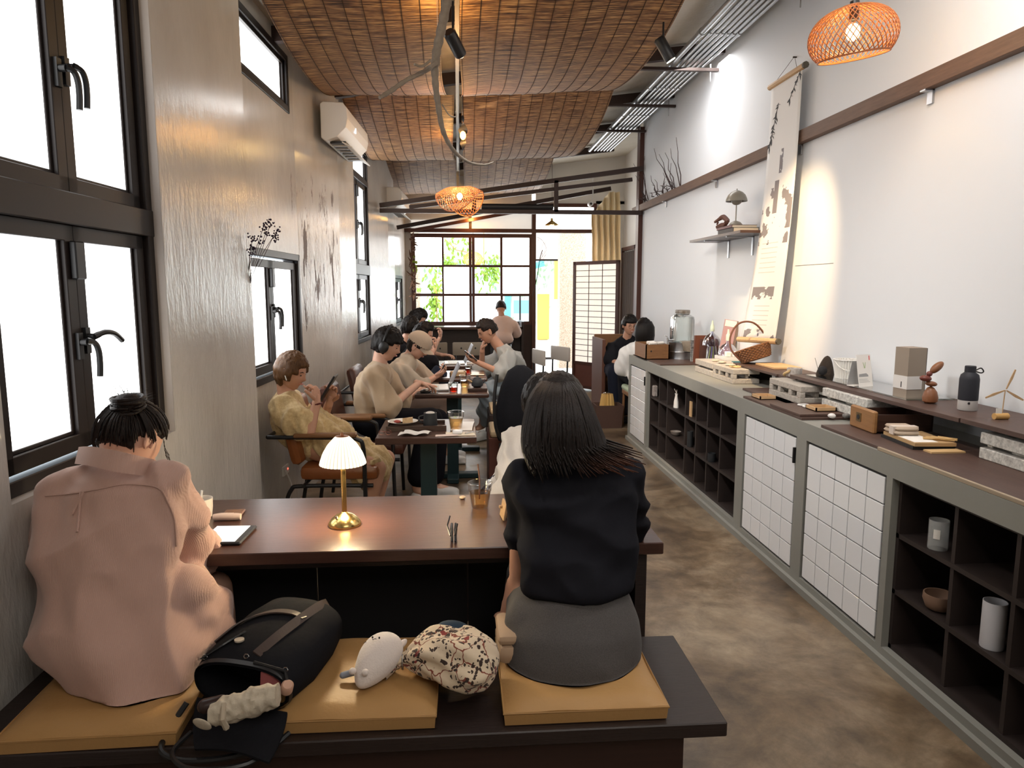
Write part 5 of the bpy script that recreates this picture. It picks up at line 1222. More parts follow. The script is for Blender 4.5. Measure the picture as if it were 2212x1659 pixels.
MB().tube([(0, -.01, .11), (-.01, -.035, .15), (0, .0, .12), (-.01, .03, .15)], .003, 5).build('ribbon', paper, wv)
MB().rbox((1.745, 6.20, .595), (.04, .06, .10), .008).build('patterned_packet', mat('packet', (.45, .42, .4), .5, var=(50, .8, (.1, .05, .05))), label='small patterned packet in the first pigeonhole', cat='packet')
MB().bx(1.735, 5.17, .5445, 1.745, 5.21, .66).build('wood_strip', pale_wood, label='thin pale wood strip standing in a top pigeonhole', cat='strip')
bw2 = thing('small_bowl', 'small grey bowl in the middle row of pigeonholes', 'bowl', (1.765, 5.62, .3095)); MB().shell([(.02, 0), (.035, .012), (.045, .035)], t=.003, seg=24).build('bowl', mat('grey_clay', (.22, .19, .17), .5), bw2, smooth=True)
jar(1.745, 5.20, .3095, 'dark bottle in the middle row of pigeonholes', .12, .022, MATS['matte_black'], 'dark_bottle')
jar(1.745, 4.73, .3095, 'small dark cup in the middle row near the white door', .06, .028, MATS['matte_black'], 'dark_cup')

# ================================================================ SCROLL, WALL LAMP SHELF, BRANCHES
T0, T1 = V((2.235, 4.67, 2.925)), V((2.235, 5.17, 2.925)); B0, B1 = V((2.215, 4.83, 1.135)), V((2.10, 5.21, 1.125))
sr = thing('hanging_scroll', 'long hanging scroll with ink bamboo and pale wooden bars on the white wall', 'scroll', (2.2, 4.9, 1.13))
def scf(u, v):   # u from near to far edge, v from top to bottom
    a, b = T0.lerp(T1, .04 + .92 * u), B0.lerp(B1, .04 + .92 * u); k = v ** 2.2
    p = a.lerp(b, k); p.z = lerp(a.z, b.z, v); p.x += .012 * math.sin(u * PI) * v; return p
scr = mat('scroll_cloth', (.72, .71, .70), .8)
def scroll_art():
    """printed ink drawing: bamboo sprig, brush wash, photo block and lines of text"""
    n, l, b = nodes(scr)
    tc = n.new('ShaderNodeTexCoord'); sp_ = n.new('ShaderNodeSeparateXYZ'); l.new(tc.outputs['UV'], sp_.inputs[0])
    U, W_ = sp_.outputs['X'], sp_.outputs['Y']
    def mth(op, a, b_=None, c=None):
        q = n.new('ShaderNodeMath'); q.operation = op
        for i, x in enumerate((a, b_, c)):
            if x is None: continue
            if isinstance(x, (int, float)): q.inputs[i].default_value = x
            else: l.new(x, q.inputs[i])
        return q.outputs[0]
    def box(u0, u1, v0, v1):
        return mth('MULTIPLY', mth('MULTIPLY', mth('GREATER_THAN', U, u0), mth('LESS_THAN', U, u1)), mth('MULTIPLY', mth('GREATER_THAN', W_, v0), mth('LESS_THAN', W_, v1)))
    nz = n.new('ShaderNodeTexNoise'); nz.inputs['Scale'].default_value = 3.2; nz.inputs['Detail'].default_value = 9; mp = n.new('ShaderNodeMapping'); mp.inputs['Scale'].default_value = (1, 4, 1); l.new(tc.outputs['UV'], mp.inputs[0]); l.new(mp.outputs[0], nz.inputs['Vector'])
    wash = mth('MULTIPLY', box(.05, .98, .40, .62), mth('GREATER_THAN', nz.outputs['Fac'], .56))
    hull = mth('MULTIPLY', box(.02, .60, .44, .565), mth('GREATER_THAN', mth('MULTIPLY_ADD', nz.outputs['Fac'], .7, mth('MULTIPLY_ADD', U, -.5, .1)), .36))
    photo = mth('MULTIPLY', box(.28, .93, .785, .835), mth('GREATER_THAN', nz.outputs['Fac'], .45))
    pole = box(.52, .66, .375, .50)
    lines = mth('MULTIPLY', mth('GREATER_THAN', mth('SINE', mth('MULTIPLY', W_, 330.)), .86), mth('ADD', box(.35, .85, .61, .745), box(.35, .80, .85, .955)))
    t1 = mth('MULTIPLY', box(.45, .56, .26, .35), mth('GREATER_THAN', nz.outputs['Fac'], .53))
    foot_ = mth('MULTIPLY', box(.05, .95, .955, .99), mth('GREATER_THAN', nz.outputs['Fac'], .56))
    tot = mth('MINIMUM', mth('ADD', mth('ADD', mth('ADD', wash, hull), mth('ADD', photo, pole)), mth('ADD', mth('MULTIPLY', lines, .45), mth('ADD', t1, foot_))), 1.)
    mx = n.new('ShaderNodeMix'); mx.data_type = 'RGBA'; l.new(mth('MULTIPLY', tot, .85), mx.inputs['Factor']); mx.inputs[6].default_value = (.72, .71, .70, 1); mx.inputs[7].default_value = (.13, .11, .125, 1); l.new(mx.outputs[2], b.inputs['Base Color'])
scroll_art()
m = MB(); m.surf(scf, 10, 40); inv = MW[sr.name].inverted(); m.v = [inv @ p for p in m.v]; me = m.mesh('scroll_sheet'); uv = me.uv_layers.new(name='UVMap')
for p in me.polygons:
    for li in p.loop_indices:
        i, j = divmod(me.loops[li].vertex_index, 41); uv.data[li].uv = (i / 10, j / 40)
me.polygons.foreach_set('use_smooth', [True] * len(me.polygons)); o = bpy.data.objects.new('scroll_sheet', me); COL.objects.link(o); me.materials.append(scr); o.parent = sr
sol = o.modifiers.new('thickness', 'SOLIDIFY'); sol.thickness = .0015
# ink bamboo leaves as flat print just on the sheet
ink = mat('ink', (.05, .05, .055), .8)
def spray(u0, v0, u1, v1, nl, k, name='ink_bamboo'):
    m = MB(); off = V((-.002, -.0006, 0))
    pts = [scf(lerp(u0, u1, t / 8), lerp(v0, v1, t / 8)) + off for t in range(9)]; m.tube(pts, .0015, 4)
    random.seed(k)
    for i in range(nl):
        t = random.random(); u, v = lerp(u0, u1, t), lerp(v0, v1, t); a = random.uniform(-2.6, 2.6); L2 = random.uniform(.05, .10)
        du, dv = L2 * math.sin(a) * 1.1, L2 * abs(math.cos(a)) * .30 + .004
        p0, p1, p2 = scf(u, v) + off, scf(u + du * .5 + .02, v + dv * .5) + off, scf(u + du, v + dv) + off; p3 = scf(u + du * .5 - .02, v + dv * .5 + .003) + off
        m.add([p0, p1, p2, p3, p0 + V((.0006, 0, 0)), p1 + V((.0006, 0, 0)), p2 + V((.0006, 0, 0)), p3 + V((.0006, 0, 0))], [(0, 1, 2, 3), (7, 6, 5, 4), (0, 1, 5, 4), (1, 2, 6, 5), (2, 3, 7, 6), (3, 0, 4, 7)])
    m.build(name, ink, sr, W=True, kind='stuff')
spray(.72, .08, .95, .23, 30, 3); spray(.05, .01, .35, .09, 18, 5)
for a, b, nm in ((T0, T1, 'top_bar'), (B0, B1, 'bottom_bar')):
    d = (b - a).normalized(); m = MB(); beam(m, a - d * .0 , b + d * .0, .022, .035) if 0 else m.tube([a - d * .01, b + d * .01], .020, 8); m.build(nm, pale_wood, sr, W=True)
    MB().tube([a - d * .028, a - d * .01], .0215, 8).build('bar_cap', mat('dark_cap', (.08, .07, .05), .5), sr, W=True)
MB().tube([T0 + V((.0, .1, .02)), V((2.285, 4.92, 3.06)), T1 + V((0, -.1, .02))], .0015, 5).cyl((2.275, 4.92, 3.055), .005, .025, 8, axis='x').build('hanging_cord', cord, sr, W=True)
# faint crack line and screw holes in the wall beside it
MB().bx(2.2985, 4.28, 1.655, 2.3005, 4.78, 1.658).build('wall_crack', mat('crack', (.2, .18, .16), .9), label='thin horizontal crack in the white wall beside the scroll', cat='crack')
# small wall shelf with books and lamp
ws = thing('wall_shelf', 'dark wooden wall shelf on steel brackets left of the scroll', 'shelf', (2.2, 5.75, 1.90))
MB().bx(2.05, 5.15, 1.905, 2.298, 6.30, 1.925).build('shelf_board', dark_wood, ws, W=True)
for y in (5.5, 6.0): MB().bx(2.288, y - .012, 1.76, 2.299, y + .012, 1.905).bx(2.08, y - .012, 1.898, 2.299, y + .012, 1.905).build('bracket', galv, ws, W=True)
for k, (z, t, mm, lb, dy) in enumerate(((1.9255, .035, mat('dark_cover', (.02, .014, .014), .5), 'thick black book lying lowest on the wall shelf', 0), (1.961, .022, mat('maroon_cover', (.09, .02, .025), .4), 'maroon book lying on top of the black book', .03))):
    b = thing('book', lb, 'book', (2.17, 5.50 + dy, z), 0, 'books lying on the wall shelf')
    MB().bx(-.10, -.16, 0, .10, .16, .002).bx(-.10, -.16, t - .002, .10, .16, t).bx(-.10, -.16, 0, -.097, .16, t).build('cover', mm, b); MB().bx(-.095, -.157, .002, .096, .157, t - .002).build('pages', cream_paper, b)
ml = thing('mushroom_lamp', 'grey-beige mushroom-shaped lamp with a half-dome shade on the books', 'lamp', (2.15, 5.50, 1.984))
gm = mat('grey_beige_lacquer', (.27, .25, .21), .3)
MB().lathe([(.052, 0), (.050, .012), (.036, .028), (.012, .038), (.006, .04)], seg=30).build('base', gm, ml, smooth=True)
MB().cyl((0, 0, .035), .0045, .13, 12).build('stem', gm, ml)
MB().shell([(.082, .185), (.078, .205), (.066, .232), (.045, .254), (.020, .266), (.003, .268)], t=.002, seg=36).build('shade', gm, ml, smooth=True)
MB().ell((0, 0, .19), (.040, .040, .033)).build('lower_bowl', gm, ml, smooth=True); MB().cyl((0, 0, .266), .004, .015, 8).build('knob', gm, ml)
dwd = thing('driftwood', 'gnarled brown driftwood piece lying on the maroon book', 'driftwood', (2.12, 5.66, 1.984))
for pts, r in (([(-.03, .13, .055), (-.02, .07, .07), (0, .03, .085), (.01, -.03, .055), (0, -.07, .04)], [.010, .014, .022, .02, .012]), ([(-.02, .11, .012), (0, .06, .022), (0, .0, .02), (0, -.05, .04)], [.014, .022, .018, .018]), ([(-.02, .09, .05), (-.03, .085, .03)], [.01, .005])):
    MB().tube(bez(pts, 4), [ip([(i / (len(r) - 1), x) for i, x in enumerate(r)], k / (len(bez(pts, 4)) - 1)) for k in range(len(bez(pts, 4)))], 8).build('wood_limb', mat('driftwood', (.11, .045, .03), .7, bump=(40, .8, .006)), dwd, smooth=True)
# hanging branch in the gap
pb_ = [at(965, 5, Y=3.2), at(952, 70, Y=3.25), at(942, 120, Y=3.3), at(940, 170, Y=3.35), at(947, 230, Y=3.4), at(958, 285, Y=3.45), at(980, 325, Y=3.5), at(1012, 350, Y=3.55), at(1045, 356, Y=3.6), at(1066, 350, Y=3.65)]
pb_ = [at(975, -60, Y=3.15)] + pb_
bh = thing('hanging_branch', 'grey bare branch hanging below the blinds in the middle of the ceiling', 'branch', pb_[3])
bark = mat('grey_bark', (.20, .17, .14), .85, bump=(40, .8, .005), var=(30, .5, (.10, .08, .065)))
q = bez(pb_, 6); rs = [ip([(0, .021), (.30, .019), (.45, .014), (.62, .011), (.8, .007), (1, .003)], i / (len(q) - 1)) * (1 + .12 * math.sin(i * 2.3)) for i in range(len(q))]
MB().tube(q, rs, 9).build('main_stem', bark, bh, W=True, smooth=True)
q2 = bez([at(944, 135, Y=3.3), at(915, 155, Y=3.27), at(880, 172, Y=3.2), at(845, 196, Y=3.15), at(820, 211, Y=3.1)], 6)
MB().tube(q2, [ip([(0, .011), (.5, .009), (.8, .010), (1, .007)], i / (len(q2) - 1)) * (1 + .12 * math.sin(i * 1.9)) for i in range(len(q2))], 8).build('side_twig', bark, bh, W=True, smooth=True)
q3 = bez([at(930, 130, Y=3.2), at(912, 143, Y=3.18), at(895, 139, Y=3.15)], 6); MB().tube(q3, .0055, 7).build('side_twig', bark, bh, W=True, smooth=True)
q4 = bez([at(955, 225, Y=3.4), at(970, 248, Y=3.42), at(985, 252, Y=3.43), at(984, 240, Y=3.43)], 6); MB().tube(q4, .003, 6).build('side_twig', bark, bh, W=True, smooth=True)
MB().tube([at(945, 70, Y=3.25), at(943, -90, Y=3.25)], .0012, 4).build('hanging_wire', galv, bh, W=True)
# dry twigs at the far end of the rail
tg = thing('dry_twigs', 'bunch of dry dark twigs lying on the far end of the wall rail', 'twigs', (2.26, 8.4, 2.54)); random.seed(4); m = MB()
for k in range(26):
    y0 = random.uniform(7.3, 8.9); p0 = V((2.27, y0, 2.545)); d = V((random.uniform(-.12, .0), random.uniform(-.3, .5), random.uniform(.1, .5) if k % 2 else random.uniform(.02, .12)))
    pts = [p0 + d * t / 4 + V((random.uniform(-.015, .01), random.uniform(-.03, .03), random.uniform(-.01, .02))) for t in range(5)]
    for q in pts: q.x = min(q.x, 2.29)
    m.tube(pts, [.006, .005, .004, .003, .002], 5)
m.build('twig_bundle', mat('dark_twigs', (.05, .03, .03), .8), tg, W=True, kind='stuff')
# dried flowers at window 2
df = thing('dried_flowers', 'sprig of dried purple flowers above the small left window', 'dried flowers', at(540, 600, Y=3.93)); random.seed(9)
base = V(at(536, 620, Y=3.93)); m = MB(); tips = []
for (px, py) in ((540, 545), (545, 515), (570, 488), (585, 482), (598, 500), (562, 520), (590, 512), (550, 535), (575, 500)):
    tip = V(at(px, py, Y=3.9)); mid = base.lerp(tip, .5) + V((random.uniform(-.01, .01), 0, .01)); m.tube(bez([base, mid, tip], 4), .0015, 4); tips.append(tip)
m.build('stems', MATS['dark_twigs'], df, W=True, kind='stuff'); m = MB()
for t_ in tips:
    for k in range(14): m.ell(t_ + V((random.gauss(0, .014), random.gauss(0, .010), random.gauss(0, .014))), random.uniform(.003, .006), seg=6, rings=4)
m.build('blossoms', mat('dried_purple', (.035, .02, .045), .9), df, W=True, kind='stuff')
# hanging dried garland by the far window
gn = thing('dried_garland', 'dark dried leaf garland hanging at the left of the far window', 'garland', (-.84, 11.2, 1.5)); m = MB(); random.seed(12)
for k in range(60):
    z = random.uniform(1.35, 2.35); c = V((-.69 + random.gauss(0, .02), 11.3 + random.gauss(0, .04), z)); d = V((random.gauss(0, .03), random.gauss(0, .03), random.gauss(-.03, .04)))
    m.tube([c - d, c, c + d], [.003, .016, .002], 5)
m.build('dried_leaves', mat('dried_leaf', (.10, .045, .02), .8), gn, W=True, kind='stuff')
m = MB()
for k in range(14):
    c = V((-.67 + random.gauss(0, .02), 11.3, random.uniform(1.75, 2.0))); m.ell(c, (.02, .008, .028), seg=8, rings=6)
m.build('green_leaves', mat('bright_leaf', (.28, .42, .05), .6), gn, W=True, kind='stuff')
# wall socket and cable under window 2
p = on_left(693, 1043, REC)
so = thing('wall_socket', 'small wall socket with a red light below the armchair', 'socket', LM @ V((REC, 4.75, .30)), -LA)
MB().bx(0, -.06, -.03, .012, .06, .03).build('plate', white_plastic, so); MB().bx(.012, .03, -.005, .014, .04, .005).build('switch_light', mat('red_led', (1, .1, .05), emis=((1, .05, .03), 3)), so)
MB().tube(bez([(.012, -.02, 0), (.06, -.06, -.1), (.05, -.14, -.2), (.03, -.2, -.29)], 5), .005, 6).build('cable', white_plastic, so, smooth=True)

# ================================================================ BAGS ON THE BENCH
navy = cloth('black_canvas', (.010, .010, .012), (.018, .018, .022), 160, 9)
bp = thing('backpack', 'open black canvas backpack with brown leather straps lying on the bench', 'backpack', (-.49, 1.75, .47), 0)
ax0, ax1 = V((-.535, 1.66, .545)), V((-.425, 1.985, .575)); axd = (ax1 - ax0).normalized(); axs = V((0, 0, 1)).cross(axd).normalized() * -1; axu = axs.cross(axd) * -1
if axu.z < 0: axu = -axu
def sqring(c, a, b, p=3.0, n=40, wob=0.):
    out = []
    for k in range(n):
        t = 2 * PI * k / n; co, si = math.cos(t), math.sin(t); q = (abs(co) ** p + abs(si) ** p) ** (-1 / p); out.append(V(c) + V(a) * co * q * (1 + wob * math.sin(3 * t)) + V(b) * si * q)
    return out
def skinrings(m, R, capend=True, capstart=False):
    n = len(R[0]); b0 = len(m.v)
    for r in R: m.v += r
    for i in range(len(R) - 1):
        for k in range(n): m.f.append((b0 + i*n+k, b0 + i*n+(k+1) % n, b0 + (i+1)*n+(k+1) % n, b0 + (i+1)*n+k))
    if capend: m.f.append(tuple(b0 + (len(R)-1)*n + k for k in range(n)))
    if capstart: m.f.append(tuple(b0 + k for k in range(n))[::-1])
    return m
m = MB(); prof = [(0.0, .128, .058), (.04, .135, .070), (.12, .140, .080), (.22, .135, .082), (.29, .120, .074), (.33, .085, .050), (.35, .04, .02)]
R = [sqring(ax0 + axd * t + axu * (.004 * math.sin(t * 30)), axs * w_, axu * h_, 2.6, wob=.02) for t, w_, h_ in prof]
Ri = [sqring(ax0 + axd * t, axs * w_ * .95, axu * h_ * .93, 2.6) for t, w_, h_ in [(.12, .140, .080), (.04, .135, .070), (0.0, .128, .058)]]
skinrings(m, Ri, False, True); skinrings(m, R); k0 = 0
m.build('pack_body', navy, bp, W=True, smooth=True)
m = MB(); skinrings(m, [[p for p in sqring(ax0 + axd * t, axs * w_, axu * h_, 2.6)] for t, w_, h_ in [(.0, .131, .061), (.012, .133, .064)]], False); m.build('mouth_binding', black_metal, bp, W=True, smooth=True)
# drooping flap toward the camera
m = MB(); m.surf(lambda u, v: ax0 + axs * (.125 * (2*u - 1)) * (1 - .25 * v * v) + V((.02 * v, -.15 * v, -.052 - .030 * v * (1 + .0)) ) + V((0, 0, .012 * math.sin(u * PI) * (v))), 16, 10, .006)
m.build('open_flap', navy, bp, W=True, smooth=True)
m = MB(); m.tube(bez([ax0 + V((-.10, -.06, -.075)), ax0 + V((-.12, -.12, -.085)), ax0 + V((-.06, -.175, -.088)), ax0 + V((.06, -.165, -.088)), ax0 + V((.13, -.08, -.075))], 8), .006, 6); m.build('flap_edge', black_metal, bp, W=True, smooth=True)
leather = mat('worn_brown_strap', (.055, .035, .028), .5)
def strap(pts, wd, name='strap', mm=leather, th=.004):
    q = bez(pts, 7); m = MB(); vs = []
    for i, p in enumerate(q):
        t = (q[min(i+1, len(q)-1)] - q[max(i-1, 0)]).normalized(); nrm = (p - (ax0 + axd * max(0, min(.33, (p - ax0).dot(axd))))).normalized(); s = t.cross(nrm).normalized() * wd / 2
        vs += [p - s, p + s, p + s + nrm * th, p - s + nrm * th]
    k = len(q); m.add(vs, [(4*i+j, 4*i+(j+1) % 4, 4*i+4+(j+1) % 4, 4*i+4+j) for i in range(k-1) for j in range(4)] + [(3, 2, 1, 0), tuple(4*(k-1)+j for j in range(4))]); return m.build(name, mm, bp, W=True)
def onpack(t, ang, e=.004):
    w_ = ip([(a, b) for a, b, c in prof], t); h_ = ip([(a, c) for a, b, c in prof], t); co, si = math.cos(ang), math.sin(ang); q = (abs(co) ** 2.6 + abs(si) ** 2.6) ** (-1 / 2.6)
    return ax0 + axd * t + axs * (w_ + e) * co * q + axu * (h_ + e) * si * q
strap([onpack(.03, 1.35), onpack(.10, 1.25), onpack(.18, 1.15), onpack(.26, 1.05), onpack(.31, .95)], .024)
strap([onpack(.09, 2.6), onpack(.15, 2.2), onpack(.19, 1.8), onpack(.20, 1.4), onpack(.19, 1.1)], .018)
strap([onpack(.02, 2.5), onpack(.05, 2.1), onpack(.10, 1.9)], .02, mm=black_metal)
MB().cyl(onpack(.065, 1.85, .006), .012, .004, 16).build('round_patch', mat('pale_patch', (.4, .34, .28), .6), bp, W=True)
for a in (.7, 2.4, 1.5): MB().tube([onpack(.02, a, .006) + V((.006 * math.cos(k), 0, .006 * math.sin(k))) for k in range(6)], .0016, 5, closed=True).build('metal_ring', chrome, bp, W=True)
MB().tube(bez([ax0 + V((-.125, -.01, -.03)), ax0 + V((-.155, -.05, -.075)), ax0 + V((-.150, -.105, -.088)), ax0 + V((-.10, -.125, -.10)), ax0 + V((-.02, -.12, -.105)), ax0 + V((.05, -.11, -.098))], 8), .007, 8).build('shoulder_strap', black_metal, bp, W=True, smooth=True)
# contents of the backpack mouth: each a thing
fold = thing('folded_umbrella', 'rolled cream folding umbrella in a crumpled sleeve at the backpack mouth', 'umbrella', (-.51, 1.60, .52), 0)
um = mat('cream_crumpled', (.50, .43, .33), .75, bump=(22, .9, .010))
q0, q1 = V(at(455, 1545, Z=.555)), V(at(600, 1500, Z=.570)); dd = (q1 - q0)
m = MB(); rs = [(0, .018), (1, .026), (2, .028), (3, .026), (4, .030), (5, .028), (6, .024)]; skinrings(m, [sqring(q0 + dd * (i / 40), V((0, .9, .3)) * ip(rs, i * .15), V((-.1, -.2, 1)) * ip(rs, i * .15), 2.1, 40, .05) for i in range(41)], True, True)
m.v = [v + (v - (q0 + dd * max(0, min(1, (v - q0).dot(dd) / dd.length_squared)))).normalized() * (.010 * (.35 - abs(noise.noise(v * 38 + V((0, v.z * 30, 0))))) + .004 * noise.noise(v * 90)) for v in m.v]
m.build('rolled_canopy', um, fold, W=True, smooth=True)
MB().tube([q0 + V((.03, .0, .026)), q0 + V((.035, -.028, .005)), q0 + V((.04, -.02, -.02))], .007, 6).build('tie_band', mat('umbrella_band', (.42, .35, .26), .8), fold, W=True, smooth=True)
MB().ell(q0 + V((-.012, -.02, -.008)), (.022, .005, .019), Euler((.5, .5, 0)).to_matrix()).build('sleeve_tab', um, fold, W=True, smooth=True)
MB().cap2(q0 + V((-.018, .02, .01)), .017, q0 + V((.015, .03, .012)), .017).build('handle', mat('dark_brown_gloss', (.03, .016, .014), .3), fold, W=True, smooth=True)
p = V(at(620, 1485, Z=.565)); hb = thing('small_hand_bottle', 'tiny peach-coloured bottle with a dark strap hanging from the backpack', 'bottle', p)
MB().lathe([(.010, -.014), (.0145, -.012), (.0145, .010), (.011, .014)], p, 20, rot=Euler((.5, .3, 0)).to_matrix()).build('bottle_body', mat('peach_plastic', (.55, .33, .24), .35), hb, W=True, smooth=True)
MB().tube([p + V((0, .004, .014)), p + V((-.008, .02, .03)), onpack(.01, 1.3)], .0045, 6).build('strap', black_metal, hb, W=True, smooth=True)
p = V(at(583, 1470, Z=.575)); m = MB(); m.surf(lambda u, v: p + V((-.024 + .048 * u, .012 * v, -.022 + .044 * v * (1 - .4 * abs(u - .4)) + .004 * math.sin(u * 9))), 8, 6, .004)
m.build('pink_pouch', mat('dusty_pink', (.27, .07, .07), .7), smooth=True, label='dusty pink pouch peeking from the backpack mouth', cat='pouch')
# plush toy
pt = V(at(815, 1440, Z=.55)); pt.z = .507
plush = thing('plush_toy', 'small white plush animal with round ears and a grey-blue tail on the tan cushion', 'plush toy', pt, 0)
vel = mat('white_velour', (.66, .58, .53), .95, sheen=.5, bump=(200, .2)); zA = V((.42, .82, .36)).normalized(); yA = -(V((-.40, -.40, .85)) - zA * V((-.40, -.40, .85)).dot(zA)).normalized(); xA = yA.cross(zA); Rp = Matrix((xA, yA, zA)).transposed(); c0 = V((.0, .035, .050))
m = MB(); vs0 = len(m.v); m.ell((0, 0, 0), (.054, .044, .084), seg=28, rings=20)
m.v = [pt + c0 + Rp @ V((p.x * (1.0 + 4.0 * p.z), p.y * (1 + 3.0 * p.z), p.z - .012)) for p in m.v]
m.build('body', vel, plush, W=True, smooth=2)
for s in (-1, 1): MB().ell(pt + c0 + Rp @ V((s * .042, .004, .052)), (.009, .008, .016), Rp @ Euler((0, s * .3, 0)).to_matrix()).build('ear', vel, plush, W=True, smooth=True)
for s in (-1, 1): MB().ell(pt + c0 + Rp @ V((s * .020, -.030, -.075)), (.009, .010, .008)).build('foot', vel, plush, W=True, smooth=True)
thread = mat('black_thread', (.02, .015, .015), .8)
for s in (-1, 1): MB().ell(pt + c0 + Rp @ V((s * .011, -.0475, .020)), (.0024, .002, .0030)).build('eye', thread, plush, W=True)
MB().tube([pt + c0 + Rp @ V((x, -.0485 - .001 * (1 - abs(x) * 100), .013 - .002 * math.sin((x + .006) * 520))) for x in [-.006 + .001 * i for i in range(13)]], .0008, 5).build('mouth', thread, plush, W=True)
for j in range(3): MB().tube([pt + c0 + Rp @ V((-.040 + .003 * j + .01 * t, -.034 + .004 * j - .005 * t, .010 - .016 * j + .003 * math.sin(t * 3))) for t in (0, .33, .66, 1)], .0008, 5).build('stitch', thread, plush, W=True)
MB().cap2(pt + V((-.030, .030, .022)), .009, pt + V((-.090, .020, .012)), .0085).build('tail', mat('grey_blue_velour', (.28, .31, .37), .9), plush, W=True, smooth=True)
# patterned drawstring bag
def floral():
    m = cloth('floral_cream_cloth', (.62, .50, .36), (.58, .45, .32), 120, 14, amt=.3); n, l, b = nodes(m)
    tc = n.new('ShaderNodeTexCoord'); 
    def vor(scale, feat='F1'):
        v = n.new('ShaderNodeTexVoronoi'); v.inputs['Scale'].default_value = scale; v.feature = feat; l.new(wv.outputs[0], v.inputs['Vector']); return v
    nz = n.new('ShaderNodeTexNoise'); nz.inputs['Scale'].default_value = 30; l.new(tc.outputs['Object'], nz.inputs['Vector'])
    wv = n.new('ShaderNodeVectorMath'); wv.operation = 'MULTIPLY_ADD'; wv.inputs[1].default_value = (.035, .035, .035); l.new(nz.outputs['Color'], wv.inputs[0]); l.new(tc.outputs['Object'], wv.inputs[2])
    def thr(sock, val, op='LESS_THAN'):
        q = n.new('ShaderNodeMath'); q.operation = op; l.new(sock, q.inputs[0]); q.inputs[1].default_value = val; return q.outputs[0]
    def mix(f, a, col):
        x = n.new('ShaderNodeMix'); x.data_type = 'RGBA'; l.new(f, x.inputs['Factor']); l.new(a, x.inputs[6]); x.inputs[7].default_value = (*col, 1); return x.outputs[2]
    base = b.inputs['Base Color'].links[0].from_socket
    vine = thr(vor(13, 'DISTANCE_TO_EDGE').outputs['Distance'], .016)
    a = mix(vine, base, (.20, .055, .035))
    big = vor(24); leaf = vor(80)
    def mul(x, y):
        q = n.new('ShaderNodeMath'); q.operation = 'MULTIPLY'; l.new(x, q.inputs[0]); l.new(y, q.inputs[1]); return q.outputs[0]
    a = mix(mul(thr(big.outputs['Distance'], .60), thr(leaf.outputs['Distance'], .42)), a, (.045, .028, .022))
    a = mix(mul(thr(big.outputs['Distance'], .17), thr(leaf.outputs['Distance'], .7)), a, (.22, .035, .03))
    l.new(a, b.inputs['Base Color']); return m
fl_m = floral()
dg = thing('drawstring_bag', 'cream drawstring bag with dark floral print slumped against the dark skirt', 'bag', (-.02, 1.74, .507))
g0, g1 = V((-.165, 1.755, .535)), V((.095, 1.72, .56))
m = MB(); R = []
tab = [(0, .022, .020), (.06, .018, .016), (.14, .040, .034), (.30, .075, .052), (.5, .092, .068), (.72, .098, .075), (.88, .080, .060), (.97, .045, .035), (1.0, .012, .01)]
for i in range(31):
    t = i / 30; w_ = ip([(a, b) for a, b, c in tab], t); h_ = ip([(a, c) for a, b, c in tab], t); c = g0.lerp(g1, t) + V((0, .015 * math.sin(t * 5), .008 + .012 * math.sin(t * 6)))
    ring = []
    for k in range(48):
        a = 2 * PI * k / 48; f = 1 + .10 * math.sin(a * 5 + t * 6) * (1 - t * .3) * min(1, t * 6 + .4) + .06 * math.sin(a * 9 - t * 9)
        p = c + V((.12, 1, 0)).normalized() * w_ * math.cos(a) * f + V((0, 0, 1)) * h_ * math.sin(a) * f; p.z = max(p.z, .508); ring.append(p)
    R.append(ring)
skinrings(m, R, True, True); m.build('cloth_body', fl_m, dg, W=True, smooth=2)
m = MB(); skinrings(m, [[g0 + V((-.004, 0, .008)) + V((-.012 * j, (.020 + .012 * j) * math.cos(a * PI / 14) * (1 + .2 * math.sin(a * 2.3)), (.018 + .010 * j) * math.sin(a * PI / 14) * (1 + .2 * math.sin(a * 2.3)))) for a in range(28)] for j in range(3)], False); m.build('gathered_neck', fl_m, dg, W=True, smooth=2)
MB().tube([g0 + V((.012, .022 * math.cos(a * PI / 8), .008 + .020 * math.sin(a * PI / 8))) for a in range(16)], .0022, 5, closed=True).build('drawcord', mat('silver_chain', (.3, .28, .25), .4, metal=.8), dg, W=True)
MB().ell(V((-.02, 1.80, .60)), (.05, .03, .024), Euler((0, .3, .3)).to_matrix()).build('blue_lining', mat('navy_teal_lining', (.015, .035, .06), .8), dg, W=True, smooth=True)
m = MB(); m.rbox((.13, 1.85, .535), (.07, .16, .055), .02); m.rbox((.125, 1.85, .575), (.06, .15, .03), .014)
m.build('beige_pouch', mat('beige_pouch', (.42, .29, .19), .7), smooth=True, label='beige pouch tucked between the dark skirt and the floral bag', cat='pouch')
# black rucksack hanging in the aisle behind the woman in white
rk = thing('black_rucksack', 'tall black rucksack hanging on a chair back behind the woman in white', 'rucksack', (.44, 5.0, .42))
m = MB(); skinrings(m, [sqring((.40 + dx, 4.95, z), V((w_, 0, 0)), V((0, d_, 0)), 2.8, 32) for z, w_, d_, dx in ((.44, .10, .07, -.03), (.50, .14, .10, -.01), (.65, .15, .11, 0), (.82, .13, .09, .02), (.93, .09, .06, .03), (.97, .03, .02, .03))], True, True); m.build('bag_body', navy, rk, W=True, smooth=True)
MB().tube(bez([(.26, 4.85, .92), (.24, 4.84, .75), (.25, 4.84, .55), (.30, 4.86, .45)], 6), .012, 6).build('strap', black_plastic, rk, W=True, smooth=True)
MB().tube([(.28, 4.83, .44), (.285, 4.83, .30)], .012, 6).build('dangling_strap', black_plastic, rk, W=True)
hc = thing('dark_chair', 'dark wooden chair carrying the black rucksack', 'chair', (.45, 5.3, 0))
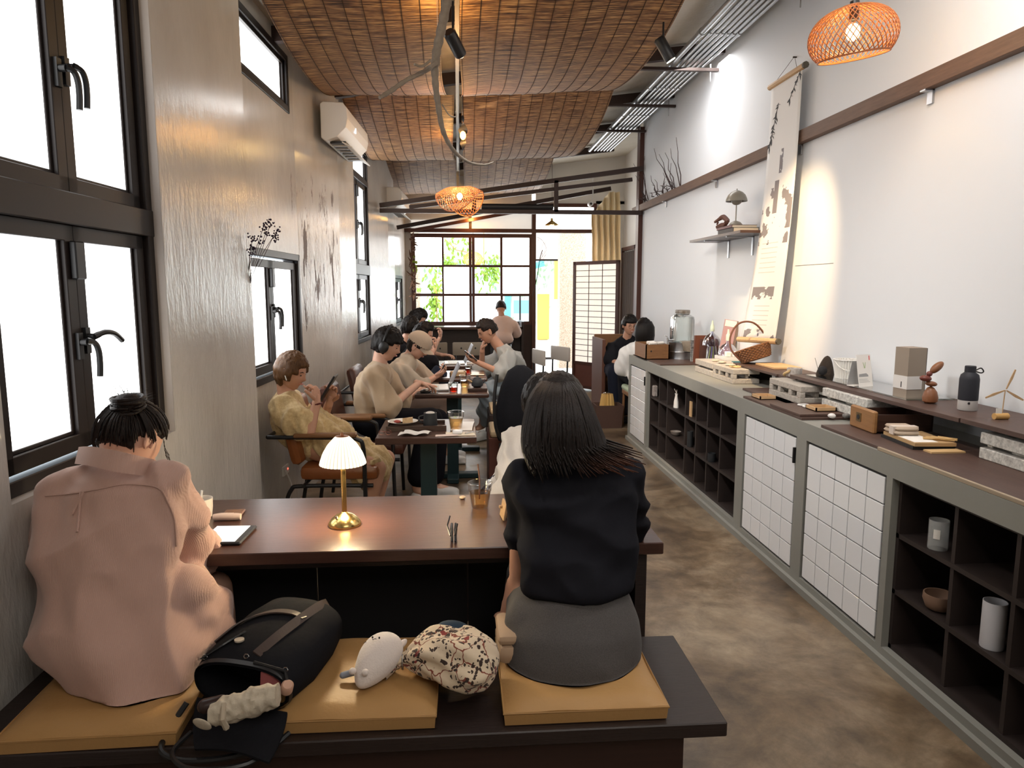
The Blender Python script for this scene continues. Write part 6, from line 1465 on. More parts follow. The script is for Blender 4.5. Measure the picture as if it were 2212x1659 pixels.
MB().bx(.34, 5.03, .62, .66, 5.06, .84).build('backrest', bench_wood, hc, W=True)
for x in (.34, .64): MB().bx(x, 5.03, 0, x + .03, 5.06, .84).build('back_post', bench_wood, hc, W=True)

# ================================================================ OUTSIDE THE DOORWAY
MB().bx(-6, 12.1, -.10, 9, 34, -.02).build('pavement', mat('sunlit_pavement', (.62, .60, .56), .8, var=(3, .3, (.5, .48, .45))), kind='structure')
MB().bx(-6, 15.0, 2.12, 9, 15.2, 4.5).build('outer_header', mat('peach_render', (.66, .54, .47), .8), kind='structure')
MB().bx(1.93, 13.6, -.02, 2.42, 13.9, 4.2).build('pebbledash_pillar', mat('pebbledash', (.62, .52, .42), .9, var=(55, .9, (.30, .18, .10)), bump=(80, .6, .005)), label='pebble-textured pillar outside the doorway', cat='pillar')
MB().bx(-1.5, 13.6, -.02, -.72, 13.9, 4.2).build('pebbledash_pillar', MATS['pebbledash'], label='pebble-textured pillar outside the left window panes', cat='pillar')
og = thing('outer_glass_door', 'slim dark frame of the outer glass door beyond the doorway', 'door', (1.7, 15.1, 0))
for x in (1.28, 2.12): MB().bx(x, 15.08, 0, x + .035, 15.12, 2.1).build('door_stile', alu, og, W=True)
MB().bx(1.28, 15.08, 2.08, 2.15, 15.12, 2.12).bx(1.28, 15.08, .0, 2.15, 15.12, .05).build('door_rail', alu, og, W=True)
MB().bx(2.118, 15.0, .95, 2.15, 15.06, 1.2).build('door_handle', black_metal, og, W=True)
ma = lambda nme, c: mat(nme, c, .5)
pg = thing('play_structure', 'teal and yellow playground frame outside the doorway', 'playground', (2.4, 21, 0))
MB().tube(bez([(1.45, 21, 0), (1.45, 21, 1.3), (1.7, 21, 1.95), (2.5, 21, 2.25)], 8), .10, 12).build('teal_arch', ma('teal_paint', (.08, .42, .5)), pg, W=True, smooth=True)
MB().bx(2.95, 21, 0, 3.25, 21.3, 3.0).build('pale_blue_post', ma('pale_blue_paint', (.4, .65, .75)), pg, W=True)
MB().bx(2.35, 21.2, 0, 2.7, 21.5, 1.35).bx(2.75, 20.5, 1.2, 2.93, 20.6, 2.6).build('yellow_panel', ma('yellow_paint', (.85, .55, .06)), pg, W=True)
MB().bx(1.7, 22, .75, 2.2, 22.2, 1.15).build('blue_panel', ma('blue_paint', (.15, .40, .6)), pg, W=True)
m = MB()
for a, b, c, d in ((0, 0, .26, .03), (0, .23, .26, .26), (0, 0, .03, .26), (.23, 0, .26, .26)): m.bx(2.95 + a, 20.3, 1.35 + b, 2.95 + c, 20.33, 1.35 + d)
m.build('red_square_sign', ma('red_paint', (.75, .12, .12)), pg, W=True)
MB().tube([(3.4, 20.8, 1.1), (3.45, 20.8, .6), (3.3, 20.8, 0)], .02, 8).build('rail', ma('blue_paint', (.15, .4, .6)), pg, W=True)
MB().bx(-5, 28, 0, 1.2, 28.5, 2.2).build('parked_van', ma('pale_vehicle', (.6, .66, .7)), label='pale vehicle seen blurred through the far window', cat='vehicle')
MB().bx(-7, 32, 0, 9, 32.4, 4).build('street_wall', mat('street_wall', (.55, .62, .66), .8, var=(.8, .6, (.3, .42, .3))), kind='structure')
leafm = mat('sunlit_leaf', (.30, .46, .05), .5, var=(3, .5, (.16, .30, .03)))
leafd = mat('tree_leaf', (.20, .42, .16), .6)
def foliage(name, label, blobs, n, m_, size, seed, cat='plant'):
    random.seed(seed); mm = MB()
    for k in range(n):
        c, r = random.choice(blobs); p = V(c) + V((random.gauss(0, r[0] / 2), random.gauss(0, r[1] / 2), random.gauss(0, r[2] / 2)))
        d = V((random.uniform(-.5, .5), random.uniform(-.5, .5), random.uniform(-1, -.1))).normalized() * size; s = d.orthogonal().normalized() * size * .28; u = s.cross(d).normalized() * .002
        mm.add([p, p + d * .5 + s, p + d, p + d * .5 - s, p + u, p + d * .5 + s + u, p + d + u, p + d * .5 - s + u], [(0, 1, 2, 3), (7, 6, 5, 4), (0, 1, 5, 4), (1, 2, 6, 5), (2, 3, 7, 6), (3, 0, 4, 7)])
    r = thing(name, label, cat, V(blobs[0][0])); mm.build('leaves', m_, r, W=True, kind='stuff'); return r, mm
f1, _ = foliage('hanging_plant', 'green trailing plant outside the upper left window panes', [(at(985, 535, Y=12.9), (.35, .1, .3)), (at(965, 570, Y=12.9), (.2, .1, .2))], 120, leafm, .10, 3)
MB().tube([at(960, 515, Y=12.9), at(985, 540, Y=12.9), at(1010, 545, Y=12.9)], .008, 5).build('vine', cork, f1, W=True)
f2, _ = foliage('hanging_plant', 'green trailing plant outside the middle window panes', [(at(1045, 590, Y=13.6), (.22, .1, .35)), (at(1068, 580, Y=13.6), (.15, .1, .3))], 150, leafm, .10, 5)
MB().tube([at(1045, 390, Y=13.6), at(1045, 600, Y=13.6)], .008, 5).build('vine', cork, f2, W=True)
f3, _ = foliage('potted_plant', 'tall leafy plant outside the lower left window panes', [(at(938, 625, Y=12.5), (.2, .1, .5)), (at(944, 655, Y=12.5), (.14, .1, .4))], 150, leafm, .11, 6)
pq = V(at(944, 690, Y=12.5)); MB().tube([(pq.x, 12.5, .2), pq, at(942, 620, Y=12.5)], .010, 6).build('stem', cork, f3, W=True); MB().shell([(.10, -.02), (.14, .28)], (pq.x, 12.5, 0), .01, 20).build('pot', MATS['brown_clay'], f3, W=True, smooth=True)
f4, _ = foliage('street_tree', 'pale green tree across the street', [((1.6, 23, 2.4), (1.5, .6, 1.2)), ((-.5, 25, 2.6), (2.4, .6, 1.)), ((3.0, 24, 2.5), (1.0, .6, 1.2))], 500, leafd, .22, 8, 'tree')
MB().tube([(1.6, 23.3, 0), (1.7, 23.3, 2.4)], .08, 8).build('trunk', bark, f4, W=True)
wl3 = thing('wicker_lantern', 'round yellow wicker lantern hanging outside the window', 'lantern', at(1022, 560, Y=12.8))
p = V(at(1022, 560, Y=12.8))
def lan(u, v): a = 2 * PI * u; ph = .25 + v * 2.3; return p + V((.17 * math.sin(ph) * math.cos(a), .17 * math.sin(ph) * math.sin(a), .13 * math.cos(ph)))
m = MB(); weave(m, lan, 26, .004, .2, 4, 14); m.build('woven_shade', mat('golden_wicker', (.75, .45, .10), .5), wl3, W=True)
MB().tube([p + V((0, 0, .12)), p + V((0, 0, 1.4))], .004, 6).build('cable', black_plastic, wl3, W=True)
# thin bare branch standing in the doorway
m = MB(); random.seed(2); base = [at(1150, 640, Y=11.7), at(1160, 600, Y=11.7), at(1166, 560, Y=11.7), at(1172, 540, Y=11.7)]
m.tube(bez(base, 5), .007, 5); m.tube(bez([at(1166, 560, Y=11.7), at(1180, 540, Y=11.7), at(1172, 520, Y=11.7), at(1160, 512, Y=11.7)], 4), .004, 4)
for k in range(12):
    p = V(at(1168 + random.uniform(-6, 8), 540 + random.uniform(-20, 30), Y=11.7)); m.tube([p, p + V((random.uniform(-.08, .1), 0, random.uniform(.02, .12)))], .003, 4)
m.build('bare_branch', MATS['dark_twigs'], label='thin bare branch decorating the left side of the doorway', cat='branch')
# surveillance camera near the truss
sv = thing('security_camera', 'small white security camera near the doorway under the roof', 'camera', at(1275, 441, Y=10.3)); p = V(at(1275, 441, Y=10.3))
MB().cyl(p + V((0, -.06, 0)), .035, .10, 20, axis='y').build('camera_body', white_plastic, sv, W=True, smooth=True); MB().cyl(p + V((0, -.063, 0)), .016, .004, 16, axis='y').build('lens', black_plastic, sv, W=True)
MB().tube([p, p + V((.04, .02, .10)), p + V((.04, .02, .45))], .008, 6).build('mount', white_plastic, sv, W=True)
# ================================================================ PEOPLE
def remesh(mb, voxel=.012, smooth=6, fold=None):
    """one continuous skin over overlapping volumes, softened, with optional cloth folds; returns a mesh"""
    me = mb.mesh('tmp'); o = bpy.data.objects.new('tmp', me); COL.objects.link(o)
    r = o.modifiers.new('r', 'REMESH'); r.mode = 'VOXEL'; r.voxel_size = voxel; r.use_smooth_shade = True
    s = o.modifiers.new('s', 'SMOOTH'); s.factor = .5; s.iterations = smooth
    dg_ = bpy.context.evaluated_depsgraph_get(); dg_.update(); out = bpy.data.meshes.new_from_object(o.evaluated_get(dg_))
    bpy.data.objects.remove(o); bpy.data.meshes.remove(me)
    if fold:
        amp, freq, st, seed = fold; off = V((seed * 3.1, seed * 1.7, seed)); ns = [v.normal.copy() for v in out.vertices]
        for v, nn in zip(out.vertices, ns):
            q = V((v.co.x * freq * st[0], v.co.y * freq * st[1], v.co.z * freq * st[2])) + off
            k = noise.noise(q); k2 = noise.noise(q * 2.3 + V((5, 1, 2))); k3 = noise.noise(V((q.x * 1.7 + q.z * 1.2, q.y, q.z * .7)))
            v.co += nn * amp * (1.2 * (1 - abs(k) * 6) + 1.2 * (.5 - abs(k3) * 5) + k2 * .7)
    return out
def join_mb(me, mb):
    """append extra geometry (head, hands) to the same body mesh"""
    bm = bmesh.new(); bm.from_mesh(me); t = mb.mesh('t'); b2 = bmesh.new(); b2.from_mesh(t); bmesh.ops.recalc_face_normals(b2, faces=b2.faces); b2.to_mesh(t); b2.free(); bm.from_mesh(t); bm.to_mesh(me); bm.free(); bpy.data.meshes.remove(t)
    me.polygons.foreach_set('use_smooth', [True] * len(me.polygons)); return me
def put(name, me, m, root, **kw):
    inv = MW[root.name].inverted(); me.transform(inv); me.name = name
    me.polygons.foreach_set('use_smooth', [True] * len(me.polygons)); return link(name, me, m, root, **kw)
def g2(x, z, cx, cz, sx, sz): return math.exp(-((x - cx) / sx) ** 2 - ((z - cz) / sz) ** 2)
def head_pt(d, grow=0.):
    x, y, z = d; px, py, pz = .0735 * x, .092 * y, .114 * z
    if z < 0: px *= 1 - .26 * (-z) ** 1.3; py *= (1 - .30 * -z) if y < 0 else (1 - .05 * -z)
    if y > 0:
        f = min(1, y * 1.6)
        py -= .007 * y ** 3
        k = .021 * g2(x, z, 0, -.20, .13, .10) + .010 * g2(x, z, 0, .0, .10, .16) - .010 * (g2(x, z, .40, .03, .16, .10) + g2(x, z, -.40, .03, .16, .10)) + .004 * g2(x, z, 0, .2, .5, .09)
        k += .006 * g2(x, z, 0, -.41, .22, .045) + .006 * g2(x, z, 0, -.50, .20, .045) - .004 * g2(x, z, 0, -.455, .22, .02) + .010 * g2(x, z, 0, -.80, .3, .13) + .004 * (g2(x, z, .6, -.15, .2, .16) + g2(x, z, -.6, -.15, .2, .16))
        py += k * f
    p = V((px, py, pz))
    if grow: p += V((x / .0735, y / .092, z / .114)).normalized() * grow
    return p
def head_into(mb, c, R, s=1., seg=44, rings=36):
    vs = []; fs = []
    for i in range(1, rings):
        ph = PI * i / rings
        for k in range(seg):
            a = 2 * PI * k / seg; vs.append(c + R @ (head_pt((math.sin(ph) * math.sin(a), math.sin(ph) * math.cos(a), -math.cos(ph))) * s))
    for i in range(rings - 2):
        for k in range(seg): fs.append((i*seg+k, i*seg+(k+1) % seg, (i+1)*seg+(k+1) % seg, (i+1)*seg+k))
    b = len(vs); vs += [c + R @ V((0, .012, -.112 * s)), c + R @ V((0, 0, .114 * s))]
    for k in range(seg): fs.append((b, (k+1) % seg, k)); fs.append((b+1, (rings-2)*seg+k, (rings-2)*seg+(k+1) % seg))
    mb.add(vs, fs)
    for s_ in (-1, 1):
        e = MB().ell((0, 0, 0), (.0065, .017, .030), seg=14, rings=10); mb.add([c + R @ ((V(p) + V((s_ * .0755, -.004, -.004)) + V((s_ * .006 * (p.y < 0), 0, 0))) * s) for p in e.v], e.f)
        e = MB().tube([(.0, .012, -.022), (.0, .017, .0), (0, .012, .022), (0, -.004, .031), (0, -.018, .018), (0, -.012, -.01)], .0035, 6); mb.add([c + R @ ((V(p) + V((s_ * .0825, -.004, -.004))) * s) for p in e.v], e.f)
def hand_into(mb, w, d, nrm, side, curl=.5, s=1.):
    """w wrist, d direction of the palm, nrm the way the palm faces, side +1 thumb toward d x nrm"""
    d = V(d).normalized(); nrm = (V(nrm) - d * V(nrm).dot(d)).normalized(); lat = d.cross(nrm) * side
    R = Matrix((lat, nrm, d)).transposed()
    mb.ell(w + d * .045 * s, (.041 * s, .015 * s, .052 * s), R, 14, 10); mb.cap2(w - d * .02, .024 * s, w + d * .03 * s, .022 * s)
    for i, (o, L_) in enumerate(((.030, .070), (.010, .080), (-.010, .074), (-.028, .058))):
        p = w + d * (.080 - .004 * abs(i - 1)) * s + lat * o * s; dir_ = (d + lat * (o * 1.5)).normalized(); r = .0088 * s; cc = curl * (1 + .12 * i)
        for k, f in enumerate((.45, .32, .23)):
            dir_ = (Matrix.Rotation(0, 3, 'X') @ dir_); ax = dir_.cross(nrm).normalized(); dir_ = (Matrix.Rotation(cc * (.75 if k == 0 else 1.), 3, ax) @ dir_).normalized()
            q = p + dir_ * L_ * f * s; mb.cap2(p, r, q, r * .9, 8); p = q; r *= .9
    p = w + d * .022 * s + lat * .026 * s; dir_ = (lat * .8 + d * .7 + nrm * .35).normalized(); q = p + dir_ * .036 * s; mb.cap2(p, .013 * s, q, .0105 * s, 8)
    dir2 = (dir_ * .6 + d * .6 + nrm * .3 * (1 + curl)).normalized(); mb.cap2(q, .0105 * s, q + dir2 * .028 * s, .0085 * s, 8)
def spine_ells(mb, P, C, side, grow=0., w=(.165, .140, .150, .165, .155), dp=(.115, .10, .105, .10, .075), bulge=0., t0=0.):
    P, C = V(P), V(C); side = V(side).normalized(); ax = (C - P).normalized(); fr = side.cross(ax).normalized() * -1     # fr points to the front when side is the person's right
    n_ = 9
    for i in range(n_):
        t = t0 + (1 - t0) * i / (n_ - 1); c = P.lerp(C, t) - fr * bulge * math.sin(t * PI)
        ww = ip([(k / 4, x) for k, x in enumerate(w)], t) + grow; dd_ = ip([(k / 4, x) for k, x in enumerate(dp)], t) + grow
        mb.ell(c, (ww, dd_, .075 + grow), Matrix((side, fr, ax)).transposed(), 24, 14)
    return mb
def hair_cap(root, c, R, m, s=1., thick=.016, line=None, seed=1, name='hair', extra=None, nse=.006, seg=64, rings=48):
    """hair mass: skull shape grown outward above a hairline; line(x,y)->lowest z"""
    line = line or (lambda x, y: .52 if y > .55 else (-.05 if y > -.15 else -.62))
    vs = []; fs = []
    for i in range(1, rings):
        ph = PI * i / rings
        for k in range(seg):
            a = 2 * PI * k / seg; d = V((math.sin(ph) * math.sin(a), math.sin(ph) * math.cos(a), -math.cos(ph)))
            q = d.z - line(d.x, d.y); f = max(0., min(1., q * 7 + .15)); f = f * f * (3 - 2 * f)
            nn = noise.noise(V((d.x * 9, d.y * 9, d.z * 2.2)) + V((seed, 0, 0))) * nse + noise.noise(V((d.x * 24, d.y * 24, d.z * 4)) + V((seed, 3, 0))) * nse * .6
            vs.append(c + R @ (head_pt(d, 0) * s + V((d.x, d.y, d.z)) * (-.020 + f * (.020 + thick + nn))))
    for i in range(rings - 2):
        for k in range(seg): fs.append((i*seg+k, i*seg+(k+1) % seg, (i+1)*seg+(k+1) % seg, (i+1)*seg+k))
    b = len(vs); vs += [c + R @ V((0, 0, -.09)), c + R @ V((0, 0, (.114 + thick) * s))]
    for k in range(seg): fs.append((b, (k+1) % seg, k)); fs.append((b+1, (rings-2)*seg+k, (rings-2)*seg+(k+1) % seg))
    mb = MB().add(vs, fs)
    if extra: extra(mb)
    return mb.build(name, m, root, W=True, smooth=2)
def head_frame(fd, up=(0, 0, 1)):
    y = V(fd).normalized(); x = y.cross(V(up)).normalized(); z = x.cross(y); return Matrix((x, y, z)).transposed()
eye_m = mat('eye', (.02, .012, .01), .25); brow_m = mat('eyebrow', (.025, .015, .012), .8); lip_m = mat('lips', (.40, .13, .11), .45)
def face_parts(root, c, R, s=1., smile=False, lips=True):
    P_ = lambda x, y, z: c + R @ (V((x, y, z)) * s)
    for s_ in (-1, 1):
        MB().ell(P_(s_ * .029, .0775, .004), (.0105 * s, .004 * s, .0035 * s), R, 10, 6).build('eye', eye_m, root, W=True, smooth=True)
        MB().tube([P_(s_ * .016, .084, .022), P_(s_ * .030, .083, .027), P_(s_ * .044, .074, .022)], [.0018, .0026, .0014], 5).build('eyebrow', brow_m, root, W=True)
    if lips: MB().tube([P_(-.022, .078, -.050 + (.004 if smile else 0)), P_(-.010, .086, -.0515), P_(.010, .086, -.0515), P_(.022, .078, -.050 + (.004 if smile else 0))], [.002, .0042, .0042, .002], 6).build('lips', lip_m, root, W=True, smooth=True)
    if smile: MB().tube([P_(-.016, .086, -.052), P_(0, .090, -.055), P_(.016, .086, -.052)], .0022, 5).build('teeth', paper, root, W=True)

def figure(label, P, C, HC, fd, side, arms, legs, tops, bottoms, hair, skin_m=skin, voxel=.013, head_s=1., up=(0, 0, 1), face=True, w=(.165, .135, .15, .165, .15), dp=(.115, .10, .105, .10, .075), bulge=0., smile=False, shoes=None, group=None, arm_r=(.046, .036, .027), leg_r=(.082, .056, .040)):
    P, C, HC = V(P), V(C), V(HC); side = V(side).normalized(); R = head_frame(fd, up)
    feet = [l_[3] if len(l_) > 3 else l_[2] for l_ in legs] if legs else [P]
    root = thing('person', label, 'person', (P.x, P.y, min(min(f.z for f in feet) - .03, P.z)), 0, group); root.location.z = max(0, root.location.z); MW[root.name] = Matrix.Translation(root.location)
    m = MB(); spine_ells(m, P, C, side, -.008, w, dp, bulge)
    nb = HC - R @ V((0, .022, .075)) * head_s
    m.cap2(C - (C - P).normalized() * .02, .062, nb, .050)
    for a in arms: m.cap2(C.lerp(a[0], .55), .055, a[0], .050); m.chain([V(q) for q in a[:3]], list(arm_r))
    for l_ in legs: m.chain([V(q) for q in l_[:3]], list(leg_r)); 
    for l_ in legs:
        if len(l_) > 3: m.cap2(V(l_[2]) + V((0, 0, -.02)), .036, V(l_[3]), .03)
    body = remesh(m, voxel, 4)
    x = MB(); head_into(x, HC, R, head_s)
    for a in arms:
        if len(a) > 3 and a[3]: hand_into(x, V(a[2]), a[3][0], a[3][1], a[3][2], a[3][3])
    join_mb(body, x); put('body', body, skin_m, root)
    for t in tops:      # dict(m, grow, hem t0, sleeve fraction, fold)
        m = MB(); g = t.get('grow', .018); spine_ells(m, P, C, side, g, t.get('w', w), t.get('dp', dp), bulge, t.get('t0', 0.))
        m.cap2(C - (C - P).normalized() * .03, .075 + g * .3, C + (nb - C) * .18, .062)
        for a in arms:
            s0, e0, w0 = V(a[0]), V(a[1]), V(a[2]); f = t.get('sleeve', .7); r0 = arm_r[0] + g + t.get('loose', .006); m.cap2(C.lerp(s0, .5), .06 + g, s0, r0)
            if f <= 1: m.cap2(s0, r0, s0.lerp(e0, f), r0 * t.get('flare', 1.05))
            else: m.cap2(s0, r0, e0, r0 * .92); m.cap2(e0, r0 * .92, e0.lerp(w0, f - 1), r0 * .80)
        me = remesh(m, voxel, t.get('smooth', 5), t.get('fold')); put(t.get('name', 'shirt'), me, t['m'], root)
    for t in bottoms:
        m = MB(); g = t.get('grow', .014); k = t.get('len', 1.9)
        m.ell(P, (w[0] + g, dp[0] + g, .10), Matrix((side, side.cross((C - P).normalized()) * -1, (C - P).normalized())).transposed())
        for l_ in legs:
            h_, kn, an = V(l_[0]), V(l_[1]), V(l_[2]); m.cap2(P.lerp(h_, .8), leg_r[0] + g, h_, leg_r[0] + g); m.cap2(h_, leg_r[0] + g, kn, leg_r[1] + g * 1.4)
            if k > 1: m.cap2(kn, leg_r[1] + g * 1.4, kn.lerp(an, k - 1), t.get('cuff', leg_r[2] + g * 1.6))
        put(t.get('name', 'trousers'), remesh(m, voxel, 4, t.get('fold')), t['m'], root)
    for l_ in legs:
        if shoes and len(l_) > 3:
            a_, t_ = V(l_[2]), V(l_[3]); d_ = (t_ - a_); d_.z = 0; d_.normalize(); m = MB(); c = V((a_.x, a_.y, 0)) + d_ * .07
            q = d_.cross(V((0, 0, 1))); R_ = Matrix((q, d_, V((0, 0, 1)))).transposed()
            m.ell(c + V((0, 0, .045)), (.045, .13, .035), R_); m.ell(c - d_ * .06 + V((0, 0, .06)), (.040, .06, .045), R_); m.rbox(c + V((0, 0, .014)), (.085, .25, .026), .012, R_)
            put('shoe', remesh(m, .012, 3), shoes, root)
    if hair: hair_cap(root, HC, R, hair[0], head_s, *hair[1:2], **(hair[2] if len(hair) > 2 else {}))
    if face: face_parts(root, HC, R, head_s, smile)
    root['r'] = 0; del root['r']
    return root, R

A_ = lambda x, y, Y: V(at(x, y, Y=Y))
# ---------------- woman in the pink shirt, seen from behind at the left
pink = mat('pink_crinkle_cotton', (.47, .295, .24), .9, var=(3, .3, (.41, .25, .20)), sheen=.2)
n, l, b = nodes(pink); tc = n.new('ShaderNodeTexCoord'); wv_ = n.new('ShaderNodeTexWave'); wv_.inputs['Scale'].default_value = 85; wv_.inputs['Distortion'].default_value = 3.; wv_.inputs['Detail'].default_value = 2; wv_.inputs['Detail Scale'].default_value = 1.5
l.new(tc.outputs['Object'], wv_.inputs['Vector']); bpn = n.new('ShaderNodeBump'); bpn.inputs['Strength'].default_value = .2; bpn.inputs['Distance'].default_value = .003; l.new(wv_.outputs['Fac'], bpn.inputs['Height']); l.new(bpn.outputs['Normal'], b.inputs['Normal'])
HA = A_(283, 948, 2.13); RA = head_frame((.42, .72, -.62), (0, .2, 1))
ra = thing('person', 'woman in a loose pink shirt with her hair in a bun, seen from behind', 'person', (-.83, 1.86, .505))
PA = V((-.82, 1.88, .61)); CA = A_(262, 1035, 2.02)
m = MB(); spine_ells(m, PA, CA, (1, -.1, 0), -.02, w=(.14, .12, .12, .13, .12), dp=(.09, .08, .08, .08, .07)); m.cap2(CA, .06, HA - RA @ V((0, .02, .07)), .048)
elR, wrR = A_(415, 1200, 2.12), A_(452, 1168, 2.34); elL, wrL = A_(120, 1200, 2.05), A_(300, 1150, 2.36)
for s, e, w_ in ((A_(355, 1055, 2.0), elR, wrR), (A_(175, 1070, 2.0), elL, wrL)): m.cap2(CA, .045, s, .036); m.chain([s, e, w_], [.036, .034, .026])
for x_ in (-.80, -.94): m.chain([(x_, 1.92, .59), (x_ + .02, 2.22, .56), (x_ + .02, 2.32, .10)], [.062, .055, .04]); m.cap2((x_ + .02, 2.33, .05), .035, (x_ + .03, 2.47, .03), .03)
me = remesh(m, .012, 4); x = MB(); head_into(x, HA, RA); hand_into(x, wrR, (-.2, 1, -.1), (0, 0, -1), 1, .5); hand_into(x, wrL, (.5, .9, -.1), (0, 0, -1), -1, .5); put('body', join_mb(me, x), skin_pale, ra)
rows = [(1002, 195, 325, 2.02, .06), (1016, 140, 372, 2.0, .10), (1040, 108, 398, 1.985, .125), (1090, 90, 405, 1.96, .14), (1150, 84, 395, 1.935, .15), (1220, 80, 385, 1.91, .16), (1290, 74, 400, 1.885, .17), (1345, 72, 440, 1.865, .18), (1390, 95, 470, 1.85, .18), (1430, 140, 460, 1.83, .17), (1462, 170, 448, 1.81, .16), (1482, 200, 425, 1.80, .14), (1494, 240, 395, 1.80, .11)]
m = MB(); R_ = []
for y_, xl, xr, Yc, d_ in rows:
    a, b_ = A_(xl, y_, Yc), A_(xr, y_, Yc); c = (a + b_) / 2; R_.append((c, V(((b_.x - a.x) / 2, 0, 0)), V((0, d_, 0))))
RR = []
for i in range(len(R_) - 1):
    for k in range(3): t = k / 3; RR.append(tuple(R_[i][j].lerp(R_[i + 1][j], t) for j in range(3)))
RR.append(R_[-1]); m.loft(RR, 36)
sR = A_(368, 1048, 1.985); m.cap2(CA, .055, sR, .062); m.cap2(sR, .070, elR.lerp(sR, .1), .072); m.cap2(elR, .07, elR.lerp(wrR, .45), .055)
sL = A_(150, 1050, 1.97); m.cap2(CA, .055, sL, .058); m.cap2(sL, .065, elL, .065); m.cap2(elL, .06, elL.lerp(wrL, .6), .05)
m.ell(A_(400, 1290, 1.93), (.075, .11, .10)); m.ell(A_(430, 1335, 1.97), (.085, .12, .085)); m.ell(A_(405, 1275, 1.99), (.07, .10, .07)); m.ell(A_(422, 1345, 1.90), (.06, .085, .06)); m.ell(A_(455, 1375, 1.92), (.06, .10, .055))
me = remesh(m, .009, 5)
off = V((3, 1, 2)); ns = [v.normal.copy() for v in me.vertices]
for v, nn in zip(me.vertices, ns):
    p = v.co; q = V((p.x * 7 + p.z * 4, p.y * 5, p.z * 3.0 - p.x * 3)) + off; k = noise.noise(q); k2 = noise.noise(q * 2.4)
    k3 = noise.noise(V((p.x * 3.2 - p.z * 5.5 + 9, p.y * 2, p.z * .6 + p.x * .6))); v.co += nn * (.011 * (1 - abs(k) * 4) + .007 * k2 + .009 * (.6 - abs(k3) * 4)); v.co.z = max(v.co.z, .509)
put('shirt', me, pink, ra)
# collar, yoke seam, box pleat, rolled cuff
col = [A_(170, 985, 1.985), A_(200, 988, 1.93), A_(250, 1000, 1.90), A_(300, 1008, 1.93), A_(335, 1012, 2.02)]
m = MB(); cq = bez(col, 6); vs = []
for i, p in enumerate(cq):
    up_ = V((0, .012, .030)) * (1 - .25 * abs(2 * i / (len(cq) - 1) - 1)); o_ = V((0, -.010, 0)); vs += [p + o_ * 0 - V((0, -.01, .014)), p + up_, p + up_ + V((0, -.006, .002)), p + V((0, -.024, -.016))]
k = len(cq); m.add(vs, [(4*i+j, 4*i+(j+1) % 4, 4*i+4+(j+1) % 4, 4*i+4+j) for i in range(k-1) for j in range(4)] + [(3, 2, 1, 0), tuple(4*(k-1)+j for j in range(4))]); m.build('collar', pink, ra, W=True, smooth=True)
def on_shirt(px, py, o_, e=.004):
    """point of the shirt's surface seen at this place"""
    inv = MW[ra.name].inverted(); a = inv @ V((0, 0, H)); d = (inv.to_3x3() @ ray(px, py)).normalized(); ok, loc, nr, _ = o_.ray_cast(a, d)
    return (MW[ra.name] @ (loc + nr * e)) if ok else None
bpy.context.view_layer.update()
so_ = [o for o in bpy.data.objects if o.parent == ra and o.name.startswith('shirt')][0]
def seam(pts, r, name, m_=None, e=.002):
    q = [on_shirt(p.x, p.y, so_, e) for p in bez([V((a, b_, 0)) for a, b_ in pts], 10)]; q = [p for p in q if p is not None]
    if len(q) > 3: MB().tube(q, r, 5).build(name, m_ or pink, ra, W=True, smooth=True)
seam([(98, 1072), (150, 1068), (210, 1058), (260, 1048), (300, 1048), (335, 1052), (352, 1062)], .0022, 'yoke_seam')
for a in ((176, 1064, 168, 1150), (182, 1064, 158, 1112)): seam([(a[0], a[1]), ((a[0] + a[2]) / 2, (a[1] + a[3]) / 2), (a[2], a[3])], .0035, 'back_pleat')
seam([(352, 1062), (375, 1120), (380, 1180)], .0030, 'armhole_seam')
cc_ = elR.lerp(wrR, .18); dd = (wrR - elR).normalized(); m = MB(); u_ = dd.orthogonal().normalized(); v_ = dd.cross(u_)
skinrings(m, [[cc_ + dd * t + (u_ * math.cos(a * PI / 18) + v_ * math.sin(a * PI / 18)) * r_ * (1 + .05 * math.sin(a * .9 + t * 90)) for a in range(36)] for t, r_ in ((-.035, .068), (-.03, .077), (.0, .081), (.025, .076), (.03, .062))], True, True); m.build('rolled_cuff', pink, ra, W=True, smooth=True)
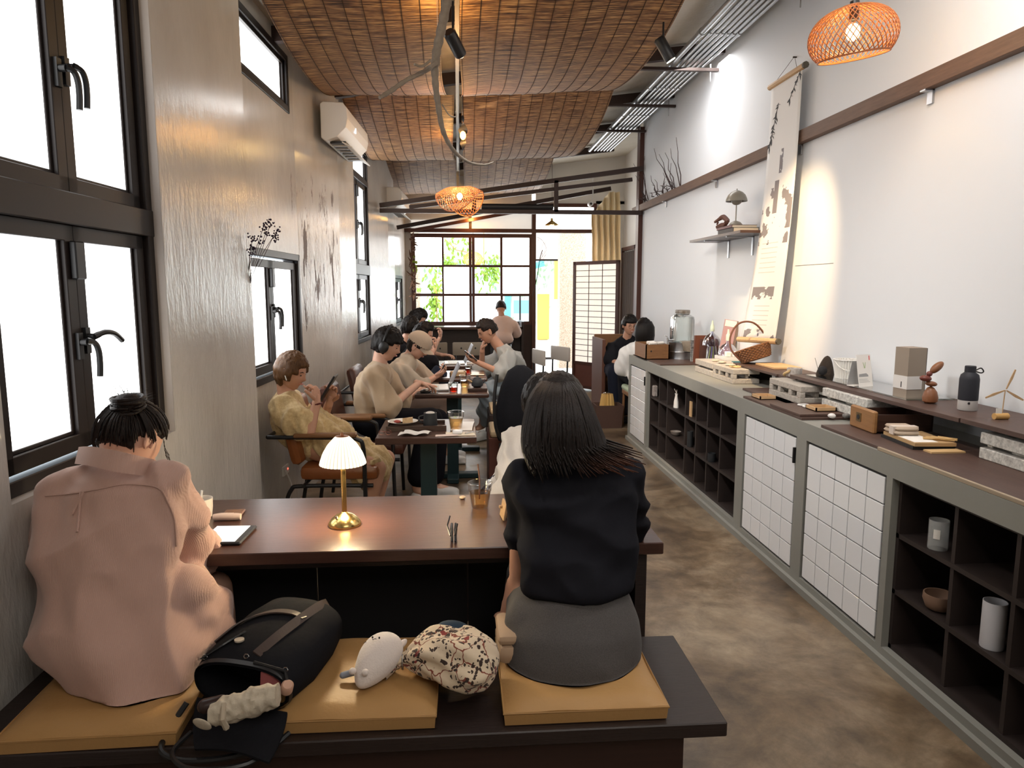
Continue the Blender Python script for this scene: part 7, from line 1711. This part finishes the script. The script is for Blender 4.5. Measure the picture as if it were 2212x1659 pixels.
def bun(mb):
    c = A_(276, 874, 2.10); random.seed(3)
    mb.ell(c, (.040, .036, .034))
    for k in range(22):
        a0 = random.uniform(0, 6.28); r_ = random.uniform(.026, .044); tl = random.uniform(-.7, .7); zz = random.uniform(-.014, .018); pts = []
        for j in range(12):
            a = a0 + j * .42; q = V((math.cos(a) * r_, math.sin(a) * r_ * math.cos(tl), math.sin(a) * r_ * math.sin(tl) * .6 + zz)); pts.append(c + q)
        mb.tube(pts, [.002 + .006 * math.sin(PI * (j + .5) / 12) for j in range(12)], 5)
    for k in range(26):
        a = random.uniform(0, 6.28); d = V((math.cos(a), .3 * random.random(), abs(math.sin(a)) + .1)); p0 = c + d * .03; pts = [p0 + d * t * .014 + V((.004 * math.sin(t * 1.7 + k), 0, 0)) for t in range(4)]; mb.tube(pts, [.0008, .0006, .0005, .0003], 3)
    # combed strands sweeping up to the bun
    for k in range(110):
        u = random.uniform(-1, 1); a = u * 2.3; sx_, cy_ = math.sin(a + PI), math.cos(a + PI); z0 = (.12 if cy_ > .15 else (-.12 if cy_ > -.3 else -.50)) + random.uniform(.03, .35)
        d0 = V((sx_ * (1 - z0 * z0) ** .5, cy_ * (1 - z0 * z0) ** .5, z0)).normalized(); tgt = (RA.inverted() @ (c - HA)).normalized(); pts = []
        for j in range(9):
            t = j / 8 * .92; d = d0.lerp(tgt, t).normalized(); pts.append(HA + RA @ (head_pt(d) + d * (.015 + .004 * math.sin(t * PI) + random.uniform(-.0006, .0006))))
        mb.tube(pts, [.0012] + [.0022] * 7 + [.0012], 4)
    for k in range(7):
        p0 = HA + RA @ V((.080, .03 + .01 * k, .02 - .01 * k)); pts = [p0 + V((.004 * t + .003 * math.sin(t * 2 + k), .002, -.014 * t)) for t in range(5 + k % 3)]; mb.tube(pts, .0009, 3)
hair_cap(ra, HA, RA, hair_dark, .98, .010, line=lambda x, y: (.45 if y > .55 else (.12 if y > .15 else (-.12 if y > -.3 else -.50))), extra=bun, seed=4)
# ---------------- woman in the dark blazer with long hair
blz = cloth('charcoal_blazer', (.013, .013, .017), (.008, .008, .011), 260, 4, rough=.8, amt=.5)
skm = mat('grey_wool_skirt', (.078, .070, .066), .9, var=(420, .8, (.042, .038, .037)), bump=(300, .3, .002), sheen=.05, detail=2)
HB = A_(1208, 890, 2.08); RB = head_frame((.04, .78, -.55), (0, 0, 1))
rb = thing('person', 'woman in a charcoal short-sleeved blazer and grey skirt with long dark hair, seen from behind', 'person', (.30, 1.78, .506))
CB = A_(1238, 1025, 2.01); PB = V((.295, 1.87, .61))
m = MB(); spine_ells(m, PB, CB, (1, 0, 0), -.02, w=(.13, .11, .115, .13, .12), dp=(.09, .08, .08, .08, .07)); m.cap2(CB, .055, HB - RB @ V((0, .02, .07)), .046)
eL, wL_ = A_(1122, 1235, 2.0), A_(1094, 1335, 2.02); eR, wR_ = A_(1368, 1185, 2.20), A_(1300, 1150, 2.42)
for s, e, w_ in ((A_(1132, 1036, 1.995), eL, wL_), (A_(1346, 1032, 1.995), eR, wR_)): m.cap2(CB, .045, s, .034); m.chain([s, e, w_], [.034, .033, .025])
for x_ in (.21, .38): m.chain([(x_, 1.88, .58), (x_, 2.20, .56), (x_, 2.26, .10)], [.08, .055, .038]); m.cap2((x_, 2.27, .05), .033, (x_, 2.42, .03), .028)
me = remesh(m, .012, 4); x = MB(); head_into(x, HB, RB); hand_into(x, wL_, (.1, .9, -.3), (0, 0, -1), -1, .4); hand_into(x, wR_, (-.8, .5, 0), (0, 0, -1), 1, .5); put('body', join_mb(me, x), skin, rb)
def silhouette(rows, sub=3):
    Rr = []; o_ = []
    for y_, xl, xr, Yc, d_ in rows:
        a, b_ = A_(xl, y_, Yc), A_(xr, y_, Yc); Rr.append(((a + b_) / 2, V(((b_.x - a.x) / 2, 0, 0)), V((0, d_, 0))))
    for i in range(len(Rr) - 1):
        for k in range(sub): o_.append(tuple(Rr[i][j].lerp(Rr[i + 1][j], k / sub) for j in range(3)))
    o_.append(Rr[-1]); return o_
m = MB(); m.loft(silhouette([(985, 1190, 1290, 2.03, .05), (995, 1140, 1335, 2.01, .075), (1012, 1108, 1362, 1.995, .095), (1045, 1100, 1372, 1.975, .115), (1100, 1108, 1370, 1.945, .125), (1160, 1118, 1372, 1.92, .12), (1220, 1125, 1372, 1.89, .12), (1245, 1126, 1368, 1.88, .122), (1262, 1128, 1364, 1.875, .12), (1270, 1136, 1356, 1.875, .105)]), 36)
sl, sr2 = A_(1128, 1030, 1.99), A_(1350, 1025, 1.99)
m.chain([sl, A_(1128, 1130, 2.0), A_(1131, 1235, 2.02)], [.056, .050, .047]); m.chain([sr2, A_(1366, 1110, 2.04), eR, eR.lerp(wR_, .15)], [.056, .054, .048, .042]); m.ell(A_(1345, 1012, 2.0), (.055, .06, .03)); m.ell(A_(1132, 1018, 2.0), (.052, .06, .03))
me = remesh(m, .009, 4); ns = [v.normal.copy() for v in me.vertices]
for v, nn in zip(me.vertices, ns):
    p = v.co; q = V((p.x * 5 + p.z * 5, p.y * 4, p.z * 7 - p.x * 4)) + V((8, 2, 1)); v.co += nn * (.0085 * (1 - abs(noise.noise(q)) * 5) + .007 * (.5 - abs(noise.noise(V((p.x * 4 + p.z * 9, p.y * 3, p.z * 2)))) * 5) + .003 * noise.noise(q * 2.6))
put('blazer', me, blz, rb)
m = MB(); m.loft(silhouette([(1268, 1135, 1352, 1.87, .105), (1300, 1122, 1366, 1.86, .13), (1340, 1102, 1380, 1.84, .145), (1390, 1088, 1388, 1.825, .155), (1430, 1086, 1387, 1.81, .15), (1465, 1098, 1375, 1.80, .14), (1488, 1125, 1345, 1.79, .12), (1497, 1160, 1310, 1.79, .09)]), 40)
m.cap2((.20, 1.86, .585), .088, (.20, 2.16, .575), .068); m.cap2((.39, 1.86, .585), .088, (.39, 2.16, .575), .068); m.cap2((.295, 1.86, .585), .085, (.295, 2.16, .575), .066)
me = remesh(m, .010, 4, (.0022, 4, (1, 1, 1), 5))
for v in me.vertices: v.co.z = max(v.co.z, .5085)
put('skirt', me, skm, rb)
def long_hair(mb):
    random.seed(11)
    base = [(816, 1190, 1222, 2.09, .03), (824, 1172, 1240, 2.07, .055), (842, 1156, 1256, 2.04, .075), (864, 1145, 1268, 2.01, .085), (895, 1138, 1280, 1.985, .09), (925, 1133, 1292, 1.965, .085), (950, 1131, 1302, 1.945, .07), (975, 1134, 1312, 1.915, .045), (1000, 1146, 1302, 1.885, .022)]
    S_ = silhouette(base, 4); mb.loft(S_, 40)
    for k in range(300):
        a = random.uniform(PI * .95, PI * 2.05); pts = []; stop = random.uniform(.75, 1.); fl = random.uniform(-.2, 1.) ** 3
        for j in range(14):
            t = j / 13 * stop; i = t * (len(S_) - 1); i0 = min(int(i), len(S_) - 2); c, u_, v_ = (S_[i0][q].lerp(S_[i0 + 1][q], i - i0) for q in range(3))
            g = 1.035 + .015 * math.sin(k); pts.append(c + u_ * math.cos(a + .10 * math.sin(t * 3 + k)) * g + v_ * math.sin(a) * g)
        tail = pts[-1] - pts[-2]; ext = random.uniform(.0, .045)
        right = max(0., math.cos(a)); 
        for j in range(1, 5): pts.append(pts[-1] + V((ext * (.10 + .5 * right), -.004, -ext * (.30 - .12 * right))))
        n_ = len(pts); mb.tube(pts, [.0012 + .0028 * math.sin(PI * min(1, (j + 1) / n_)) for j in range(n_)], 4)
    for k in range(46):   # the flick lying on the right shoulder
        u = random.random(); p0 = A_(1285 + 14 * random.random(), 915 + 30 * u, 1.955 + .015 * random.random()); p1 = A_(1300 + 14 * u, 962 + 10 * u, 1.925); p2 = A_(1330 + 14 * random.random(), 982 + 12 * u, 1.915 + .02 * random.random()); p3 = A_(1342 + 16 * random.random(), 990 + 16 * random.random(), 1.92 + .02 * random.random())
        q = bez([p0, p1, p2, p3], 4); mb.tube(q, [.0015 + .002 * math.sin(PI * (j + .3) / len(q)) for j in range(len(q))], 4)
hb_m = hair_mat('long_dark_hair', (.017, .011, .009), (.005, .004, .004), (90, 90, 3))
n, l, b = nodes(hb_m)   # the ends of the hair are dyed reddish brown
src = b.inputs['Base Color'].links[0].from_socket; tc = n.new('ShaderNodeTexCoord'); sp2 = n.new('ShaderNodeSeparateXYZ'); l.new(tc.outputs['Object'], sp2.inputs[0])
mr = n.new('ShaderNodeMapRange'); mr.inputs['From Min'].default_value = .56; mr.inputs['From Max'].default_value = .44; l.new(sp2.outputs['Z'], mr.inputs['Value'])
mr2 = n.new('ShaderNodeMapRange'); mr2.inputs['From Min'].default_value = .0; mr2.inputs['From Max'].default_value = .14; l.new(sp2.outputs['X'], mr2.inputs['Value']); mu = n.new('ShaderNodeMath'); mu.operation = 'MULTIPLY'; l.new(mr.outputs[0], mu.inputs[0]); l.new(mr2.outputs[0], mu.inputs[1])
mx = n.new('ShaderNodeMix'); mx.data_type = 'RGBA'; l.new(mu.outputs[0], mx.inputs['Factor']); l.new(src, mx.inputs[6]); mx.inputs[7].default_value = (.17, .055, .025, 1); l.new(mx.outputs[2], b.inputs['Base Color'])
hair_cap(rb, HB, RB, hb_m, 1.02, .012, line=lambda x, y: (.5 if y > .55 else (.0 if y > .1 else -.7)), extra=long_hair, seed=8)
# ---------------- woman in white across the table
white_b = cloth('white_blouse', (.62, .58, .54), (.52, .48, .45), 200, 9)
figure('woman in a white puffed blouse across the front table, hidden behind the long-haired woman', (.27, 3.20, .58), A_(1192, 950, 3.0), A_(1172, 866, 2.93), (.0, -.8, -.6), (-1, 0, 0),
       [(A_(1115, 965, 3.0), A_(1098, 1068, 2.86), A_(1170, 1060, 2.70), ((.6, -.8, 0), (0, 0, -1), -1, .5)), (A_(1270, 965, 3.0), A_(1300, 1068, 2.86), A_(1230, 1065, 2.70), ((-.6, -.8, 0), (0, 0, -1), 1, .5))],
       [(V((.17, 3.18, .53)), V((.17, 2.82, .50)), V((.17, 2.80, .09)), V((.17, 2.68, .03))), (V((.38, 3.18, .53)), V((.38, 2.82, .50)), V((.38, 2.80, .09)), V((.38, 2.68, .03)))],
       [dict(m=white_b, grow=.02, sleeve=1.5, loose=.022, fold=(.006, 9, (1, 1, .5), 3), t0=.1)], [dict(m=cloth('dark_trousers_c', (.02, .02, .03)))], (hair_black, .016, dict(seed=3, line=lambda x, y: (.42 if y > .6 else (-.5 if y > .1 else -.8)))), voxel=.012, w=(.15, .12, .14, .16, .15))
# ---------------- woman in the yellow floral dress
ydress = mat('yellow_floral_dress', (.68, .54, .29), .85, var=(46, .8, (.44, .28, .13)), bump=(12, .8, .014), sheen=.2)
HD = A_(629, 803, 4.36); PD = V((-.90, 4.38, .56)); CD = A_(618, 872, 4.38)
rd, RD = figure('woman in a yellow floral dress sitting sideways and resting her hand at her chin', PD, CD, HD, (.93, -.22, -.30), (0, -1, 0),
       [(A_(616, 885, 4.20), A_(668, 934, 4.12), A_(684, 868, 4.20), ((-.1, .3, 1), (-.8, .4, .2), 1, 1.1)), (A_(640, 880, 4.54), A_(692, 925, 4.62), A_(712, 868, 4.46), ((.25, -.1, 1), (-.3, -1, .1), 1, .7))],
       [(V((-.86, 4.29, .55)), A_(815, 1012, 4.22), A_(790, 1120, 4.20), A_(800, 1170, 4.2)), (V((-.86, 4.47, .55)), A_(835, 990, 4.50), A_(812, 1090, 4.45), A_(825, 1130, 4.45))],
       [dict(m=ydress, name='dress', grow=.018, sleeve=.60, loose=.026, flare=1.1, fold=(.007, 9, (1, 1, .5), 2))], [], (hair_brown, .019, dict(seed=5, line=lambda x, y: (.36 if y > .72 else (-.02 if y > .42 else (-.42 if y > -.1 else -.78))))), skin_m=skin, voxel=.011, bulge=.03)
m = MB()
for k in range(10):
    t = k / 9; c = PD.lerp(A_(812, 990, 4.36), t) + V((0, 0, .03 * (1 - t))); m.ell(c - V((0, 0, .03 * t)), (.10, .19 + .02 * t, .125 - .015 * t))
m.ell(A_(790, 1015, 4.3), (.10, .15, .11)); m.ell(PD + V((.0, 0, .10)), (.16, .20, .13)); m.ell(PD + V((.08, 0, .02)), (.17, .21, .13))
put('skirt', remesh(m, .012, 4, (.010, 8, (1, 1.6, .4), 6)), ydress, rd)
MB().tube([A_(684, 872, 4.20) + V((.030 * math.cos(a * PI / 8), .030 * math.sin(a * PI / 8), .004 * math.sin(a))) for a in range(16)], .006, 6, closed=True).build('bead_bracelet', mat('dark_red_beads', (.10, .012, .012), .4), rd, W=True)
MB().cap2(HD + RD @ V((-.088, .010, -.012)), .005, HD + RD @ V((-.086, .022, -.035)), .003).build('earbud', white_plastic, rd, W=True)
MB().cap2(HD + RD @ V((.088, .010, -.012)), .005, HD + RD @ V((.086, .022, -.035)), .003).build('earbud', white_plastic, rd, W=True)
tbx = thing('phone_tablet', 'small dark tablet held up by the woman in the yellow dress', 'tablet', A_(710, 838, 4.42)); c = A_(708, 840, 4.40)
MB().rbox(c, (.012, .13, .20), .004, (Matrix.Rotation(math.radians(32), 3, 'Y'))).build('tablet_case', black_plastic, tbx, W=True)
# ---------------- man with headphones
tan_t = cloth('beige_tee', (.47, .36, .245), (.42, .31, .21), 200, 7)
HE = A_(836, 745, 5.0); PE = V((-.62, 5.0, .57)); CE = A_(818, 802, 5.0)
re_, RE = figure('young man in a beige tee with headphones typing on the laptop', PE, CE, HE, (.95, -.12, -.34), (0, -1, 0),
       [(A_(806, 815, 4.82), A_(840, 882, 4.80), A_(905, 828, 5.22), ((.8, .45, -.25), (.1, 0, -1), -1, .35)), (A_(830, 812, 5.2), A_(868, 872, 5.3), A_(920, 832, 5.55), ((.9, .3, -.2), (.1, 0, -1), 1, .35))],
       [(V((-.58, 4.90, .56)), V((-.20, 4.92, .60)), V((-.30, 4.86, .14)), V((-.18, 4.84, .05))), (V((-.58, 5.08, .56)), V((-.16, 5.10, .56)), V((-.20, 5.06, .10)), V((-.06, 5.06, .04)))],
       [dict(m=tan_t, grow=.016, sleeve=.95, loose=.022, flare=1.15, fold=(.006, 7, (1, 1, .6), 4))], [dict(m=cloth('black_trousers', (.008, .008, .011), None, 200, 5), grow=.02, cuff=.085, len=1.85)],
       (hair_black, .022, dict(seed=7, line=lambda x, y: (.22 if y > .6 else (.05 if y > .1 else -.55)), nse=.010)), skin_m=skin_pale, shoes=mat('white_sneaker', (.55, .54, .52), .6), bulge=.035)
m = MB(); m.tube([HE + RE @ V((.098 * math.cos(a), -.012, .03 + .112 * math.sin(a))) for a in [PI * k / 16 for k in range(17)]], .008, 8); m.build('headphone_band', black_plastic, re_, W=True, smooth=True)
for s in (-1, 1): MB().ell(HE + RE @ V((s * .092, .0, -.008)), (.018, .036, .042), RE).build('ear_cup', black_plastic, re_, W=True, smooth=True)
# ---------------- person in the beige cap
HF = A_(903, 748, 6.1); PF = V((-.60, 6.15, .56)); CF = A_(878, 785, 6.1)
cream_s = cloth('cream_shirt', (.50, .42, .32), (.45, .36, .28), 200, 7)
rf, RF = figure('person in a beige baseball cap and cream shirt bent over a phone', PF, CF, HF, (.80, -.25, -.55), (0, -1, 0),
       [(A_(868, 800, 5.92), A_(905, 838, 5.95), A_(938, 815, 6.15), ((.7, .3, .3), (0, .6, .8), -1, .7)), (A_(895, 795, 6.3), A_(930, 828, 6.35), A_(948, 808, 6.3), ((.5, -.3, .4), (0, -.6, .8), 1, .7))],
       [(V((-.56, 6.05, .55)), V((-.12, 6.08, .55)), V((-.14, 6.04, .12)), V((.0, 6.04, .04))), (V((-.56, 6.23, .55)), V((-.12, 6.26, .55)), V((-.14, 6.24, .12)), V((.0, 6.24, .04)))],
       [dict(m=cream_s, grow=.018, sleeve=1.35, loose=.014, fold=(.006, 7, (1, 1, .6), 8))], [dict(m=cloth('pinkish_trousers', (.42, .30, .24)), grow=.02, cuff=.075, len=1.8)],
       (hair_dark, .010, dict(seed=2)), skin_m=skin_pale, shoes=MATS['white_sneaker'], bulge=.03)
m = MB(); cap_t = MATS.get('cap') or cloth('beige_cap', (.47, .37, .28), (.40, .31, .23), 200, 9)
vs = []
m.ell(HF + RF @ V((0, -.006, .028)), (.097, .114, .108), RF, 30, 22); capme = remesh(m, .010, 1)
inv = RF.inverted()
bm = bmesh.new(); bm.from_mesh(capme); bmesh.ops.delete(bm, geom=[v for v in bm.verts if (inv @ (v.co - HF)).z < .026], context='VERTS'); bm.to_mesh(capme); bm.free(); put('cap', capme, cap_t, rf)
MB().surf(lambda u, v: HF + RF @ V(((u - .5) * .15 * (1 - .25 * v), .075 + .085 * v - .06 * (2*u - 1) ** 2 * 1.0, .042 - .03 * (2*u - 1) ** 2 - .02 * v)), 12, 6, .004).build('cap_brim', cap_t, rf, W=True, smooth=True)
ph = thing('smartphone', 'dark phone held by the person in the beige cap', 'phone', A_(950, 806, 6.2)); MB().rbox(A_(952, 803, 6.2), (.010, .075, .15), .003, Matrix.Rotation(.5, 3, 'Y')).build('phone_body', black_plastic, ph, W=True)
# ---------------- three dark-haired people beyond
blk = cloth('black_tee', (.013, .013, .016), None, 200, 6)
def side_sitter(label, hx, hy, Y, seed, px=-.62, hair_m=hair_black, skin_m=skin_pale, fd=(.85, -.25, -.4), elbow=None, th=.018, top=blk, line=None):
    HG = A_(hx, hy, Y); C = HG + V((-.10, 0, -.20)); P = V((px if px is not None else C.x - .08, Y + .02, .56))
    e = elbow or (C + V((.24, -.18, -.22)), C + V((.36, -.05, -.02)))
    return figure(label, P, C, HG, fd, (0, -1, 0),
       [(C + V((0, -.18, -.03)), e[0], e[1], ((.3, .2, 1), (-.8, .2, .3), 1, .8)), (C + V((0, .18, -.03)), C + V((.22, .22, -.22)), C + V((.40, .05, -.24)), ((1, -.2, 0), (0, 0, -1), 1, .4))],
       [(P + V((.03, -.09, 0)), P + V((.45, -.09, -.02)), P + V((.42, -.12, -.45)), P + V((.55, -.12, -.52))), (P + V((.03, .09, 0)), P + V((.45, .09, -.02)), P + V((.42, .09, -.45)), P + V((.55, .09, -.52)))],
       [dict(m=top, grow=.022, sleeve=.8, loose=.018, fold=(.006, 7, (1, 1, .6), seed))], [dict(m=cloth('dark_jeans', (.015, .018, .028)), grow=.016)], (hair_m, th, dict(seed=seed, nse=.012, **({'line': line} if line else {}))), skin_m=skin_m, voxel=.017, bulge=.03)
side_sitter('person in black with tousled dark hair leaning on a raised forearm behind the cap wearer', 915, 722, 7.05, 14, px=-.55, elbow=(A_(938, 788, 6.95), A_(926, 748, 7.0)))
side_sitter('person with smooth black hair seen from the back above the headphones wearer', 886, 708, 7.7, 9, px=-.66, fd=(.55, .8, -.2), th=.022)
side_sitter('person with curly dark hair farthest along the left wall', 903, 690, 8.7, 21, px=-.60, th=.03, fd=(.8, -.3, -.5))
# ---------------- man in grey on the phone, resting his chin
gry = cloth('grey_tee', (.33, .335, .325), (.27, .275, .265), 200, 7); jean = cloth('pale_jeans', (.30, .36, .41), (.24, .29, .33), 160, 5)
HJ = A_(1052, 716, 6.95); PJ = V((.58, 7.1, .58)); CJ = A_(1088, 762, 7.0)
rj, RJ = figure('man in a grey tee resting his chin on his hand and looking at his phone', PJ, CJ, HJ, (-.88, -.25, -.42), (0, 1, 0),
       [(A_(1098, 772, 6.82), A_(1082, 805, 6.75), A_(1030, 782, 6.72), ((-.9, 0, .35), (-.2, .3, .9), -1, .6)), (A_(1078, 768, 7.16), A_(1040, 800, 7.1), A_(1042, 755, 6.98), ((.15, -.1, 1), (.9, 0, .2), -1, 1.2))],
       [(PJ + V((-.04, -.10, -.01)), A_(1050, 842, 6.85), A_(1043, 915, 7.0), A_(1032, 925, 6.95)), (PJ + V((-.04, .10, -.01)), A_(1052, 835, 7.15), A_(1085, 862, 6.95), A_(1075, 880, 6.85))],
       [dict(m=gry, grow=.018, sleeve=.95, loose=.022, flare=1.2, fold=(.006, 7, (1, 1, .6), 6))], [dict(m=jean, grow=.024, cuff=.075, len=1.9, fold=(.005, 7, (1, 1, 1), 2))],
       (hair_dark, .020, dict(seed=6, line=lambda x, y: (.50 if y > .6 else (.15 if y > -.1 else -.35)), nse=.009)), skin_m=skin, shoes=MATS['white_sneaker'], bulge=.05, voxel=.014)
ph = thing('smartphone', 'dark phone held by the man in the grey tee', 'phone', A_(1015, 770, 6.72)); MB().rbox(A_(1017, 768, 6.70), (.010, .075, .15), .003, Matrix.Rotation(-.9, 3, 'Y')).build('phone_body', black_plastic, ph, W=True)
# ---------------- man at the far window, from behind
figure('man in a pale pink tee seated at the far window, seen from behind', (.66, 11.02, .72), A_(1085, 694, 11.15), A_(1082, 665, 11.2), (.05, 1, -.35), (1, 0, 0),
       [(A_(1062, 703, 11.15), A_(1056, 722, 11.3), A_(1068, 712, 11.5), ((.5, .8, 0), (0, 0, -1), 1, .4)), (A_(1108, 703, 11.15), A_(1116, 722, 11.3), A_(1100, 712, 11.5), ((-.5, .8, 0), (0, 0, -1), -1, .4))],
       [(V((.57, 11.05, .70)), V((.57, 11.42, .66)), V((.57, 11.42, .2)), V((.57, 11.52, .14))), (V((.75, 11.05, .70)), V((.75, 11.42, .66)), V((.75, 11.42, .2)), V((.75, 11.52, .14)))],
       [dict(m=cloth('pale_pink_tee', (.62, .47, .42), (.55, .41, .37), 200, 7), grow=.025, sleeve=.8, loose=.02)], [dict(m=cloth('grey_trousers', (.06, .06, .065)))], (hair_dark, .010, dict(seed=9, line=lambda x, y: (.5 if y > .55 else (.1 if y > -.1 else -.25)))), voxel=.016, face=False)
# ---------------- couple by the counter end
rl_, RL = figure('smiling person with glasses in a black top at the booth bench by the counter', (1.93, 8.55, .56), A_(1352, 742, 8.45), A_(1360, 703, 8.35), (.18, -1, -.15), (-1, 0, 0),
       [(A_(1326, 752, 8.45), A_(1322, 782, 8.3), A_(1345, 782, 8.05), ((.5, -.7, 0), (0, 0, -1), -1, .5)), (A_(1380, 752, 8.45), A_(1385, 780, 8.3), A_(1365, 785, 8.05), ((-.4, -.7, 0), (0, 0, -1), 1, .5))],
       [(V((1.84, 8.5, .55)), V((1.80, 8.08, .54)), V((1.80, 8.02, .10)), V((1.78, 7.9, .04))), (V((2.02, 8.5, .55)), V((1.95, 8.06, .54)), V((1.93, 8.0, .10)), V((1.91, 7.88, .04)))],
       [dict(m=blk, grow=.028, sleeve=.85, loose=.025, fold=(.005, 7, (1, 1, .6), 4))], [dict(m=cloth('navy_jeans', (.012, .014, .024)), grow=.028, cuff=.08)], (hair_black, .024, dict(seed=12, line=lambda x, y: (.28 if y > .5 else (-.05 if y > -.1 else -.5)))), skin_m=skin, smile=True, shoes=black_plastic, voxel=.015)
HL = A_(1360, 703, 8.35)
for s in (-1, 1): MB().tube([HL + RL @ V((s * .031 + .021 * math.cos(a * PI / 7), .088, .002 + .018 * math.sin(a * PI / 7))) for a in range(14)], .0015, 5, closed=True).build('glasses_rim', black_metal, rl_, W=True)
MB().tube([HL + RL @ V((-.012, .090, .004)), HL + RL @ V((.012, .090, .004))], .0015, 5).build('glasses_bridge', black_metal, rl_, W=True)
def bob(mb):
    c = A_(1391, 712, 7.5); mb.loft([(c + V((0, -.02, .09)), (.075, 0, 0), (0, .07, 0)), (c + V((0, -.03, .03)), (.105, 0, 0), (0, .09, 0)), (c + V((0, -.035, -.06)), (.108, 0, 0), (0, .085, 0)), (c + V((0, -.045, -.15)), (.095, 0, 0), (0, .06, 0)), (c + V((0, -.05, -.20)), (.06, 0, 0), (0, .03, 0))], 28)
figure('woman with long black hair in a white tee on the mint stool, seen from behind', (1.97, 7.48, .57), A_(1388, 752, 7.5), A_(1391, 712, 7.5), (-.15, 1, -.1), (1, 0, 0),
       [(A_(1356, 765, 7.5), A_(1345, 800, 7.55), A_(1352, 792, 7.8), ((-.2, 1, 0), (0, 0, -1), 1, .5)), (A_(1420, 765, 7.5), A_(1425, 800, 7.55), A_(1415, 792, 7.8), ((.2, 1, 0), (0, 0, -1), -1, .5))],
       [(V((1.88, 7.5, .55)), V((1.86, 7.86, .55)), V((1.86, 7.80, .1)), V((1.85, 7.92, .04))), (V((2.06, 7.5, .55)), V((2.08, 7.9, .55)), V((2.08, 7.84, .1)), V((2.08, 7.96, .04)))],
       [dict(m=cloth('white_tee', (.66, .65, .64), None, 200, 6), grow=.026, sleeve=.85, loose=.028, fold=(.005, 7, (1, 1, .6), 5))], [dict(m=cloth('black_trousers_m', (.012, .012, .016)), grow=.02)], (hair_black, .016, dict(seed=13, extra=bob, line=lambda x, y: (.4 if y > .6 else -.7))), skin_m=skin_pale, shoes=black_plastic, voxel=.015, face=False)
